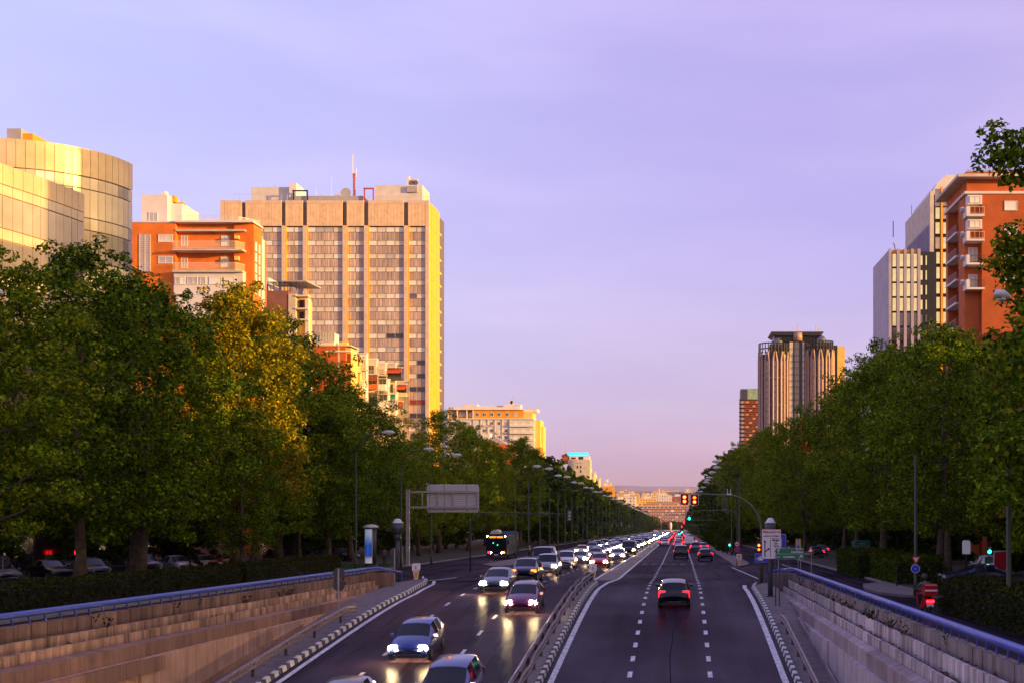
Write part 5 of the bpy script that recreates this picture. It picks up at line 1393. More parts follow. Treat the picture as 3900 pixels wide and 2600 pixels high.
# ---- dark twin tower on the right -----------------------------------------------------------------
Yd = 670.0
k10 = lambda x, y, Y=Yd: (atx(2700 + x / 2.613, Y), atz(1150 + y / 2.613, Y))
dt = thing('twin_tower', 'dark twin office tower with rounded stone ribbed shafts and a flared roof deck', 'office tower', (66, 685, S(685)))
zbd = S(685) - 1
block(dt, 'core', k10(800, 0)[0], k10(970, 0)[0], Yd + 2, Yd + 30, zbd, k10(0, 395)[1], 'steel_black')
block(dt, 'core', k10(640, 0)[0], k10(1150, 0)[0], Yd + 9, Yd + 30, zbd, k10(0, 375)[1], 'steel_black')
block(dt, 'core', k10(1150, 0)[0], k10(1300, 0)[0], Yd + 9, Yd + 28, zbd, k10(0, 410)[1], 'steel_black')
block(dt, 'neck', k10(660, 0)[0], k10(1095, 0)[0], Yd + 6, Yd + 26, k10(0, 375)[1] + .01, k10(0, 322)[1], 'steel_black')
MB().prism([(k10(675, 0)[0], k10(0, 328)[1]), (k10(622, 0)[0], k10(0, 300)[1]), (k10(622, 0)[0], k10(0, 290)[1]), (k10(1145, 0)[0], k10(0, 290)[1]), (k10(1145, 0)[0], k10(0, 302)[1]), (k10(1092, 0)[0], k10(0, 328)[1])], 'y', Yd + 2, Yd + 28).build('roof_deck', 'steel_black', dt)
m = MB(); grid_rail(m, (k10(630, 0)[0], Yd + 2.2), (k10(1140, 0)[0], Yd + 2.2), k10(0, 290)[1], k10(0, 278)[1], 2, .12); m.build('deck_railing', 'roof_white', dt)
for c, t in ((868, 215), (906, 190), (1090, 190), (1116, 228)): MB().tube([(k10(c, 0)[0], Yd + 12, k10(0, 290)[1]), (k10(c, 0)[0], Yd + 12, k10(0, t)[1])], .2, 5).build('antenna', 'render_cream', dt)
MB().lathe([(k10(935, 0)[0] - k10(888, 0)[0], k10(0, 382)[1]), (k10(935, 0)[0] - k10(888, 0)[0], k10(0, 302)[1])], 16, (k10(888, 0)[0], Yd + 3, 0)).build('lift_drum', 'pink_stone', dt, True)
for r in range(13):
    z = k10(0, 430 + r * 63)[1]
    for (c, w) in ((823, 5.6), (878, 7.0), (943, 3.6)):
        window(dt, k10(c, 0)[0], z, w * .42, 4.4, Yd + 1.96, 'f', 'steel_black', 'render_cream' if c == 823 else ('glass_smoke' if c == 878 else 'blind_grey'), .2, muntin=0)
def shaft(c0, c1, ytop, nrib, domec, domew, first_lit):
    xc = (k10(c0, 0)[0] + k10(c1, 0)[0]) / 2; rx = (k10(c1, 0)[0] - k10(c0, 0)[0]) / 2; ry = rx * .8
    yc = Yd + ry - 2; zt_ = k10(0, ytop)[1]
    pts = [(xc + (rx - .5) * math.cos(t), yc + (ry - .5) * math.sin(t)) for t in np.linspace(0, 2 * math.pi, 28, endpoint=False)]
    MB().prism(pts, 'z', zbd, zt_ - 1).build('shaft', 'steel_black', dt)
    # ribs of pale stone, in pairs that pinch together at the top
    for i in range(nrib):
        t = math.pi + math.pi * (i + .5) / nrib
        px, py = xc + rx * math.cos(t), yc + ry * math.sin(t)
        wd = .62
        MB().tube([(px, py, zbd), (px, py, zt_ - 5), (px + (.7 if i % 2 else -.7) * abs(math.sin(t)), py, zt_ + .5)], [wd, wd, wd * .6], 4).build('rib', 'pink_stone', dt)
    fh = 63 / 2.613 * Yd / FP
    for r in range(12):
        z = zt_ - 6.2 - r * fh
        for i in range(0, nrib):
            t = math.pi + math.pi * (i + 1) / nrib
            if i in (0, nrib - 1) or i % 2 == 1:
                if i == nrib - 1: continue
                px, py = xc + (rx - .42) * math.cos(t), yc + (ry - .42) * math.sin(t)
                wq = MB().box(-1.0, 1.0, -.05, .1, -1.6, 1.6).mesh('window', 'render_cream' if i in (first_lit, 3, 7) else 'glass_smoke') if ('tw', i in (first_lit, 3, 7)) not in WINMESH else None
                if wq: WINMESH[('tw', i in (first_lit, 3, 7))] = wq
                o = wloc(dt); put('window', WINMESH[('tw', i in (first_lit, 3, 7))], dt, (px - o.x, py - o.y, z - o.z), t + math.pi / 2)
    for zz in (zt_ - 14 * 1.0, zt_ - 44, zt_ - 29):
        pp = [(xc + (rx + .05) * math.cos(t), yc + (ry + .05) * math.sin(t), zz) for t in np.linspace(math.pi, 2 * math.pi, 18)]
        MB().tube(pp, .22, 4).build('ring', 'pink_stone', dt)
    # open crown frame and dome
    cm = MB()
    for i in range(15):
        t = math.pi + math.pi * i / 14; px, py = xc + (rx - .2) * math.cos(t), yc + (ry - .2) * math.sin(t)
        cm.tube([(px, py, zt_ - .5), (px, py, zt_ + 5.2)], .28, 4)
    for zz in (zt_ + 5.2, zt_ + 2.2): cm.tube([(xc + (rx - .2) * math.cos(t), yc + (ry - .2) * math.sin(t), zz) for t in np.linspace(math.pi, 2 * math.pi, 18)], .32, 4)
    cm.build('crown_frame', 'steel_black', dt)
    block(dt, 'crown_block', xc - rx * .3, xc + rx * .92, yc - ry * .5, yc + ry, zt_ - .9, zt_ + 4.8, 'steel_black')
    dx = k10(domec, 0)[0]; rd = domew / 2.613 * Yd / FP
    MB().lathe([(rd, zt_ + 4.9), (rd * .95, zt_ + 4.9 + rd * .5), (rd * .7, zt_ + 4.9 + rd * .95), (rd * .3, zt_ + 4.9 + rd * 1.2), (.05, zt_ + 4.9 + rd * 1.25)], 16, (dx, yc, 0)).build('dome', 'glass_smoke', dt)
shaft(500, 810, 500, 12, 690, 62, 1)
shaft(962, 1250, 480, 12, 1120, 58, 5)
block(dt, 'end_wing', k10(1240, 0)[0], k10(1310, 0)[0], Yd + 17, Yd + 26, zbd, k10(0, 480)[1], 'pink_stone')
block(dt, 'end_wing', k10(1310, 0)[0] + .01, k10(1400, 0)[0], Yd + 19, Yd + 28, zbd, k10(0, 402)[1], 'render_sunlit_yellow')
# small dark slab tower behind it
Ys = 900.0
k11 = lambda x, y: (atx(2700 + x / 2.613, Ys), atz(1150 + y / 2.613, Ys))
sl = thing('slab_tower', 'small reddish brown slab tower with sunshade ledges and a green glass top', 'office tower', (52, 910, S(910)))
zbs = S(910) - 1
block(sl, 'core', k11(315, 0)[0], k11(560, 0)[0], Ys + .5, Ys + 18, zbs, k11(0, 965)[1], 'brick_far')
block(sl, 'top_box', k11(318, 0)[0], k11(384, 0)[0], Ys + .5, Ys + 16, k11(0, 965)[1] + .01, k11(0, 862)[1], 'steel_dark')
bmat('green_glass', (.30, .42, .30), .4, .2, .3)
block(sl, 'glass_top', k11(385, 0)[0], k11(560, 0)[0], Ys + .5, Ys + 16, k11(0, 965)[1] + .01, k11(0, 858)[1], 'green_glass')
for r in range(13):
    z = k11(0, 970 + r * 41)[1]
    block(sl, 'sunshade', k11(298, 0)[0], k11(352, 0)[0], Ys - 1.6, Ys + .45, z - .3, z + .3, 'steel_black')
    block(sl, 'ledge', k11(352, 0)[0] + .01, k11(560, 0)[0], Ys - .25, Ys + .45, z - .3, z + .2, 'steel_black')
    window(sl, k11(334, 0)[0], k11(0, 992 + r * 41)[1], 2.6, 2.2, Ys + .45, 'f', 'steel_dark', 'lilac_wall', .2)
    for q in range(4): window(sl, k11(382 + q * 34, 0)[0], k11(0, 992 + r * 41)[1], 2.4, 1.5, Ys + .46, 'f', 'brick_far', 'glass_smoke' if (q + r) % 3 else 'orange_wall', .2)

# small low buildings at the foot of the dark tower
lo = thing('house', 'low pink house with a red roof terrace at the foot of the dark twin tower', 'house', (66, 560, S(560)))
k12 = lambda x, y: (atx(2700 + x / 2.613, 555), atz(1150 + y / 2.613, 555))
block(lo, 'wall', k12(1010, 0)[0], k12(1150, 0)[0], 555, 563, S(560) - 1, k12(0, 1190)[1], 'pink_stone')
block(lo, 'roof_room', k12(905, 0)[0], k12(1000, 0)[0], 555, 562, S(560) - 1, k12(0, 1170)[1], 'red_paint')
block(lo, 'parapet', k12(900, 0)[0], k12(1004, 0)[0], 554.7, 562, k12(0, 1169)[1], k12(0, 1160)[1], 'render_sunlit_yellow')
for c in (893, 925, 952): block(lo, 'roof_antenna', k12(c, 0)[0], k12(c, 0)[0] + .5, 556, 556.5, k12(0, 1165)[1], k12(0, 1105)[1], 'render_white')

# ---- mirrored office block, right ------------------------------------------------------------------
Yo = 230.0
k13 = lambda x, y, Y=Yo: (atx(3200 + x / 1.743, Y), atz(400 + y / 1.743, Y))
mo = thing('mirrored_office', 'mirrored office block with pale ribs, gold windows and a blank lilac side wall', 'office building', (45, 240, S(240)))
zbo = S(240) - 1
xc, xe = k13(320, 0)[0], k13(530, 0)[0]
ztl = k13(0, 962)[1]
block(mo, 'core', xc + .3, xe + 3.2, Yo + .4, Yo + 18, zbo, ztl - .3, 'steel_black')
for i in range(5):           # blank side wall panels, recessed joints
    a = Yo + .6 + i * 3.5
    for r in range(9):
        z1 = ztl - .1 - r * 3.4
        block(mo, 'side_panel', xc, xc + .29, a + .03, a + 3.47, z1 - 3.36, z1, 'lilac_wall')
for c in (330, 384, 431, 478, 522):
    x = k13(c, 0)[0]
    block(mo, 'rib', x - .27, x + .27, Yo - .28, Yo + .38, zbo, ztl + .15, 'lilac_wall')
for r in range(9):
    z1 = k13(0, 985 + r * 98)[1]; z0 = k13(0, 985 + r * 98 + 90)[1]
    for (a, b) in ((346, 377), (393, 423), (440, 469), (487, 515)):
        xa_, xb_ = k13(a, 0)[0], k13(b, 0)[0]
        window(mo, (xa_ + xb_) / 2, (z0 + z1) / 2, xb_ - xa_, z1 - z0, Yo + .2, 'f', 'steel_black', 'glass_sunset' if r < 4 or (r == 4 and a < 390) else 'glass_smoke', .06)
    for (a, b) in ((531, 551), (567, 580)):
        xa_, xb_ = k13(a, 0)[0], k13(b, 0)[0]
        window(mo, (xa_ + xb_) / 2, (z0 + z1) / 2, xb_ - xa_, (z1 - z0) * .75, Yo + .36, 'f', 'steel_black', 'glass_sunset' if r < 4 else 'glass_smoke', .06)
for (a, b) in ((346, 377), (393, 423), (440, 469), (487, 515)): block(mo, 'attic_panel', k13(a, 0)[0], k13(b, 0)[0], Yo + .1, Yo + .38, k13(0, 981)[1], k13(0, 962)[1], 'orange_wall')
Y14 = 234.0
k14 = lambda x, y, Y=Y14: (atx(3200 + x / 1.743, Y), atz(400 + y / 1.743, Y))
xt0, xt1 = k14(598, 0)[0], k14(760, 0)[0]; ztt = k14(0, 585)[1]
block(mo, 'tall_core', xt0 + .3, xt1 + 6, Y14 + .5, Y14 + 26, zbo, ztt - .2, 'steel_black')
for i in range(6):
    a = Y14 + .6 + i * 4.2
    for r in range(4): block(mo, 'side_panel', xt0, xt0 + .29, a + .03, a + 4.17, ztt - .1 - (r + 1) * 5.6 + .05, ztt - .1 - r * 5.6, 'lilac_wall' if r else 'render_cream')
    for q in range(5): block(mo, 'side_fin', xt0 - .12, xt0 - .002, a + .3 + q * .8, a + .45 + q * .8, ztt - 22, ztt - 6, 'lilac_wall')
block(mo, 'corner_pier', xt0 - .1, k14(620, 0)[0], Y14 - .3, Y14 + .58, zbo, ztt + .3, 'render_cream')
for c in (673, 722, 765):
    block(mo, 'rib', k14(c - 6, 0)[0], k14(c + 6, 0)[0], Y14 - .3, Y14 + .45, zbo, ztt + 1.2, 'sunlit_gold')
for (a, b) in ((632, 664), (682, 712), (730, 757)):
    xa_, xb_ = k14(a, 0)[0], k14(b, 0)[0]
    block(mo, 'attic_panel', xa_, xb_, Y14 + .05, Y14 + .48, k14(0, 672)[1], ztt + .8, 'render_cream')
    for r in range(9):
        z1 = k14(0, 678 + r * 99)[1]; z0 = k14(0, 678 + r * 99 + 80)[1]
        window(mo, (xa_ + xb_) / 2, (z0 + z1) / 2, xb_ - xa_, z1 - z0, Y14 + .2, 'f', 'mullion', 'glass_sunset' if (r * 3 + a) % 11 else 'glass_tan', .07)
MB().prism([(xt0 + .5, ztt), (xt0 + 1.8, k14(0, 500)[1]), (xt0 + 3.5, k14(0, 448)[1]), (xt1 + 6, k14(0, 446)[1]), (xt1 + 6, ztt)], 'y', Y14 + 2, Y14 + 24).build('roof_plant', 'render_white', mo)
MB().tube([(k14(566, 0)[0], Y14 + 14, ztt - 1), (k14(566, 0)[0], Y14 + 14, k14(0, 450)[1] - 3)], .1, 5).build('antenna', 'render_white', mo)
MB().tube([(k14(486, 0)[0], Y14 + 22, ztt - 4), (k14(486, 0)[0], Y14 + 22, k14(0, 605)[1])], .1, 5).build('antenna', 'steel_dark', mo)
MB().tube([(k13(385, 0)[0], Yo + 3, ztl), (k13(380, 0)[0], Yo + 3, ztl + 1.5), (k13(368, 0)[0], Yo + 3, ztl + 1.9)], .09, 5).build('roof_lamp', 'steel_dark', mo)

# ---- red brick block, right ---------------------------------------------------------------------------
Yr = 150.0
k15 = lambda x, y, Y=Yr: (atx(3200 + x / 1.743, Y), atz(400 + y / 1.743, Y))
rb = thing('apartment_block', 'tall red brick apartment block with a white cornice and stacked white corner bays', 'apartment block', (44, 156, S(156)))
zbr = S(156) - 1
xk0 = k15(838, 0)[0]; xk1 = k15(940, 0)[0]; zc = k15(0, 592)[1]; zr_ = k15(0, 492)[1]
block(rb, 'street_wall', xk0, xk1, Yr + 1.0, Yr + 4.2, zbr, zc, 'brick_red')
block(rb, 'street_wall', xk0 + 1.2, xk1, Yr + 4.21, Yr + 11.5, zbr, zc, 'brick_red')
block(rb, 'street_wall', xk0, xk0 + 1.19, Yr + 10.3, Yr + 11.5, zbr, zc, 'brick_red')
block(rb, 'front_wall', xk1 + .01, xk1 + 34, Yr, Yr + 11.5, zbr, zc, 'brick_front')
block(rb, 'string_course', xk0 - .25, xk1 + 34.2, Yr - .15, Yr + 11.8, zc + .01, zc + .32, 'render_white')
block(rb, 'attic_wall', xk0 + .1, xk1 + 34, Yr + .3, Yr + 11.5, zc + .33, zr_, 'brick_red')
MB().prism([(xk0 - 1.3, zr_ + .02), (xk0 + .5, zr_ + .02), (xk1 + 36, zr_ + .02), (xk1 + 36, zr_ + .38), (xk0 - 1.3, zr_ + .38)], 'y', Yr - 1.1, Yr + 12.5).build('cornice', 'render_cream', rb)
block(rb, 'roof_wall', xk0 + .3, xk0 + 20, Yr + 1.5, Yr + 10, zr_ + .39, zr_ + 1.3, 'brick_red')
block(rb, 'roof_room', k15(856, 0)[0], k15(930, 0)[0], Yr + 3, Yr + 5, zr_ + 1.31, k15(0, 428)[1], 'roof_white')
m = MB(); grid_rail(m, (xk0 + .4, Yr + 1.2), (xk0 + 9, Yr + 1.2), zr_ + 1.3, k15(0, 415)[1], .9, .03); m.build('roof_railing', 'steel', rb)
for (zt1, zb1, lit) in ((600, 742, 1), (760, 905, 1), (962, 1062, 0), (1125, 1225, 0)):
    za_, zz_ = k15(0, zt1)[1], k15(0, zb1)[1]
    if lit:
        block(rb, 'bay', xk0 + .1, xk1, Yr - .15, Yr + .99, zz_ + 1.5, za_, 'render_white')
        window(rb, (xk0 + xk1) / 2 + .1, (za_ + zz_ + 1.5) / 2, xk1 - xk0 - .5, za_ - zz_ - 1.8, Yr - .18, 'f', 'render_white', 'pane_white', .1, muntin=1)
    else:
        window(rb, k15(893, 0)[0], (za_ + zz_) / 2 + .3, 1.15, 2.2 if zt1 < 1000 else 1.6, Yr + .96, 'f', 'render_white', 'blind_grey', .1, muntin=1)
    block(rb, 'balcony_slab', xk0 - .2, xk1 + .12, Yr - .9, Yr + .98, zz_ - .12, zz_ + .12, 'render_white')
    block(rb, 'balcony_cheek', xk0 - .2, xk0 + .2, Yr - .9, Yr + .97, zz_ + .13, zz_ + 1.1, 'render_white')
    m = MB(); grid_rail(m, (xk0 + .25, Yr - .85), (xk1 + .1, Yr - .85), zz_ + .2, zz_ + 1.05, .5 if lit else .14, .02); m.build('balustrade', 'balcony_rail' if lit else 'steel_black', rb)
    block(rb, 'air_conditioner', xk0 - .62, xk0 - .22, Yr + .2, Yr + .7, zz_ + .65, zz_ + 1.25, 'roof_grey')
for (a, y) in ((1132, 670), (1132, 832), (1132, 995), (1132, 1150)):
    window(rb, k15(a, 0)[0], k15(0, y)[1], 1.6, 1.2, Yr - .02, 'f', 'render_white', 'pane_white', .09)
    window(rb, k15(a, 0)[0] + 7, k15(0, y)[1], 1.6, 1.2, Yr - .02, 'f', 'render_white', 'pane_white', .09)
for r in range(7):          # recessed street balconies, dark behind
    z = k15(0, 800)[1] - r * 3.0
    block(rb, 'street_balcony', xk0 - .35, xk0 + 1.0, Yr + 4.3, Yr + 10.2, z - .12, z + .12, 'render_white')
    m = MB(); grid_rail(m, (xk0 - .3, Yr + 4.35), (xk0 - .3, Yr + 10.15), z + .12, z + 1.0, .3, .03); m.build('balustrade', 'roof_grey', rb)
    block(rb, 'shutter', xk0 + 1.1, xk0 + 1.195, Yr + 5, Yr + 9.5, z + .2, z + 2.3, 'glass_dark')

# ---- unseen office blocks added on the right, heights set to shade the street -----
def shade_row(x, y0, y1, h, m, i):
    t = thing('office_building', 'plain office block added unseen outside the picture to shade the avenue', 'office building', (x, (y0 + y1) / 2, S((y0 + y1) / 2)), 0, 'unseen shading blocks along the right side of the avenue')
    zb = S((y0 + y1) / 2) - 1
    block(t, 'wall', x, x + 22, y0, y1, zb, h, m); block(t, 'parapet', x - .3, x + 22.3, y0 - .3, y1 + .3, h + .01, h + .6, 'render_cream')
    for r in range(int((h - zb) / 6)):
        block(t, 'ribbon_window', x - .05, x - .002, y0 + 1, y1 - 1, h - 2.6 - r * 6, h - 1.0 - r * 6, 'glass_smoke')
for i, (y0, y1, h) in enumerate([(-190, -120, 26), (-118, -72, 30), (-70, -32, 31), (-30, 4, 33), (6, 46, 33), (47, 66, 20), (68, 76, 50), (77, 92, 54), (94, 118, 29), (119, 144, 28), (166, 190, 28), (192, 218, 27)]): shade_row(66, y0, y1, h, 'render_cream' if i % 2 else 'pink_stone', i)
# dark low buildings added to block the lit gaps between the trunks
for i, (x0, x1, y0, y1, h, m) in enumerate([(-75, -62, 60, 84, 9, 'steel_black'), (-80, -60, 130, 166, 16, 'brick_brown'), (-84, -58, 283, 305, 14, 'brick_brown'), (43, 60, 262, 330, 9, 'brick_brown'), (40, 58, 164, 226, 9, 'brick_brown'), (40, 56, 60, 140, 7, 'steel_black')]):
    t = thing('backdrop_building', ['dark low backdrop building added behind the parked cars', 'brown backdrop building added in the gloom behind the second tree row', 'brown low backdrop building added at the foot of the tan tower', 'brown low backdrop building added in the gloom beyond the mirrored office', 'brown low backdrop building added between the brick block and the mirrored office', 'black low backdrop building added behind the right-hand trees'][i], 'building', ((x0 + x1) / 2, (y0 + y1) / 2, S((y0 + y1) / 2)))
    block(t, 'wall', x0, x1, y0, y1, S((y0 + y1) / 2) - 1, S((y0 + y1) / 2) + h, m)
    block(t, 'roof', x0 - .3, x1 + .3, y0 - .3, y1 + .3, S((y0 + y1) / 2) + h + .01, S((y0 + y1) / 2) + h + .4, 'roof_grey')
    for q in range(int((y1 - y0) / 4)): window(t, x1 + .03, S(y0) + 2, 2.4, 1.8, y0 + 2.5 + q * 4, 'r', 'mullion', 'glass_dark', .1)

# ------------------------------------------------------------------ vehicles
CARSPEC = {  # y stations from nose to tail: (y, z low, z belt, z top, half width belt, half width top)
 'hatch': dict(L=4.0, st=[(-2.0, .36, .50, .56, .58, .46), (-1.94, .24, .62, .70, .74, .60), (-1.75, .20, .70, .80, .84, .68), (-1.25, .20, .80, .92, .87, .70), (-.92, .20, .87, .98, .87, .70),
    (-.18, .20, .91, 1.38, .87, .62), (-.10, .20, .91, 1.40, .87, .62), (.42, .20, .93, 1.46, .87, .62), (.52, .20, .93, 1.46, .87, .62), (1.20, .20, .95, 1.43, .86, .61), (1.55, .20, .97, 1.38, .85, .59), (1.86, .22, .97, 1.02, .83, .66), (1.97, .28, .80, .88, .78, .64), (2.0, .36, .62, .68, .70, .58)],
    ws=(4, 5), side=[(5, 7), (8, 9)], rear=(10, 11), wb=1.24, wr=.31),
 'saloon': dict(L=4.5, st=[(-2.25, .36, .50, .56, .60, .48), (-2.18, .24, .60, .69, .76, .62), (-1.95, .20, .68, .78, .85, .69), (-1.3, .20, .78, .90, .88, .71), (-.95, .20, .85, .95, .88, .71),
    (-.15, .20, .90, 1.34, .88, .60), (-.07, .20, .90, 1.36, .88, .60), (.45, .20, .92, 1.42, .88, .61), (.55, .20, .92, 1.42, .88, .61), (1.02, .20, .93, 1.38, .87, .60), (1.12, .20, .94, 1.36, .87, .59), (1.62, .20, .95, 1.04, .86, .68), (2.12, .24, .92, 1.0, .83, .66), (2.22, .32, .70, .80, .76, .60), (2.25, .38, .6, .66, .70, .56)],
    ws=(4, 5), side=[(5, 7), (8, 10)], rear=(10, 11), wb=1.36, wr=.32),
 'mpv': dict(L=4.4, st=[(-2.2, .38, .56, .62, .60, .48), (-2.13, .26, .70, .80, .78, .62), (-1.95, .22, .80, .92, .87, .70), (-1.5, .22, .92, 1.04, .90, .72), (-1.2, .22, .98, 1.08, .90, .72),
    (-.38, .22, 1.02, 1.58, .90, .66), (-.30, .22, 1.02, 1.60, .90, .66), (.42, .22, 1.03, 1.66, .90, .67), (.52, .22, 1.03, 1.66, .90, .67), (1.45, .22, 1.04, 1.64, .89, .66), (1.80, .22, 1.05, 1.58, .88, .64), (2.05, .24, 1.05, 1.10, .86, .70), (2.15, .30, .80, .90, .82, .66), (2.2, .38, .62, .68, .74, .6)],
    ws=(4, 5), side=[(5, 7), (8, 9)], rear=(10, 11), wb=1.36, wr=.33),
 'suv': dict(L=4.5, st=[(-2.25, .42, .62, .68, .66, .54), (-2.18, .30, .80, .90, .82, .68), (-2.0, .28, .90, 1.0, .90, .74), (-1.4, .28, .98, 1.08, .93, .76), (-.95, .28, 1.02, 1.10, .93, .76),
    (-.30, .28, 1.06, 1.66, .93, .72), (-.22, .28, 1.06, 1.68, .93, .72), (.42, .28, 1.08, 1.74, .93, .73), (.52, .28, 1.08, 1.74, .93, .73), (1.5, .28, 1.09, 1.72, .92, .73), (2.0, .28, 1.10, 1.66, .91, .71), (2.17, .30, 1.10, 1.16, .90, .76), (2.22, .36, .85, .95, .88, .72), (2.25, .44, .66, .72, .82, .66)],
    ws=(4, 5), side=[(5, 7), (8, 9)], rear=(10, 11), wb=1.38, wr=.36),
 'van': dict(L=5.0, st=[(-2.5, .42, .66, .72, .66, .54), (-2.42, .30, .86, .98, .86, .72), (-2.25, .28, 1.0, 1.12, .95, .80), (-1.85, .28, 1.12, 1.24, .97, .82), (-1.65, .28, 1.16, 1.28, .97, .82),
    (-.95, .28, 1.22, 2.02, .97, .84), (-.87, .28, 1.22, 2.05, .97, .84), (-.1, .28, 1.22, 2.12, .97, .85), (0.0, .28, 1.22, 2.12, .97, .85), (1.5, .28, 1.22, 2.12, .97, .85), (2.35, .28, 1.22, 2.10, .96, .84), (2.46, .30, 1.20, 1.40, .95, .86), (2.48, .36, .85, 1.0, .94, .84), (2.5, .44, .66, .80, .9, .8)],
    ws=(4, 5), side=[(5, 7)], rear=(10, 11), wb=1.55, wr=.35),
}
def car_parts(kind):
    sp = CARSPEC[kind]; st = sp['st']
    rings = []
    for (y, zl, zb, zt, wb, wt) in st:
        h = [(wb * .93, zl), (wb, zl + (zb - zl) * .30), (wb * 1.015, zl + (zb - zl) * .62), (wb * .975, zb), (wt, zt - .05), (wt * .62, zt - .004)]
        rings.append([(-x, y, z) for x, z in h] + [(0, y, zt + .008)] + [(x, y, z) for x, z in reversed(h)])
    n = 13
    V = [p for r in rings for p in r]
    parts = {k: [] for k in ('body', 'windshield', 'side_window', 'side_window2', 'rear_window')}
    for i in range(len(st) - 1):
        for j in range(n - 1):
            f = (i * n + j, i * n + j + 1, (i + 1) * n + j + 1, (i + 1) * n + j); k = 'body'
            sideseg = j in (3, 8); topseg = j in (4, 5, 6, 7)
            if sideseg and any(a <= i < b for a, b in sp['side']): k = 'side_window' if j == 3 else 'side_window2'
            elif i == sp['ws'][0] and topseg: k = 'windshield'
            elif i == sp['rear'][0] and topseg and kind != 'van': k = 'rear_window'
            elif i == sp['rear'][0] and j in (5, 6) and kind == 'van': k = 'body'
            parts[k].append(f)
    parts['body'].append(tuple(range(n)))
    parts['body'].append(tuple(range((len(st)) * n - 1, (len(st) - 1) * n - 1, -1)))
    out_ = {}
    for k, fs in parts.items():
        if not fs: continue
        used = sorted({i for f in fs for i in f}); mp_ = {v: q for q, v in enumerate(used)}
        mb = MB().add([V[i] for i in used], [tuple(mp_[i] for i in f) for f in fs])
        nm = 'side_window' if k.startswith('side') else k
        me = mb.mesh(nm, 'trim' if k == 'body' else 'car_glass', True)
        out_[k] = me
    return out_
CARM = {}
def rrect0(w, h): return [(-w / 2, -h / 2 + .04), (-w / 2 + .04, -h / 2), (w / 2 - .04, -h / 2), (w / 2, -h / 2 + .04), (w / 2, h / 2 - .04), (w / 2 - .04, h / 2), (-w / 2 + .04, h / 2), (-w / 2, h / 2 - .04)]
def car_lib(kind):
    if kind in CARM: return CARM[kind]
    sp = CARSPEC[kind]; d = car_parts(kind); L_ = sp['L'] / 2; r = sp['wr']; st = sp['st']
    d['tyre'] = MB().lathe([(r * .80, -.10), (r, -.085), (r, .085), (r * .80, .10)], 18, axis='x').mesh('tyre', 'rubber', True)
    rm = MB().lathe([(r * .16, -.108), (r * .62, -.104), (r * .62, .104), (r * .16, .108)], 14, axis='x'); d['rim'] = rm.mesh('rim', 'rim')
    big = kind in ('suv', 'van', 'mpv'); zh = .84 if kind == 'van' else (.78 if big else .64); wx = .70 if big else .63
    def lens(w, h, dpt): return MB().prism([(-w, -h * .6), (-w * .6, -h), (w * .8, -h * .8), (w, h * .1), (w * .7, h), (-w * .7, h * .8)], 'y', -dpt, dpt)
    d['headlight'] = lens(.17, .085, .06).mesh('headlight', 'lamp_off')
    d['fog'] = lens(.08, .05, .05).mesh('fog_light', 'lamp_off')
    d['tail_light'] = MB().prism([(-.13, -.16), (.13, -.13), (.15, .12), (-.10, .17)], 'y', -.05, .05).mesh('tail_light', 'tail_off')
    d['plate'] = MB().box(-.26, .26, -.015, .015, -.055, .055).mesh('number_plate', 'plate')
    g_ = MB()
    for q in range(4): g_.box(-.38, .38, -.03, .03, -.08 + q * .045, -.06 + q * .045)
    d['grille'] = g_.mesh('grille', 'trim')
    d['mirror'] = MB().prism([(-.10, -.07), (.10, -.06), (.09, .07), (-.08, .06)], 'y', -.05, .05).mesh('mirror', 'trim')
    d['bumper'] = MB().prism([(-.78 if not big else -.84, .22), (.78 if not big else .84, .22), (.80 if not big else .86, .42), (-.80 if not big else -.86, .42)], 'y', -.06, .06).mesh('bumper', 'trim')
    d['geo'] = (L_, zh, wx, sp['wb'], r, sp['st'])
    CARM[kind] = d; return d
PAINT = {}
def paint(n, c, metal=.35, rough=.28):
    PAINT[n] = mat('paint_' + n, c, rough, .06, 1.2, metal=metal, coat=.6)
paint('blue', (.02, .045, .24)); paint('navy', (.010, .014, .06)); paint('purple', (.13, .012, .09)); paint('black', (.006, .006, .009)); paint('silver', (.36, .36, .40), .6)
paint('white', (.72, .72, .76), 0); paint('red', (.50, .012, .015), .1); paint('yellow', (.80, .45, .01), 0); paint('grey', (.14, .14, .165), .5); paint('slate', (.05, .06, .11), .5); paint('wine', (.16, .008, .014)); paint('beige', (.40, .35, .28), .4)
def setmat(o, m):
    o.material_slots[0].link = 'OBJECT'; o.material_slots[0].material = m
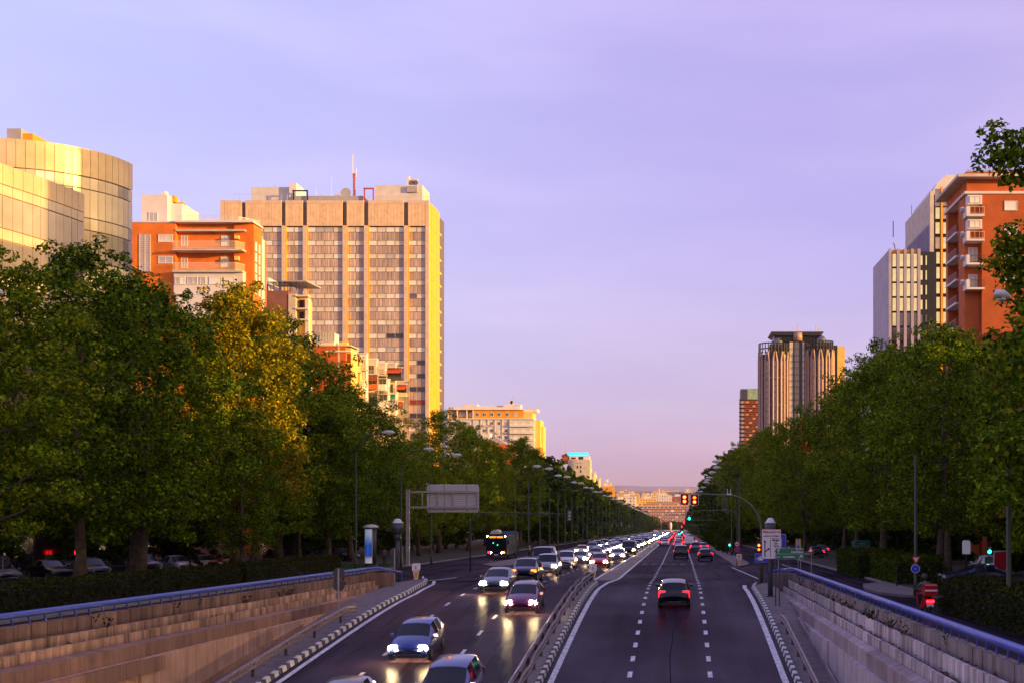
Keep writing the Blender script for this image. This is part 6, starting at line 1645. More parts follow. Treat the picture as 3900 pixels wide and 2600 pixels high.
def car(kind, col, x, y, label, rz=0.0, group=None, lights='head', z=None, zf=R, far=False, tail=None, pitch=None, name='car', cat='car', lamp=None, on=True):
    """rz = 0: nose towards the camera; rz = 180: tail towards the camera"""
    d = car_lib(kind); L_, zh, wx, wb, r, st = d['geo']
    if z is None: z = zf(y) + .012
    t = thing(name, label, cat, (x, y, z), R_(rz), group)
    c, s_ = math.cos(R_(rz)), math.sin(R_(rz))
    fx, fy = -(-s_) * -1, -c
    slope = math.atan2(zf(y + 1.3) - zf(y - 1.3), 2.6)
    # tilt with the road: rotation about the local x axis
    t.rotation_euler = (slope * (1 if abs(rz) < 90 else -1) if (abs(rz) < 45 or abs(rz) > 135) else 0, 0, R_(rz))
    b = put('body', d['body'], t); setmat(b, PAINT[col])
    for k in ('windshield', 'rear_window', 'side_window', 'side_window2'):
        if k in d: put(k.replace('2', ''), d[k], t)
    front = rz if False else (abs(((rz + 180) % 360) - 180) < 100)
    HL = MT['head_far' if far else 'head_on'] if on else None
    TL = MT['tail_far' if far else 'tail_on'] if on else None
    if front: TL = None
    else: HL = None
    if lamp: HL = MT[lamp]
    if tail and not front: TL = MT[tail]
    for sgn in (-1, 1):
        if not far or front:
            hl = put('headlight', d['headlight'], t, (sgn * wx, -L_ + .13, zh)); hl.scale = (-sgn * 1.25, 1, 1.3)
            if lights == 'head' and HL: setmat(hl, HL)
            if far: hl.scale = (-sgn * 1.3, 1, 1.9)
        if not far or not front:
            tl = put('tail_light', d['tail_light'], t, (sgn * (st[-3][4] - .10), L_ - .17, st[-3][2] - .13)); tl.scale = (sgn, 1, 1)
            if lights in ('tail', 'head') and TL: setmat(tl, TL)
            if far: tl.scale = (sgn * 1.15, 1, 1.0)
    if far:
        bp = put('bumper', d['bumper'], t, (0, -L_ + .1 if front else L_ - .1, 0))
        for sgn in (-1, 1): put('wheel', d['tyre'], t, (sgn * (st[5][4] - .10), -wb if front else wb, r))
        return t
    for sx in (-1, 1):
        for sy in (-1, 1):
            w = put('wheel', d['tyre'], t, (sx * (st[5][4] - .095), sy * wb, r)); put('rim', d['rim'], w)
        mr = put('mirror', d['mirror'], t, (sx * (st[5][4] + .07), st[4][0] + .25, st[4][2] + .10)); setmat(mr, PAINT[col])
        put('fog_light', d['fog'], t, (sx * wx * .9, -L_ + .10, .36))
    put('bumper', d['bumper'], t, (0, -L_ + .12, 0)); put('bumper', d['bumper'], t, (0, L_ - .12, 0))
    put('number_plate', d['plate'], t, (0, -L_ + .03, .42)); put('number_plate', d['plate'], t, (0, L_ - .05, .60))
    put('grille', d['grille'], t, (0, -L_ + .06, zh - .07))
    return t
GO = 'oncoming cars with headlights on'
car('hatch', 'blue', -11.35, 52.5, 'blue hatchback with blazing headlights beside the left kerb strip', 0, GO)
car('hatch', 'grey', -11.4, 40.8, 'grey blue car cut by the bottom edge, only its roof showing', 0, GO)
car('mpv', 'blue', -8.15, 43.2, 'blue people carrier cut by the bottom edge beside the median guardrail', 0, GO)
car('hatch', 'purple', -8.2, 64.5, 'purple hatchback with blazing headlights beside the median guardrail', 0, GO)
car('saloon', 'slate', -10.95, 73.5, 'slate blue saloon with headlights on, ahead of the navy car', 0, GO)
car('mpv', 'navy', -10.6, 84.5, 'dark navy people carrier with dim headlamps behind the slate blue saloon', 0, GO, lamp='amber_on')
car('suv', 'silver', -10.75, 99.5, 'silver off-roader with headlights on behind the navy people carrier', 0, GO)
car('van', 'navy', -12.6, 113, 'tall dark blue van half hidden behind the silver off-roader', 0, GO)
car('mpv', 'white', -10.8, 116.5, 'white people carrier with its lamps off in the middle oncoming lane', 0, GO, lights=None)
car('saloon', 'silver', -10.5, 129, 'silver saloon right behind the white people carrier', 0, GO)
car('hatch', 'red', -7.6, 116.5, 'bright red hatchback with glaring headlights behind the median beacon', 0, GO)
car('saloon', 'silver', -7.2, 144, 'silver saloon with glaring headlights behind the bright red hatchback', 0, GO)
car('hatch', 'slate', -10.2, 148, 'slate hatchback with headlights on behind the silver saloon in the middle lane', 0, GO)
car('hatch', 'yellow', -13.7, 171, 'yellow hatchback in the far oncoming lane', 0, GO)
car('van', 'black', -6.9, 168, 'tall black van beside the median strip among the oncoming cars', 0, GO)
car('mpv', 'slate', -13.8, 193, 'slate people carrier right behind the yellow hatchback', 0, GO)
car('saloon', 'silver', -10.9, 166, 'silver saloon to the right of the yellow hatchback', 0, GO)
car('saloon', 'white', -10.9, 181, 'white saloon behind the silver saloon, right of the yellow hatchback', 0, GO)
GF1 = 'oncoming cars queued far down the avenue'
crng3 = random.Random(31)
cols = ['silver', 'white', 'silver', 'grey', 'slate', 'black', 'beige', 'silver', 'navy', 'white', 'wine']
for lane, y0 in ((-7.6, 184), (-10.9, 196), (-14.1, 208)):
    y = y0
    while y < 820:
        col = crng3.choice(cols); kd = crng3.choice(['hatch', 'saloon', 'saloon', 'mpv', 'suv'])
        car(kd, col, lane + crng3.uniform(-.35, .35), y, 'oncoming car with white headlights in the far queue', 0, GF1, zf=R, far=True)
        y += crng3.uniform(8.5, 14) * (1 + max(0, y - 350) / 500)
GD = 'cars driving away with red tail lamps'
c0 = car('hatch', 'black', -.25, 66.5, 'black hatchback with square red tail lamps driving away alone in the middle lane', 180, GD)
for ch in c0.children:
    if ch.name.startswith('tail_light'): ch.scale = (ch.scale[0] * 1.15, 1, 1.15); ch.location.z -= .06; ch.location.x *= .88; ch.location.y += .05; ch.data = MB().prism(rrect0(.33, .36), 'y', -.05, .05).mesh('tail_light', 'tail_on')
car('suv', 'black', .28, 152.5, 'black off-roader with red tail lamps driving away down the middle lane', 180, GD)
car('hatch', 'black', 3.1, 142, 'black hatchback with red tail lamps driving away in the right lane beside the kerb', 180, GD)
car('mpv', 'grey', 2.7, 193.5, 'grey people carrier braking just beyond the black cars', 180, GD, tail='tail_far')
car('hatch', 'silver', 4.0, 201, 'silver hatchback braking beside the right kerb', 180, GD, tail='tail_far')
car('saloon', 'silver', -.2, 233, 'silver saloon braking in the middle lane ahead of the black off-roader', 180, GD, tail='tail_far')
car('saloon', 'white', -2.9, 257, 'white saloon braking in the left lane beside the median strip', 180, GD, tail='tail_far')
car('van', 'white', 2.1, 243, 'tall white van braking in the right lane', 180, GD, tail='tail_far')
for lane, y0 in ((-3.2, 272), (-.1, 246), (3.1, 214)):
    y = y0
    while y < 820:
        if not (lane > 3 and 236 < y < 250):
            col = crng3.choice(cols); kd = crng3.choice(['hatch', 'saloon', 'saloon', 'mpv', 'suv'])
            car(kd, col, lane + crng3.uniform(-.35, .35), y, 'car with red tail lamps in the far departing queue', 180, 'departing cars queued far down the avenue', zf=R, far=True)
        y += crng3.uniform(8.5, 14) * (1 + max(0, y - 350) / 500)
# parked cars, angle-parked under the trees at the left
GP = 'cars parked under the trees on the left'
SP = lambda y: S(y) + .12
pk = [('saloon', 'silver', -46.0, 82, 'silver parked saloon nearest the left edge beside the round sign back', 40), ('saloon', 'black', -45.8, 88, 'black parked saloon next to the silver one', 52),
      ('hatch', 'grey', -45.0, 92.5, 'grey parked hatchback half hidden by the thick tree trunk', 45), ('mpv', 'grey', -43.2, 97.5, 'dark grey parked people carrier between two tree trunks', 40),
      ('saloon', 'silver', -42.2, 101.5, 'silver grey parked saloon right of the thick trunk', 48), ('saloon', 'black', -41.2, 105, 'black parked saloon left of the red parked hatchback', 40),
      ('hatch', 'red', -40.6, 109, 'bright red parked hatchback under the trees', 35), ('mpv', 'wine', -39.4, 120, 'wine red parked people carrier behind the hedge', 50),
      ('saloon', 'black', -39.0, 130, 'black parked saloon in the shade beyond the wine red one', 50), ('saloon', 'navy', -38.4, 138, 'navy parked saloon farthest along the shaded row', 50), ('saloon', 'silver', -52, 104, 'silver saloon parked in the rear row near the dark backdrop building', 30), ('saloon', 'slate', -53, 110, 'slate saloon parked in the rear row behind the red hatchback', 30)]
for (k, c, x, y, lab, rz) in pk: car(k, c, x, y, lab, rz, GP, lights=None, zf=SP, on=False)
for (k, c, x, y, lab, rz, lt) in [('saloon', 'navy', 19.0, 77.5, 'dark blue saloon seen side-on behind the trunks at the right edge', -90, None), ('saloon', 'black', 17.2, 152, 'dark saloon with red tail lamps beyond the oleander bushes', 180, 'tail'), ('hatch', 'grey', 19.4, 165, 'grey hatchback with red tail lamps under the right-hand trees', 180, 'tail'), ('hatch', 'slate', 20.6, 131, 'slate hatchback with red tail lamps behind the far green direction sign', 180, 'tail'),
                                  ('mpv', 'white', 23.5, 92, 'white people carrier behind the give way sign post', 180, None)]:
    car(k, c, x, y, lab, rz, 'cars on the right-hand side street', lights=lt, zf=SP, on=bool(lt), tail='tail_far' if lt else None)

# bus on the left service road
bz = S(147) + .13
bus = thing('city_bus', 'dark blue city bus with an orange destination display on the left service road', 'bus', (-22.2, 147, bz))
B = lambda n, m, *b: MB().box(*[b[0], b[1], b[2], b[3], b[4], b[5]]).build(n, m, bus, local=True)
m = MB()
m.prism([(-1.22, .35), (1.22, .35), (1.25, 1.0), (1.22, 2.75), (1.0, 2.95), (-1.0, 2.95), (-1.22, 2.75), (-1.25, 1.0)], 'y', 0, 11.5); MT['bus_blue'] = mat('bus_blue', (.010, .016, .05), .7, .1, 2, spec=.15); m.build('body', 'bus_blue', bus, local=True)
MB().prism([(-1.12, 1.05), (1.12, 1.05), (1.10, 2.35), (-1.10, 2.35)], 'y', -.03, .02).build('windshield', 'car_glass', bus, local=True)
B('destination_display', 'black', -1.0, 1.0, -.04, .02, 2.42, 2.78)
mm = MB()
for q in range(13):
    if q != 6: mm.box(-.80 + q * .125, -.72 + q * .125, -.055, -.042, 2.50 + (q % 3) * .01, 2.70)
MT['display_on'] = glow('display_on', (1.0, .16, .01), 3.2)
mm.build('display_text', 'display_on', bus, local=True)
for s in (-1, 1):
    MB().lathe([(.13, -.02), (.10, .0), (.13, .03)], 12, (s * .92, -.01, .75), axis='y').build('headlight', 'amber_hot' if s > 0 else 'red_on', bus, local=True)
    MB().lathe([(.06, -.02), (.06, .03)], 8, (s * .66, -.01, .72), axis='y').build('headlight', 'head_far', bus, local=True)
    MB().lathe([(.05, -.02), (.05, .03)], 8, (s * 1.08, -.01, 2.70), axis='y').build('marker_lamp', 'head_far', bus, local=True)
    B('mirror', 'black', s * 1.45 - .1, s * 1.45 + .1, -.2, -.1, 1.7, 2.3)
    for yy in (2.4, 8.4): MB().lathe([(.36, -.13), (.48, -.12), (.48, .12), (.36, .13)], 16, (s * 1.1, yy, .48), axis='x').build('wheel', 'rubber', bus, local=True)
    B('side_window', 'bus_blue', s * 1.24 - .02, s * 1.24 + .02, .6, 11, 1.25, 2.4)
MB().prism([(-.9, 2.96), (.2, 2.96), (.15, 3.3), (-.2, 3.42), (-.7, 3.35)], 'y', .8, 3.2).build('roof_unit', 'roof_white', bus, local=True)
B('bumper', 'black', -1.2, 1.2, -.08, .0, .3, .62); B('number_plate', 'plate', -.26, .26, -.1, -.081, .4, .52)
for (x, z_, m_) in ((-.35, 1.9, 'green_on'), (.15, 1.65, 'green_on')): MB().lathe([(.05, 0), (.05, .02)], 8, (x, -.06, z_), axis='y').build('cab_lamp', m_, bus, local=True)

# scooter with rider on the right service road
def skin_person(name, parent, joints, edges, mats_by_z, loc, rz=0.0):
    """one continuous body grown with a Skin modifier; joints: name -> (x, y, z, r)"""
    names = list(joints); me = bpy.data.meshes.new('body')
    me.from_pydata([joints[n_][:3] for n_ in names], [(names.index(a), names.index(b)) for a, b in edges], [])
    o = bpy.data.objects.new('tmp_body', me); COL.objects.link(o)
    md = o.modifiers.new('skin', 'SKIN'); md.use_smooth_shade = True
    for i, n_ in enumerate(names):
        r = joints[n_][3]; r = r if isinstance(r, tuple) else (r, r)
        me.skin_vertices[0].data[i].radius = r; me.skin_vertices[0].data[i].use_root = (i == 0)
    s2 = o.modifiers.new('sub', 'SUBSURF'); s2.levels = 1; s2.render_levels = 1
    bpy.context.view_layer.update()
    nm = bpy.data.meshes.new_from_object(o.evaluated_get(bpy.context.evaluated_depsgraph_get()))
    bpy.data.objects.remove(o)
    nm.materials.clear()
    for m_, _ in mats_by_z: nm.materials.append(MT[m_])
    for p in nm.polygons:
        z = p.center.z; k = 0
        for q, (m_, zz) in enumerate(mats_by_z):
            if z >= zz: k = q
        p.material_index = k; p.use_smooth = True
    nm.name = 'body'
    return put('body', nm, parent)
for n_, c in (('skin_tone', (.45, .25, .17)), ('cloth_dark', (.02, .02, .03)), ('cloth_pale', (.50, .42, .36)), ('cloth_grey', (.10, .10, .12)), ('hair', (.02, .012, .008)), ('cloth_red', (.45, .02, .02))): MT[n_] = mat(n_, c, .8, .15, 8)
def person(x, y, z, rz, label, top='cloth_pale', legs='cloth_dark', stride=.22, scale=1.0):
    t = thing('person', label, 'person', (x, y, z), R_(rz)); t.scale = (scale,) * 3
    j = dict(pelvis=(0, 0, .93, (.145, .10)), waist=(0, .0, 1.08, (.13, .09)), chest=(0, .0, 1.30, (.16, .105)), neck0=(0, 0, 1.46, .065), neck=(0, -.01, 1.52, .052), head0=(0, -.02, 1.60, (.078, .09)), head=(0, -.015, 1.71, .07),
             hl=(-.10, 0, .88, .095), kl=(-.10, -stride * .55, .50, .062), al=(-.10, -stride, .09, .042), tl=(-.10, -stride - .14, .035, .036), hr=(.10, 0, .88, .095), kr=(.10, stride * .30, .49, .062), ar=(.10, stride, .10, .042), tr=(.10, stride - .10, .035, .036),
             sl=(-.19, 0, 1.41, .062), el=(-.235, .06, 1.15, .045), wl=(-.23, -.03, .93, .034), fl=(-.225, -.06, .83, .03), sr=(.19, 0, 1.41, .062), er=(.235, .02, 1.15, .045), wr=(.23, -.10, .94, .034), fr=(.225, -.14, .85, .03))
    e = [('pelvis', 'waist'), ('waist', 'chest'), ('chest', 'neck0'), ('neck0', 'neck'), ('neck', 'head0'), ('head0', 'head'), ('pelvis', 'hl'), ('hl', 'kl'), ('kl', 'al'), ('al', 'tl'), ('pelvis', 'hr'), ('hr', 'kr'), ('kr', 'ar'), ('ar', 'tr'),
         ('chest', 'sl'), ('sl', 'el'), ('el', 'wl'), ('wl', 'fl'), ('chest', 'sr'), ('sr', 'er'), ('er', 'wr'), ('wr', 'fr')]
    skin_person('person', t, j, e, [(legs, 0), (top, .97), ('skin_tone', 1.49)], None)
    MB().lathe([(.03, 1.83), (.075, 1.81), (.102, 1.74), (.104, 1.67), (.09, 1.62)], 12, (0, .02, 0)).build('hair', 'hair', t, True, True)
    for s in (-1, 1): MB().lathe([(.012, -.008), (.012, .0)], 8, (s * .034, -.105, 1.665), axis='y').build('eye', 'cloth_dark', t, local=True)
    MB().prism([(-.012, 1.615), (.012, 1.615), (.0, 1.655)], 'y', -.135, -.09).build('nose', 'skin_tone', t, local=True)
    return t
person(-18.5, 150, S(150) + .12, 90, 'pedestrian in a pale jacket waiting at the kerb beside the blue bus', 'cloth_pale', 'cloth_dark', .12)
person(-29.0, 119, S(119) + .14, 200, 'person in dark clothes walking on the lawn beside the advertising column', 'cloth_grey', 'cloth_dark', .25)
sx_, sy_ = 10.9, 53.5
scz = S(sy_) + .005
sct = thing('motor_scooter', 'red delivery scooter with a big red top box and lit tail lamp by the hedge', 'scooter', (sx_, sy_, scz), R_(184))
SB = lambda n, m, mb: mb.build(n, m, sct, local=True)
for yy in (-.62, .62):
    w = SB('wheel', 'rubber', MB().lathe([(.17, -.055), (.24, -.05), (.26, 0), (.24, .05), (.17, .055)], 18, (0, yy, .26), axis='x')); MB().lathe([(.03, -.04), (.165, -.03), (.165, .03), (.03, .04)], 12, (0, yy, .26), axis='x').build('rim', 'rim', w, local=True)
MT['scooter_red'] = PAINT['red']
SB('body', 'scooter_red', MB().prism([(-.35, .30), (.30, .30), (.82, .52), (.85, .74), (.30, .78), (.05, .50), (-.30, .42)], 'x', -.17, .17))
SB('front_shield', 'scooter_red', MB().prism([(-.45, .38), (-.38, .38), (-.52, 1.02), (-.60, 1.0)], 'x', -.24, .24))
SB('seat', 'black', MB().prism([(-.02, .78), (.72, .79), (.75, .86), (.45, .88), (.0, .85)], 'x', -.14, .14))
SB('handlebar', 'black', MB().tube([(-.34, -.42, 1.06), (-.1, -.50, 1.02), (.1, -.50, 1.02), (.34, -.42, 1.06)], .022, 6))
SB('top_box', 'scooter_red', MB().prism([(.50, .92), (1.00, .92), (1.02, 1.36), (.94, 1.42), (.54, 1.42), (.48, 1.36)], 'x', -.27, .27))
SB('box_stripe', 'sign_white', MB().box(-.272, .272, 1.021, 1.026, 1.12, 1.19))
SB('rear_panel', 'sign_white', MB().box(-.15, .15, .86, .88, .42, .56))
SB('tail_light', 'red_on', MB().box(-.17, .17, .862, .89, .62, .72))
SB('mudguard', 'black', MB().box(-.07, .07, .66, .90, .40, .46))
for s in (-1, 1): SB('mirror', 'black', MB().tube([(s * .28, -.45, 1.08), (s * .34, -.45, 1.25), (s * .40, -.45, 1.26)], [.01, .012, .05], 6))
rd = thing('person', 'rider in black jacket and dark helmet sitting on the red scooter', 'person', (sx_, sy_, scz), R_(184))
j = dict(pelvis=(0, .22, .93, (.15, .12)), chest=(0, .10, 1.30, (.17, .12)), neck=(0, .06, 1.48, .065), head0=(0, .03, 1.58, .085), head=(0, .03, 1.68, .075),
         hl=(-.12, .10, .93, .10), kl=(-.20, -.28, .86, .07), al=(-.16, -.25, .42, .05), tl=(-.16, -.40, .37, .045), hr=(.12, .10, .93, .10), kr=(.20, -.28, .86, .07), ar=(.16, -.25, .42, .05), tr=(.16, -.40, .37, .045),
         sl=(-.20, .08, 1.42, .07), el=(-.31, -.12, 1.20, .05), wl=(-.30, -.38, 1.10, .038), sr=(.20, .08, 1.42, .07), er=(.31, -.12, 1.20, .05), wr=(.30, -.38, 1.10, .038))
e = [('pelvis', 'chest'), ('chest', 'neck'), ('neck', 'head0'), ('head0', 'head'), ('pelvis', 'hl'), ('hl', 'kl'), ('kl', 'al'), ('al', 'tl'), ('pelvis', 'hr'), ('hr', 'kr'), ('kr', 'ar'), ('ar', 'tr'), ('chest', 'sl'), ('sl', 'el'), ('el', 'wl'), ('chest', 'sr'), ('sr', 'er'), ('er', 'wr')]
skin_person('rider', rd, j, e, [('cloth_dark', 0), ('cloth_grey', .95)], None)
MB().lathe([(.10, 1.52), (.145, 1.56), (.155, 1.66), (.13, 1.77), (.06, 1.83), (.01, 1.84)], 14, (0, .03, 0)).build('helmet', 'black', rd, True, True)

# ------------------------------------------------------------------ street furniture
# street lamps: pole, curved arm, cobra head
def lamp_mesh(H, arm):
    pole = MB().tube([(0, 0, 0), (0, 0, .9), (0, 0, .92), (0, 0, H - 1.6)], [.12, .11, .085, .06], 8).mesh('pole', 'lamp_pole', True)
    a = [(0, 0, H - 1.6)] + [(arm * (1 - math.cos(R_(q))), 0, H - 1.6 + 1.5 * math.sin(R_(q))) for q in (20, 40, 60, 80)] + [(arm * 1.0, 0, H - .06)]
    ar = MB().tube(a, [.06, .055, .05, .045, .042, .04], 7).mesh('arm', 'lamp_pole', True)
    hd = MB().tube([(arm - .1, 0, H - .05), (arm + .1, 0, H - .02), (arm + .40, 0, H), (arm + .75, 0, H - .01), (arm + .95, 0, H - .05)], [.06, .12, .17, .15, .05], 10)
    return pole, ar, hd.mesh('lamp_head', 'lamp_head', True), MB().lathe([(.13, -.10), (.15, -.03), (.12, .0)], 10, (arm + .48, 0, H - .12)).mesh('lamp_glass', 'lamp_off', True)
LM = lamp_mesh(11.3, 2.2)
def street_lamp(x, y, rz, label, group, s=1.0):
    t = thing('street_lamp', label, 'street lamp', (x, y, S(y) + .1), R_(rz), group); t.scale = (s, s, s)
    put('pole', LM[0], t); put('arm', LM[1], t); h = put('lamp_head', LM[2], t); put('lamp_glass', LM[3], h); return t
GLa = 'street lamps along the left side of the avenue'
street_lamp(-26.2, 114, 0, 'street lamp rising behind the gantry sign post', GLa, .99)
street_lamp(-25.6, 125, 0, 'street lamp just above the back of the gantry sign', GLa)
street_lamp(-24.4, 38, 0, 'street lamp at the left edge whose head tip pokes into the picture', GLa, .99)
street_lamp(-27.8, 104, 0, 'street lamp half hidden in the leaves below the balcony row', GLa, 1.06)
y = 148; i = 0
while y < 760:
    street_lamp(-20.0, y, 0, (['street lamp nearest the bus in the receding left row', 'street lamp second from the bus in the receding left row', 'street lamp third from the bus in the receding left row', 'street lamp fourth from the bus in the receding left row', 'street lamp fifth from the bus in the receding left row'] + ['street lamp with pale head far along the receding left row'] * 60)[i], GLa, 1.03 if i % 2 else 1.0); y += 13.0 if y < 260 else 17; i += 1
GRa = 'street lamps along the right side of the avenue'
for (x, y, lab) in ((6.9, 137, 'right-hand street lamp highest in the cluster over the road'), (7.4, 151, 'right-hand street lamp second highest in the cluster over the road'), (7.2, 164, 'right-hand street lamp in the middle of the cluster'), (7.2, 181, 'right-hand street lamp below the middle of the cluster'), (7.2, 191, 'right-hand street lamp second lowest in the cluster'), (7.2, 200, 'right-hand street lamp lowest in the cluster')): street_lamp(x, y, 180, lab, GRa)
for i in range(10): street_lamp(7.2, 225 + i * 26, 180, 'street lamp in the receding right row among dark trees', GRa)
street_lamp(14.0, 47.5, -130, 'street lamp whose pale head floats before the brick block at the right edge', GRa, 1.11)
lpw = thing('lamp_post', 'thick green pole rising into the leaves behind the hedge at the right edge', 'lamp post', (12.95, 58.5 * .81, S(47.4) + .1)); MB().tube([(0, 0, 0), (0, 0, .9), (0, 0, .92), (0, 0, 7.0)], [.13, .12, .10, .09], 8).build('pole', 'lamp_pole', lpw, True, True); MB().lathe([(.22, 0), (.22, .05)], 10).build('base', 'lamp_pole', lpw, local=True)
lpv = thing('lamp_post', 'green lamp post carrying the give way and round blue signs', 'lamp post', (12.75, 65, S(65) + .13)); MB().tube([(0, 0, 0), (0, 0, .9), (0, 0, .92), (0, 0, 7.6)], [.12, .11, .09, .07], 8).build('pole', 'lamp_pole', lpv, True, True); MB().lathe([(.22, 0), (.22, .05)], 10).build('base', 'green_pole', lpv, local=True)

def post(parent, x, y, z0, z1, r=.04, m='steel', nm='post'): return MB().tube([(x, y, z0), (x, y, z1)], r, 8).build(nm, m, parent)
def rrect(w, h, r=.06, n=3):
    pts = []
    for (cx, cy, a0_) in ((w / 2 - r, -h / 2 + r, -90), (w / 2 - r, h / 2 - r, 0), (-w / 2 + r, h / 2 - r, 90), (-w / 2 + r, -h / 2 + r, 180)):
        for q in range(n + 1): a = R_(a0_ + 90 * q / n); pts.append((cx + r * math.cos(a), cy + r * math.sin(a)))
    return pts
def plate(parent, x, y, z, w, h, m, rim=None, nm='sign_panel', r=.05):
    if rim: MB().prism([(x + a, z + b) for a, b in rrect(w, h, r)], 'y', y, y + .03).build('sign_rim', rim, parent); k = .05 * min(1, h)
    else: k = 0
    return MB().prism([(x + a, z + b) for a, b in rrect(w - k, h - k, max(.01, r - k / 2))], 'y', y - .012, y + (.002 if rim else .03)).build(nm, m, parent)
def disc(parent, x, y, z, r, m, nm='disc', dy=.02, n=24): return MB().prism([(x + r * math.cos(2 * math.pi * q / n), z + r * math.sin(2 * math.pi * q / n)) for q in range(n)], 'y', y - dy, y).build(nm, m, parent)
def poly(parent, pts, y, m, nm='symbol', d=.006): return MB().prism(pts, 'y', y - d, y).build(nm, m, parent)
def arrow(parent, x, z, ang, ln, w, y, m, hw=2.6, hl=2.2):
    d = Vector((math.sin(R_(ang)), math.cos(R_(ang)))); n = Vector((d.y, -d.x)); o = Vector((x, z))
    e = o + d * (ln - w * hl)
    p = [o - n * w / 2, e - n * w / 2, e - n * w * hw / 2, o + d * ln, e + n * w * hw / 2, e + n * w / 2, o + n * w / 2]
    return poly(parent, [(q.x, q.y) for q in p], y, m, 'arrow')

# cantilever gantry sign seen from behind
YG = 119.0
gs = thing('gantry_sign', 'back of a big cantilever road sign on a grey post over the left lanes', 'road sign', (-26.7, YG, S(YG)))
gx = lambda c: atx(1400 + c / 2.614, YG); gz = lambda c: atz(1400 + c / 2.614, YG)
block(gs, 'post', gx(386), gx(418), YG - .2, YG + .2, S(YG) + .1, gz(1210), 'steel')
block(gs, 'base_plate', gx(370), gx(434), YG - .4, YG + .4, S(YG) + .12, S(YG) + .22, 'steel')
for c in (1232, 1385): block(gs, 'arm', gx(418) + .01, gx(1108), YG - .34, YG - .16, gz(c + 11), gz(c - 9), 'steel')
block(gs, 'arm_brace', gx(545), gx(556), YG - .33, YG - .17, gz(1374), gz(1244), 'steel')
for c in (699, 851, 1090): block(gs, 'panel_brace', gx(c - 7), gx(c + 7), YG - .33, YG - .17, gz(1374), gz(1244), 'steel')
for c in (622, 768, 990): block(gs, 'panel_clamp', gx(c - 4), gx(c + 4), YG - .15, YG - .09, gz(1440), gz(1158), 'steel')
ns = 15
zz0, zz1 = gz(1438), gz(1160)
for q in range(ns):
    a = zz0 + (zz1 - zz0) * q / ns; b = zz0 + (zz1 - zz0) * (q + 1) / ns
    ins = .10 if q in (0, ns - 1) else 0
    MB().prism([(YG - .085, a + .035), (YG - .085, b - .035), (YG - .02, b - .004), (YG - .02, a + .004)], 'x', gx(592) + ins, gx(1110) - ins).build('slat', 'lamp_head', gs)

# advertising column
YA = 114.0
ac = thing('advertising_column', 'round advertising column with a glowing blue poster on the lawn', 'advertising column', (atx(1412, YA), YA, S(YA) + .14))
MB().lathe([(.62, 0), (.62, .25), (.55, .27)], 20).build('base', 'steel_dark', ac, local=True)
MB().lathe([(.52, .27), (.52, 3.72)], 24).build('drum', 'steel_dark', ac, True, True)
MB().lathe([(.70, 3.72), (.74, 3.80), (.66, 3.90), (.35, 4.02), (.02, 4.06)], 24).build('cap', 'lamp_head', ac, True, True)
def poster_mat():
    m = bpy.data.materials.new('poster'); m.use_nodes = True; t = m.node_tree; b = t.nodes['Principled BSDF']
    tcn = t.nodes.new('ShaderNodeTexCoord'); s_ = t.nodes.new('ShaderNodeSeparateXYZ'); t.links.new(tcn.outputs['Object'], s_.inputs[0])
    r = t.nodes.new('ShaderNodeValToRGB'); e = r.color_ramp.elements
    mr = t.nodes.new('ShaderNodeMapRange'); mr.inputs[1].default_value = .3; mr.inputs[2].default_value = 3.6; t.links.new(s_.outputs[2], mr.inputs[0])
    while len(e) < 5: e.new(.5)
    for i, (p, c) in enumerate([(0, (.75, .72, .72)), (.16, (.55, .50, .62)), (.24, (.02, .08, .50)), (.55, (.01, .10, .55)), (.85, (.45, .55, .75))]): e[i].position = p; e[i].color = (*c, 1)
    t.links.new(mr.outputs[0], r.inputs[0]); t.links.new(r.outputs[0], b.inputs['Base Color']); t.links.new(r.outputs[0], b.inputs['Emission Color']); b.inputs['Emission Strength'].default_value = .22
    MT['poster'] = m
poster_mat()
pp = MB(); pts = [R_(a) for a in np.linspace(-150, -62, 14)]
v = [(.535 * math.cos(a), .535 * math.sin(a), z) for z in (.40, 3.60) for a in pts]; n_ = len(pts)
pp.add(v, [(i, i + 1, n_ + i + 1, n_ + i) for i in range(n_ - 1)]); po = pp.build('poster', 'poster', ac, True, True)
fr = MB()
for a in (pts[0], pts[-1]): fr.tube([(.54 * math.cos(a), .54 * math.sin(a), .35), (.54 * math.cos(a), .54 * math.sin(a), 3.65)], .03, 5)
fr.build('poster_frame', 'lamp_head', ac, local=True)
MT['poster_blue'] = glow('poster_blue', (.06, .16, .75), .35)
bt = MB()
for q in range(9): # pale pattern bands of the picture
    a0_, a1_ = R_(-112 - 5), R_(-112 + 16 - q % 2 * 3); zz = .95 + q * .23
    bt.add([(.542 * math.cos(a0_), .542 * math.sin(a0_), zz), (.542 * math.cos(a1_), .542 * math.sin(a1_), zz), (.542 * math.cos(a1_), .542 * math.sin(a1_), zz + .14), (.542 * math.cos(a0_), .542 * math.sin(a0_), zz + .14)], [(0, 1, 2, 3)])
bt.build('picture', 'poster_blue', po, local=True)

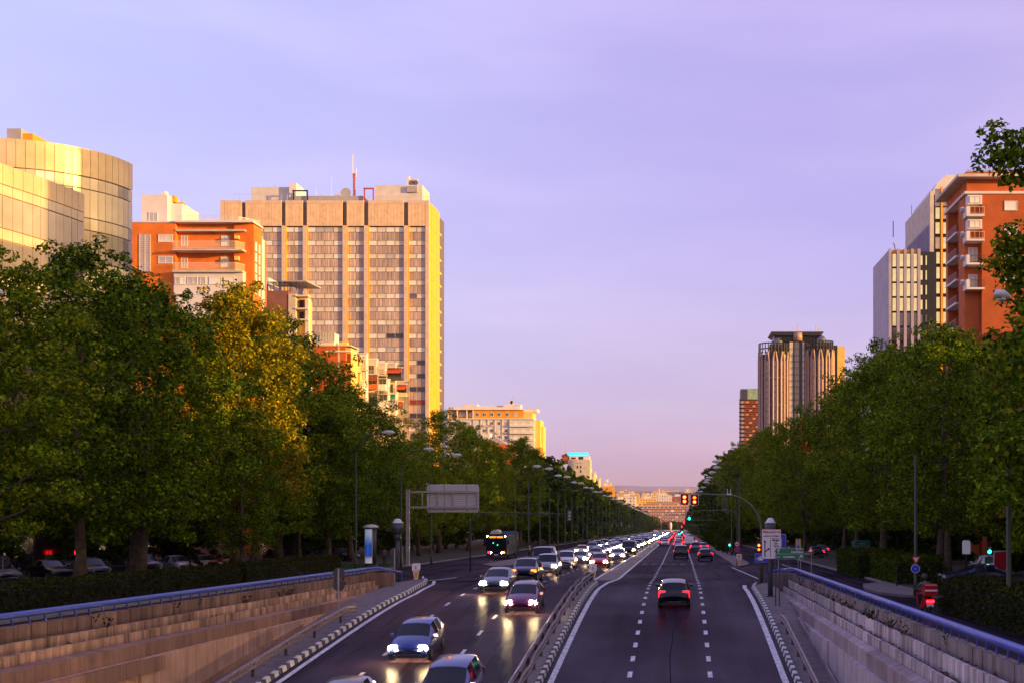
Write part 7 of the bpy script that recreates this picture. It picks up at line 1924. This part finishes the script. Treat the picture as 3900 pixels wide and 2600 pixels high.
# domed posts at the ends of the walls
def domed_post(x, y, z0, ztop, rdrum, label):
    t = thing('domed_post', label, 'post', (x, y, z0)); H = ztop - z0
    MB().tube([(0, 0, 0), (0, 0, H - 1.35)], [.15, .135], 12).build('pole', 'steel_dark', t, True, True)
    MB().lathe([(rdrum * .66, H - 1.38), (rdrum * .66, H - .98)], 20).build('collar', 'steel_dark', t, True, True)
    MB().lathe([(rdrum, H - .97), (rdrum, H - .30)], 24).build('drum', 'steel_dark', t, True, True)
    MB().lathe([(rdrum * 1.04, H - .30), (rdrum * 1.04, H - .25), (rdrum * .80, H - .24), (rdrum * .62, H - .08), (rdrum * .35, H - .01), (.01, H)], 24).build('dome', 'lamp_head', t, True, True)
    MB().lathe([(.26, 0), (.26, .06)], 14).build('base', 'steel_dark', t, local=True)
    return t
dl = domed_post(-18.9, 81.2, S(81) + .1, 4.2, .37, 'grey domed post at the end of the left retaining wall')
domed_post(5.25, 69.2, R(69) + .12, 4.55, .31, 'dark domed post behind the white warning sign')
def sign_back(x, y, z0, zs, r, label, ph=None, m='steel'):
    t = thing('road_sign', label, 'road sign', (x, y, z0))
    post(t, x, y - .06, z0, max(zs) + r * .85, .045, m)
    for z in zs:
        d = disc(t, x, y, z, r, 'steel', 'sign_back', .025); MB().box(x - r * .5, x + r * .5, y - .04, y - .027, z - .02, z + .02).build('bracket', 'steel_dark', d)
        MB().lathe([(r, -.03), (r + .012, -.03), (r + .012, .01), (r, .01)], 24, (x, y, z), axis='y').build('rim', 'guard_post', d)
    return t
sign_back(-17.62, 62.6, R(62.6) + .12, (1.84, 1.20), .285, 'grey post with the backs of two round signs by the left guardrail')
sign_back(-45.0, 80.5, S(80.5) + .12, (1.35,), .40, 'back of a round sign in front of the silver parked saloon')
sign_back(-18.95, 80.6, S(80.6), (1.95,), .33, 'back of a round sign at the end of the left retaining wall')
sign_back(-27.0, 118.2, S(118) + .1, (.32, ), .27, 'small back of a round sign beside the gantry post')
# white and orange beacons
def beacon(x, y, label, zf=R, dz=.12):
    t = thing('beacon', label, 'beacon', (x, y, zf(y) + dz))
    MB().prism([(-.11, 0), (.11, 0), (.20, .62), (-.20, .62)], 'y', -.10, .10).build('foot', 'white', t, local=True)
    MB().prism([(a, .90 + b) for a, b in rrect(.52, .50, .06)], 'y', -.16, .16).build('head', 'white', t, local=True)
    MB().prism([(-.085, .12), (.085, .12), (.135, .56), (-.135, .56)], 'y', -.112, -.102).build('reflector', 'orange', t, local=True)
    MB().prism([(-.05, .78), (.05, .78), (.05, .86), (.03, .98), (-.03, .98), (-.05, .86)], 'y', -.168, -.161).build('symbol', 'steel', t, local=True)
    MB().box(-.3, .3, -.25, .25, -.02, .04).build('base', 'guard_post', t, local=True)
    return t
beacon(-18.35, 84.4, 'white beacon with an orange reflector at the nose of the left kerb')
beacon(-6.25, 88.2, 'white beacon with an orange reflector at the end of the median guardrail', R, .02)
bc = beacon(5.95, 119, 'white beacon with an orange disc at the tip of the right island', S, .12)
MB().prism([(.16 * math.cos(q * .5236), .92 + .16 * math.sin(q * .5236)) for q in range(12)], 'y', -.175, -.169).build('reflector', 'orange', bc, local=True)

# warning sign PRECAUCION
YP = 68.4; xp, zp = 5.25, atz(2070, YP)
W_, H_ = 1.11, 1.70
ps = thing('warning_sign', 'white sign with red PRECAUCIÓN heading and black lane arrows', 'road sign', (xp, YP, R(YP)))
plate(ps, xp, YP, zp, W_, H_, 'sign_white', 'steel_dark', 'sign_panel', .07)
for s in (-.35, .35): MB().box(xp - .2, xp + .2, YP + .032, YP + .45, zp + s - .03, zp + s + .03).build('bracket', 'steel_dark', ps)
yq = YP - .016
text('PRECAUCIÓN', .185, ps, (0, yq - YP, zp + .62 - R(YP)), 'sign_red', sx=.84, bold=.05)
text('SALIDA AL LATERAL', .118, ps, (0, yq - YP, zp + .42 - R(YP)), 'sign_black', sx=.84, bold=.045)
text('TAXI', .14, ps, (.27, yq - YP, zp - .18 - R(YP)), 'sign_black', bold=.04)
arrow(ps, xp - .37, zp - .74, 0, .98, .062, yq, 'sign_black'); arrow(ps, xp - .36, zp - .42, 55, .34, .06, yq - .002, 'sign_black')
poly(ps, [(xp - .065, zp - .74), (xp - .038, zp - .74), (xp - .038, zp + .34), (xp - .065, zp + .34)], yq, 'sign_black', 'divider')
arrow(ps, xp + .25, zp - .74, 0, .46, .07, yq, 'sign_black')
bm = MB(); bx, bz_ = xp + .04, zp + .20
for (a, b, c, d) in ((0, .40, .12, .14), (0, .02, .0, .14), (.385, .40, .0, .14), (0, .40, .0, .05), (.13, .145, .05, .12), (.26, .275, .05, .12)): bm.box(bx + a, bx + b, yq - .006, yq, bz_ + c, bz_ + d)
for q in (.09, .30): bm.prism([(bx + q + .04 * math.cos(t), bz_ + .04 * math.sin(t)) for t in np.linspace(0, 6.28, 10, endpoint=False)], 'y', yq - .008, yq - .001)
bm.build('bus_symbol', 'sign_black', ps)
bk = MB(); kx, kz = xp + .25, zp + .0
for q in (-.065, .065): bk.tube([(kx + q + .052 * math.cos(t), yq - .004, kz + .052 * math.sin(t)) for t in np.linspace(0, 6.28, 13)], .007, 4)
bk.tube([(kx - .065, yq - .004, kz), (kx - .03, yq - .004, kz + .075), (kx + .05, yq - .004, kz + .075), (kx + .065, yq - .004, kz)], .007, 4); bk.tube([(kx - .03, yq - .004, kz + .075), (kx + .0, yq - .004, kz), (kx + .05, yq - .004, kz + .075)], .007, 4)
bk.tube([(kx - .035, yq - .004, kz + .10), (kx + .02, yq - .004, kz + .16), (kx + .05, yq - .004, kz + .11)], .014, 5); bk.prism([(kx + .035 + .02 * math.cos(t), kz + .19 + .02 * math.sin(t)) for t in np.linspace(0, 6.28, 8, endpoint=False)], 'y', yq - .008, yq)
bk.build('cyclist_symbol', 'sign_black', ps)

# green direction sign
YC = 65.0
cs_ = thing('direction_sign', 'green direction sign reading Castellana on two thin posts beside the warning sign', 'direction sign', (5.3, YC, R(YC) + .12))
zr0 = R(YC) + .12
for xx in (5.22, 5.42): post(cs_, xx, YC + .03, zr0, atz(2118, YC), .035, 'guard_post')
xa_, xb_ = atx(2953, YC), atx(3061, YC)
zt_, zm_, zb_2 = atz(2085.5, YC), atz(2107, YC), atz(2128.5, YC)
xm = (xa_ + xb_) / 2
for (z1, z0, lab) in ((zt_, zm_, 'up'), (zm_, zb_2, 'right')):
    pl = plate(cs_, xm, YC - .02, (z1 + z0) / 2, xb_ - xa_, z1 - z0 - .012, 'sign_green', 'sign_white', 'sign_panel', .025)
yq = YC - .036
def T(body, size, x, z, al, m='sign_white'): return text(body, size, cs_, (x - 5.3, yq - YC, z - zr0), m, align=al)
T('paseo de la', .085, xb_ - .05, zt_ - .085, 'RIGHT'); T('Castellana', .155, xb_ - .05, zm_ + .06, 'RIGHT')
T('lateral', .085, xa_ + .05, zb_2 + .11, 'LEFT'); T('Castellana', .150, xa_ + .42, zb_2 + .10, 'LEFT')
def open_arrow(parent, x, z, ang, ln, w, y, m):
    d = Vector((math.sin(R_(ang)), math.cos(R_(ang)))); o = Vector((x, z)); tip = o + d * ln
    mb = MB()
    def bar(p, q): 
        dd = (q - p).normalized(); nn = Vector((dd.y, -dd.x)) * w / 2
        mb.prism([tuple(p - nn), tuple(p + nn), tuple(q + nn), tuple(q - nn)], 'y', y - .006, y)
    bar(o, tip - d * w * .3)
    for s in (-45, 45):
        a = R_(ang + 180 + s); bar(tip, tip + Vector((math.sin(a), math.cos(a))) * ln * .55)
    mb.build('arrow', m, parent)
open_arrow(cs_, xa_ + .16, zm_ + .05, 0, .20, .035, yq, 'sign_white'); open_arrow(cs_, xb_ - .26, zb_2 + .06, 45, .24, .035, yq, 'sign_white')
# second green sign half hidden behind it
YC2 = 100.0
c2_ = thing('direction_sign', 'narrow green direction sign peeping out behind the Castellana sign', 'direction sign', (10.6, YC2, S(YC2)))
x0, x1 = atx(3040, YC2), atx(3100, YC2); z0, z1 = atz(2112, YC2), atz(2099, YC2)
plate(c2_, (x0 + x1) / 2, YC2, (z0 + z1) / 2, x1 - x0, z1 - z0, 'sign_green', 'sign_white', 'sign_panel', .03)
for xx in (x0 + .2, x1 - .2): post(c2_, xx, YC2 + .06, S(YC2), z1 - .05, .035, 'steel')
text('Castellana', .13, c2_, ((x0 + x1) / 2 + .1 - 10.6, -.02, z0 + .08 - S(YC2)), 'sign_white'); open_arrow(c2_, x1 - .25, z0 + .06, 40, .17, .025, YC2 - .016, 'sign_white')
# third one beyond the oleanders
YC3 = 130.0
c3_ = thing('direction_sign', 'green two-part direction sign above the oleander bushes', 'direction sign', (atx(3280, YC3), YC3, S(YC3) + .1))
o3 = wloc(c3_)
for k, (ya_, yb_) in enumerate(((2057, 2075), (2078, 2094))):
    x0, x1 = atx(3244, YC3), atx(3314, YC3); z0, z1 = atz(yb_, YC3), atz(ya_, YC3)
    plate(c3_, (x0 + x1) / 2, YC3, (z0 + z1) / 2, x1 - x0, z1 - z0, 'sign_green', 'sign_white', 'sign_panel', .03)
    if k == 0: open_arrow(c3_, x0 + .22, z0 + .12, 0, .26, .04, YC3 - .016, 'sign_white'); text('paseo de la', .14, c3_, ((x0 + x1) / 2 + .2 - o3.x, -.02, z0 + .17 - o3.z), 'sign_white')
    else: text('lateral de la', .11, c3_, (x0 + .5 - o3.x, -.02, z0 + .27 - o3.z), 'sign_white'); text('Castellana', .15, c3_, (x0 + .65 - o3.x, -.02, z0 + .09 - o3.z), 'sign_white'); open_arrow(c3_, x1 - .42, z0 + .08, 45, .3, .04, YC3 - .016, 'sign_white')
for xx in (x0 + .3, x1 - .3): post(c3_, xx, YC3 + .06, S(YC3) + .1, z1, .04, 'steel')

# arched signal mast
YM = 81.0; xm0 = 5.55
mast = thing('signal_mast', 'olive green arched signal mast reaching over the right carriageway', 'signal mast', (xm0, YM, S(YM)))
zt_ = atz(1884, YM)
arch = [(xm0, YM, S(YM) - .1), (xm0, YM, S(YM) + 3.6)] + [(xm0 - 2.3 * (1 - math.cos(R_(q))), YM, S(YM) + 3.6 + (zt_ - S(YM) - 3.6) * math.sin(R_(q))) for q in (12, 24, 36, 48, 60, 72, 82, 90)]
MB().tube(arch + [(1.2, YM, zt_ + .08), (.0, YM, zt_ + .1)], [.105, .10, .098, .094, .09, .086, .08, .076, .072, .07, .055, .045], 10).build('mast_arm', 'green_pole', mast, True)
for xx in (atx(2771, YM), atx(2783, YM)): post(mast, xx, YM, zt_ + .05, atz(1859, YM), .015, 'white', 'detector')
MB().box(atx(2768, YM), atx(2786, YM), YM - .06, YM + .06, zt_ + .03, zt_ + .09).build('detector_base', 'white', mast)
MT['red_halo'] = glow('red_halo', (1.0, .05, .004), 1.6)  # red glare round amber lamps, made as a glowing ring
def signal(x, y, z, w, h, lamps, label, rim='sign_white', facing=True, r=.11, group=None):
    t = thing('traffic_light', label, 'traffic light', (x, y, z), 0, group)
    if rim: MB().prism(rrect(w, h, .09), 'y', -.02, .01).build('backboard_rim', rim, t, local=True)
    MB().prism(rrect(w - (.07 if rim else 0), h - (.07 if rim else 0), .07), 'y', -.06, .03).build('backboard', 'black', t, local=True)
    MB().box(-w * .3, w * .3, .03, .22, -h * .42, h * .42).build('housing', 'black', t, local=True)
    for (dz, m_) in lamps:
        lo_ = MB().lathe([(.005, -.075), (r * .7, -.072), (r, -.061)], 16, (0, 0, dz), axis='y').build('lamp', 'red_halo' if m_.startswith('amber') else m_, t, local=True)
        if m_.startswith('amber'): MB().lathe([(.004, -.092), (r * .5, -.088), (r * .66, -.076)], 14, (0, 0, dz), axis='y').build('lamp_core', m_, lo_, local=True)
        MB().prism([(r * 1.18 * math.cos(a), dz + r * 1.18 * math.sin(a)) for a in np.linspace(.1, math.pi - .1, 9)] + [(r * 1.05 * math.cos(a), dz + r * 1.05 * math.sin(a)) for a in np.linspace(math.pi - .1, .1, 9)], 'y', -.16, -.061).build('visor', 'black', t, local=True)
    return t
signal(atx(2607, YM), YM - .1, atz(1899, YM), .56, .78, [(.14, 'amber_hot'), (-.15, 'amber_hot')], 'hanging signal with two bright orange lamps at the tip of the arched mast', r=.135)
signal(atx(2645, YM), YM - .1, atz(1901, YM), .56, .78, [(.14, 'amber_on'), (-.15, 'amber_hot')], 'hanging signal with two orange lamps, the one next to the mast side', r=.125)
signal(5.36, YM - .2, atz(2082, YM), .26, .62, [(.14, 'amber_hot'), (-.14, 'amber_on')], 'small signal with two orange lamps low on the arched mast', None, r=.10)
# blue sign with a hand on the mast
bl = thing('road_sign', 'blue rectangular sign with a white barrier symbol hung on the arched mast', 'road sign', (5.55, YM, 1.6))
xb2, zb2 = atx(2900, YM), atz(2122, YM)
plate(bl, xb2, YM - .16, zb2, .89, .58, 'sign_blue', 'sign_white', 'sign_panel', .04)
for q in range(5): poly(bl, [(xb2 - .36 + q * .045, zb2 - .06 - q * .028), (xb2 - .33 + q * .05, zb2 - .08 - q * .028), (xb2 - .02 + q * .03, zb2 + .14 - q * .045), (xb2 - .02 + q * .03, zb2 + .18 - q * .045)], YM - .175, 'sign_white', 'stripe')
poly(bl, [(xb2 + .0 + .11 * math.cos(t), zb2 - .05 + .13 * math.sin(t)) for t in np.linspace(0, 6.28, 12, endpoint=False)], YM - .176, 'sign_white')
MB().box(xb2 + .1, xb2 + .3, YM - .14, YM - .05, zb2 - .04, zb2 + .04).build('bracket', 'steel', bl)
# blue no-through sign
bv = thing('road_sign', 'tall blue sign with a red and white dead end symbol behind the warning sign', 'road sign', (7.6, 90, S(90)))
plate(bv, 7.62, 90, atz(2058, 90), .72, 1.03, 'sign_blue', 'sign_white', 'sign_panel', .1)
zc_ = atz(2058, 90)
poly(bv, [(7.58, zc_ - .38), (7.68, zc_ - .38), (7.68, zc_ + .14), (7.58, zc_ + .14)], 89.98, 'sign_white'); poly(bv, [(7.46, zc_ + .15), (7.80, zc_ + .15), (7.80, zc_ + .27), (7.46, zc_ + .27)], 89.98, 'sign_red')
post(bv, 7.45, 90.07, S(90), zc_ + .45, .045, 'steel')
# yellow framed sign
yv = thing('road_sign', 'yellow framed sign with a red ring and a blue square', 'road sign', (atx(3041, 118), 118, S(118)))
xv, zv = atx(3040, 118), atz(2069, 118)
plate(yv, xv, 118, zv, .52, .98, 'sign_white', 'sign_yellow', 'sign_panel', .02)
MB().prism([(xv + a, zv + b) for a, b in rrect(.52, .98, .02)], 'y', 118.001, 118.02).build('sign_frame', 'sign_yellow', yv)
fm = MB()
for (a, b, c, d) in ((-.26, .26, .42, .49), (-.26, .26, -.49, -.42), (-.26, -.19, -.42, .42), (.19, .26, -.42, .42)): fm.box(xv + a, xv + b, 117.97, 117.985, zv + c, zv + d)
fm.build('frame', 'sign_yellow', yv)
disc(yv, xv, 117.985, zv + .03, .155, 'sign_red', 'symbol', .006); disc(yv, xv, 117.978, zv + .03, .105, 'sign_white', 'symbol', .006)
poly(yv, [(xv - .13, zv - .38), (xv + .13, zv - .38), (xv + .13, zv - .17), (xv - .13, zv - .17)], 117.985, 'sign_blue'); poly(yv, [(xv - .09, zv + .24), (xv + .09, zv + .24), (xv + .07, zv + .36), (xv - .07, zv + .36)], 117.985, 'steel_dark')
post(yv, xv, 118.06, S(118), zv + .4, .035, 'steel')
# no lorries / no stopping on the lamp pole at the island tip
nv = thing('road_sign', 'round no lorries sign above a round no stopping sign at the island tip', 'road sign', (5.85, 121, S(121) + .12))
xn = 5.85
post(nv, xn, 121.06, S(121) + .12, atz(1850, 121), .06, 'lamp_pole')
z1, z2 = atz(2069.6, 121), atz(2090, 121)
disc(nv, xn, 121, z1, .27, 'sign_red', 'sign_panel'); disc(nv, xn, 120.975, z1, .20, 'sign_white', 'sign_panel', .006)
poly(nv, [(xn - .13, z1 - .06), (xn + .13, z1 - .06), (xn + .13, z1 + .04), (xn + .03, z1 + .04), (xn + .03, z1 + .0), (xn - .13, z1 + .05)], 120.966, 'sign_black')
disc(nv, xn, 121, z2, .27, 'sign_red', 'sign_panel'); disc(nv, xn, 120.975, z2, .20, 'sign_blue', 'sign_panel', .006)
for a in (45, -45):
    c, s = math.cos(R_(a)), math.sin(R_(a)); poly(nv, [(xn + c * .2 - s * .03, z2 + s * .2 + c * .03), (xn - c * .2 - s * .03, z2 - s * .2 + c * .03), (xn - c * .2 + s * .03, z2 - s * .2 - c * .03), (xn + c * .2 + s * .03, z2 + s * .2 - c * .03)], 120.966 - .002 * (a > 0), 'sign_red')
# give way and round blue signs on the green lamp post
gv = thing('road_sign', 'red and white give way triangle on the green lamp post above the round blue sign', 'road sign', (12.75, 64.8, S(65)))
YV = 64.8; xg, zg_ = atx(3488, YV), atz(2127, YV)
poly(gv, [(xg - .24, zg_ + .13), (xg + .24, zg_ + .13), (xg, zg_ - .28)], YV, 'sign_red', 'sign_panel', .03); poly(gv, [(xg - .14, zg_ + .08), (xg + .14, zg_ + .08), (xg, zg_ - .16)], YV - .032, 'sign_white', 'sign_panel', .005)
MB().box(xg - .03, xg + .03, YV + .001, YV + .1, zg_ - .05, zg_ + .05).build('bracket', 'steel', gv)
bv2 = thing('road_sign', 'round blue sign with a white rim on the green lamp post', 'road sign', (12.75, 64.8, S(65)))
xg, zg_ = atx(3486, YV), atz(2164, YV)
disc(bv2, xg, YV, zg_, .235, 'sign_white', 'sign_rim'); disc(bv2, xg, YV - .022, zg_, .21, 'sign_blue', 'sign_panel', .006); poly(bv2, [(xg - .02, zg_ - .03), (xg + .02, zg_ - .03), (xg + .02, zg_ + .03), (xg - .02, zg_ + .03)], YV - .03, 'sign_white')
MB().box(xg - .03, xg + .03, YV + .001, YV + .1, zg_ - .05, zg_ + .05).build('bracket', 'steel', bv2)
# green signals on posts and hanging signals down the avenue
def post_signal(xs, ys, Y, m, label, h=None):
    x, z = at(xs, ys, Y); s = signal(x, Y, z, .30, .86, [(.26, 'tail_off'), (0, 'lamp_off'), (-.26, m)] if m == 'green_on' else [(.26, m), (0, 'tail_off'), (-.26, 'tail_off')], label, None, r=.125)
    o = wloc(s); post(s, x, Y + .12, S(Y) + .05, z + .3, .05, 'green_pole'); return s
post_signal(3003, 2081, 118, 'green_on', 'green pedestrian height signal on a post beside the Castellana sign')
post_signal(3768, 2084, 80, 'green_on', 'green signal on a post among the trunks at the right edge')
post_signal(2779, 2066, 160, 'green_on', 'small green signal on a post at the right pavement before the dark trees')
def hang_signal(xs, ys, Y, m, label, side=1):
    x, z = at(xs, ys, Y)
    s = signal(x, Y, z, .62, 1.05, [(.28, 'tail_off' if m != 'red_on' else m), (0, 'lamp_off'), (-.28, m if m != 'red_on' else 'tail_off')], label, 'steel', r=.14)
    o = wloc(s); xp_ = 7.0 if side > 0 else -18.2
    MB().tube([(xp_, Y + .1, S(Y)), (xp_, Y + .1, z + .0), (xp_ - side * .5, Y + .1, z + .55), (xp_ - side * 1.4, Y + .1, z + .7), (x + side * .2, Y + .1, z + .62)], [.09, .08, .07, .06, .045], 7).build('mast_arm', 'green_pole' if m else 'steel', s, True)
    return s
hang_signal(2625, 1964, 141, 'green_on', 'bright green hanging signal right below the orange pair')
hang_signal(2605, 1994, 206, 'red_on', 'red hanging signal nearest below the bright green one')
hang_signal(2597, 2008, 250, 'red_on', 'second red hanging signal farther down the avenue')
for (xs, ys, Y, lab) in ((2594, 2011, 300, 'green hanging signal just under the second red one'), (2598, 2020, 340, 'green hanging signal slightly right, under the red pair'), (2592, 2026, 385, 'green hanging signal second from the flyover end'), (2585, 2028, 430, 'green hanging signal deepest of the right-hand string')): hang_signal(xs, ys, Y, 'green_on', lab)
for (xs, ys, Y, lab) in ((2553, 2044, 560, 'far green signal over the left lane of the departing traffic'), (2560, 2041, 620, 'far green signal between the other two far ones'), (2566, 2038, 680, 'farthest green signal before the flyover')):
    x, z = at(xs, ys, Y); s = signal(x, Y, z, .8, 1.4, [(.35, 'tail_off'), (-.35, 'green_on')], lab, 'steel', r=.26); post(s, x, Y + .2, S(Y), z - .7, .08, 'green_pole')
# backs of the left-hand signals
def back_signal(xs, ys, Y, label):
    x, z = at(xs, ys, Y); t = thing('traffic_light', label, 'traffic light', (x, Y, z))
    MB().prism(rrect(.50, 1.0, .07), 'y', -.01, .02).build('backboard', 'steel_dark', t, local=True)
    MB().box(-.16, .16, -.2, -.011, -.42, .42).build('housing', 'steel_dark', t, local=True)
    for q in (-.28, 0, .28): MB().box(-.12, .12, -.215, -.201, q - .1, q + .1).build('back_cover', 'steel', t, local=True)
    MB().tube([(-18.3, Y + .05, S(Y)), (-18.3, Y + .05, z - .3), (-17.7, Y + .05, z + .22), (-16.6, Y + .05, z + .27), (x - .2, Y + .05, z + .15)], [.08, .07, .055, .045, .03], 7).build('mast_arm', 'steel_dark', t, True)
back_signal(2170, 1962, 106, 'dark back of a hanging signal on a thin arm over the oncoming lanes')
back_signal(2367, 1994, 240, 'back of a hanging signal on a curved pale arm farther along the oncoming lanes')
back_signal(2396, 2001, 285, 'back of a small hanging signal next to the curved pale arm')
# bollards on the corner pavement, panels on the right
for (x, y, lab) in ((13.95, 77.3, 'black bollard left of the pair on the corner pavement'), (14.9, 76.2, 'black bollard right of the pair on the corner pavement')):
    t = thing('bollard', lab, 'bollard', (x, y, S(y) + .12)); MB().tube([(0, 0, 0), (0, 0, .85), (0, 0, .9)], [.06, .055, .04], 10).build('shaft', 'black', t, local=True); MB().lathe([(.075, 0), (.075, .05)], 10).build('base', 'black', t, local=True)
YB = 88.0
av = thing('advertising_panel', 'white street poster panel with a big red half circle behind the dark saloon', 'poster panel', (atx(3810, YB), YB, S(YB) + .12))
x0, x1 = atx(3786, YB), atx(3834, YB); z0, z1 = atz(2196, YB), atz(2096, YB)
MB().box(x0, x1, YB, YB + .2, z0, z1).build('panel', 'sign_white', av); MB().box(x0 + .1, x1 - .1, YB + .02, YB + .18, S(YB) + .1, z0 - .001).build('foot', 'steel_dark', av)
poly(av, [(x0 + .02, z1 - .1), (x0 + .02, z0 + .72)] + [((x0 + x1) / 2 + .44 * math.cos(a), z0 + .75 + .35 * math.sin(a)) for a in np.linspace(math.pi, 2 * math.pi, 11)] + [(x1 - .02, z0 + .72), (x1 - .02, z1 - .02)], YB - .001, 'sign_red', 'poster')
MT['lit_panel'] = glow('lit_panel', (.70, .68, .9), .12)
lp = thing('light_panel', 'pale backlit panel glimpsed between the trunks at the right', 'light panel', (atx(3682, 100), 100, S(100)))
MB().prism([(atx(3667, 100), atz(2108, 100)), (atx(3696, 100), atz(2108, 100)), (atx(3696, 100), atz(2062, 100)), (atx(3690, 100), atz(2056, 100)), (atx(3672, 100), atz(2056, 100)), (atx(3667, 100), atz(2062, 100))], 'y', 100, 100.2).build('panel', 'lit_panel', lp); post(lp, atx(3682, 100), 100.3, S(100), atz(2080, 100), .08, 'steel_dark')

# lit kiosk behind the parked cars at the far left
YK = 106.0
kk = thing('restaurant_kiosk', 'restaurant terrace with a red neon canopy, orange lamps and green screens behind the parked cars', 'kiosk', (atx(75, YK), YK, S(YK)))
kx = lambda c: atx(c / 3.92, YK); kz_ = lambda c: atz(1950 + c / 3.92, YK)
MT['neon_red'] = glow('neon_red', (1.0, .010, .006), 4.0); MT['warm_lamp'] = glow('warm_lamp', (1.0, .42, .06), 1.6); MT['lime_lit_cloth'] = glow('lime_lit_cloth', (.45, .95, .05), 1.0); MT['screen_green'] = mat('screen_green', (.006, .10, .04), .6, .1, 2)
block(kk, 'back_wall', kx(-400), kx(900), YK + 4, YK + 4.4, S(YK), kz_(330), 'steel_black')
block(kk, 'roof', kx(-400), kx(900), YK + 1.2, YK + 5, kz_(330) + .01, kz_(300), 'steel_black')
for q in range(7):
    MB().lathe([(.02, -.16), (.16, -.06), (.18, .05), (.08, .16)], 10, (kx(215 + q * 28), YK + (.1 if q % 2 else .3), kz_(400 - 26 * math.sin(q / 6 * 3.14)))).build('neon_bulb', 'neon_red', kk, True)
for (c0, c1, d0, d1, m_) in ((190, 220, 540, 600, 'warm_lamp'), (300, 332, 575, 622, 'warm_lamp'), (352, 382, 560, 628, 'warm_lamp'), (445, 468, 495, 540, 'warm_lamp'), (160, 185, 500, 530, 'neon_red'), (815, 838, 600, 670, 'neon_red'), (852, 872, 600, 670, 'neon_red')):
    block(kk, 'lit_window', kx(c0), kx(c1), YK + 3.5, YK + 3.9, kz_(d1), kz_(d0), m_)
MB().lathe([(.05, -.12), (.12, 0), (.05, .12)], 10, (kx(252), YK + .5, kz_(530))).build('lantern', 'head_far', kk, True)
for (c0, c1) in ((295, 500), (670, 780)):
    block(kk, 'screen', kx(c0), kx(c1), YK, YK + .1, S(YK) + .15, kz_(630), 'screen_green')
block(kk, 'yellow_post', kx(115), kx(128), YK - 2, YK - 1.8, S(YK), kz_(730), 'sign_yellow')
for i, (c, lab, tp) in enumerate(((255, 'waiter in a lime lit shirt under the red neon canopy', 'lime_lit_cloth'), (368, 'guest in pale clothes standing under the orange lamps', 'cloth_pale'))):  # lime light falling on the waiter is made as a glowing shirt
    person(kx(c), YK + 1.6, S(YK) + .13, 20, lab, tp, 'cloth_dark', .08)
# shop light glimpsed in pink farther right
pk_ = thing('shop_sign', 'small pink and white lit shop sign between the trunks', 'sign', (atx(700, 128), 132, S(132)))
MT['pink_neon'] = glow('pink_neon', (1.0, .06, .85), 2.4); MT['white_neon'] = glow('white_neon', (.75, .70, 1.0), .7)
block(pk_, 'neon_strip', atx(688, 128), atx(704, 128), 128, 128.2, atz(2055, 128), atz(2050, 128), 'pink_neon'); block(pk_, 'lit_panel', atx(686, 128), atx(708, 128), 128.01, 128.2, atz(2082, 128), atz(2058, 128), 'white_neon')
block(pk_, 'pillar', atx(690, 128), atx(704, 128), 128.21, 129, S(128), atz(2048, 128), 'roof_grey')
# thin poles in the left strip
for (x, y, lab) in ((atx(724, 100), 100, 'thin green pole in front of the pink shop sign'), (atx(1133, 118), 118, 'thin green pole on the lawn edge left of the advertising column')):
    t = thing('lamp_post', lab, 'lamp post', (x, y, S(y) + .1)); MB().tube([(0, 0, 0), (0, 0, 9)], [.09, .06], 8).build('pole', 'lamp_pole', t, True, True); MB().tube([(0, 0, 9), (0, 0, 9.3), (.5, 0, 9.6), (1.1, 0, 9.6)], [.05, .05, .05, .10], 7).build('lamp_head', 'lamp_head', t, True, True)

# ------------------------------------------------------------------ evening air
hz = MB().box(-9300, 9300, -420, 14300, -66, 130).build('haze', 'black')
hm = bpy.data.materials.new('haze_air'); hm.use_nodes = True; ht = hm.node_tree; ht.nodes.clear()
ho = ht.nodes.new('ShaderNodeOutputMaterial'); pv = ht.nodes.new('ShaderNodeVolumePrincipled')
pv.inputs['Color'].default_value = (.92, .84, .95, 1); pv.inputs['Density'].default_value = .00003; pv.inputs['Anisotropy'].default_value = .2
ht.links.new(pv.outputs[0], ho.inputs['Volume'])
hz.data.materials.clear(); hz.data.materials.append(hm); tag(hz, kind='stuff')
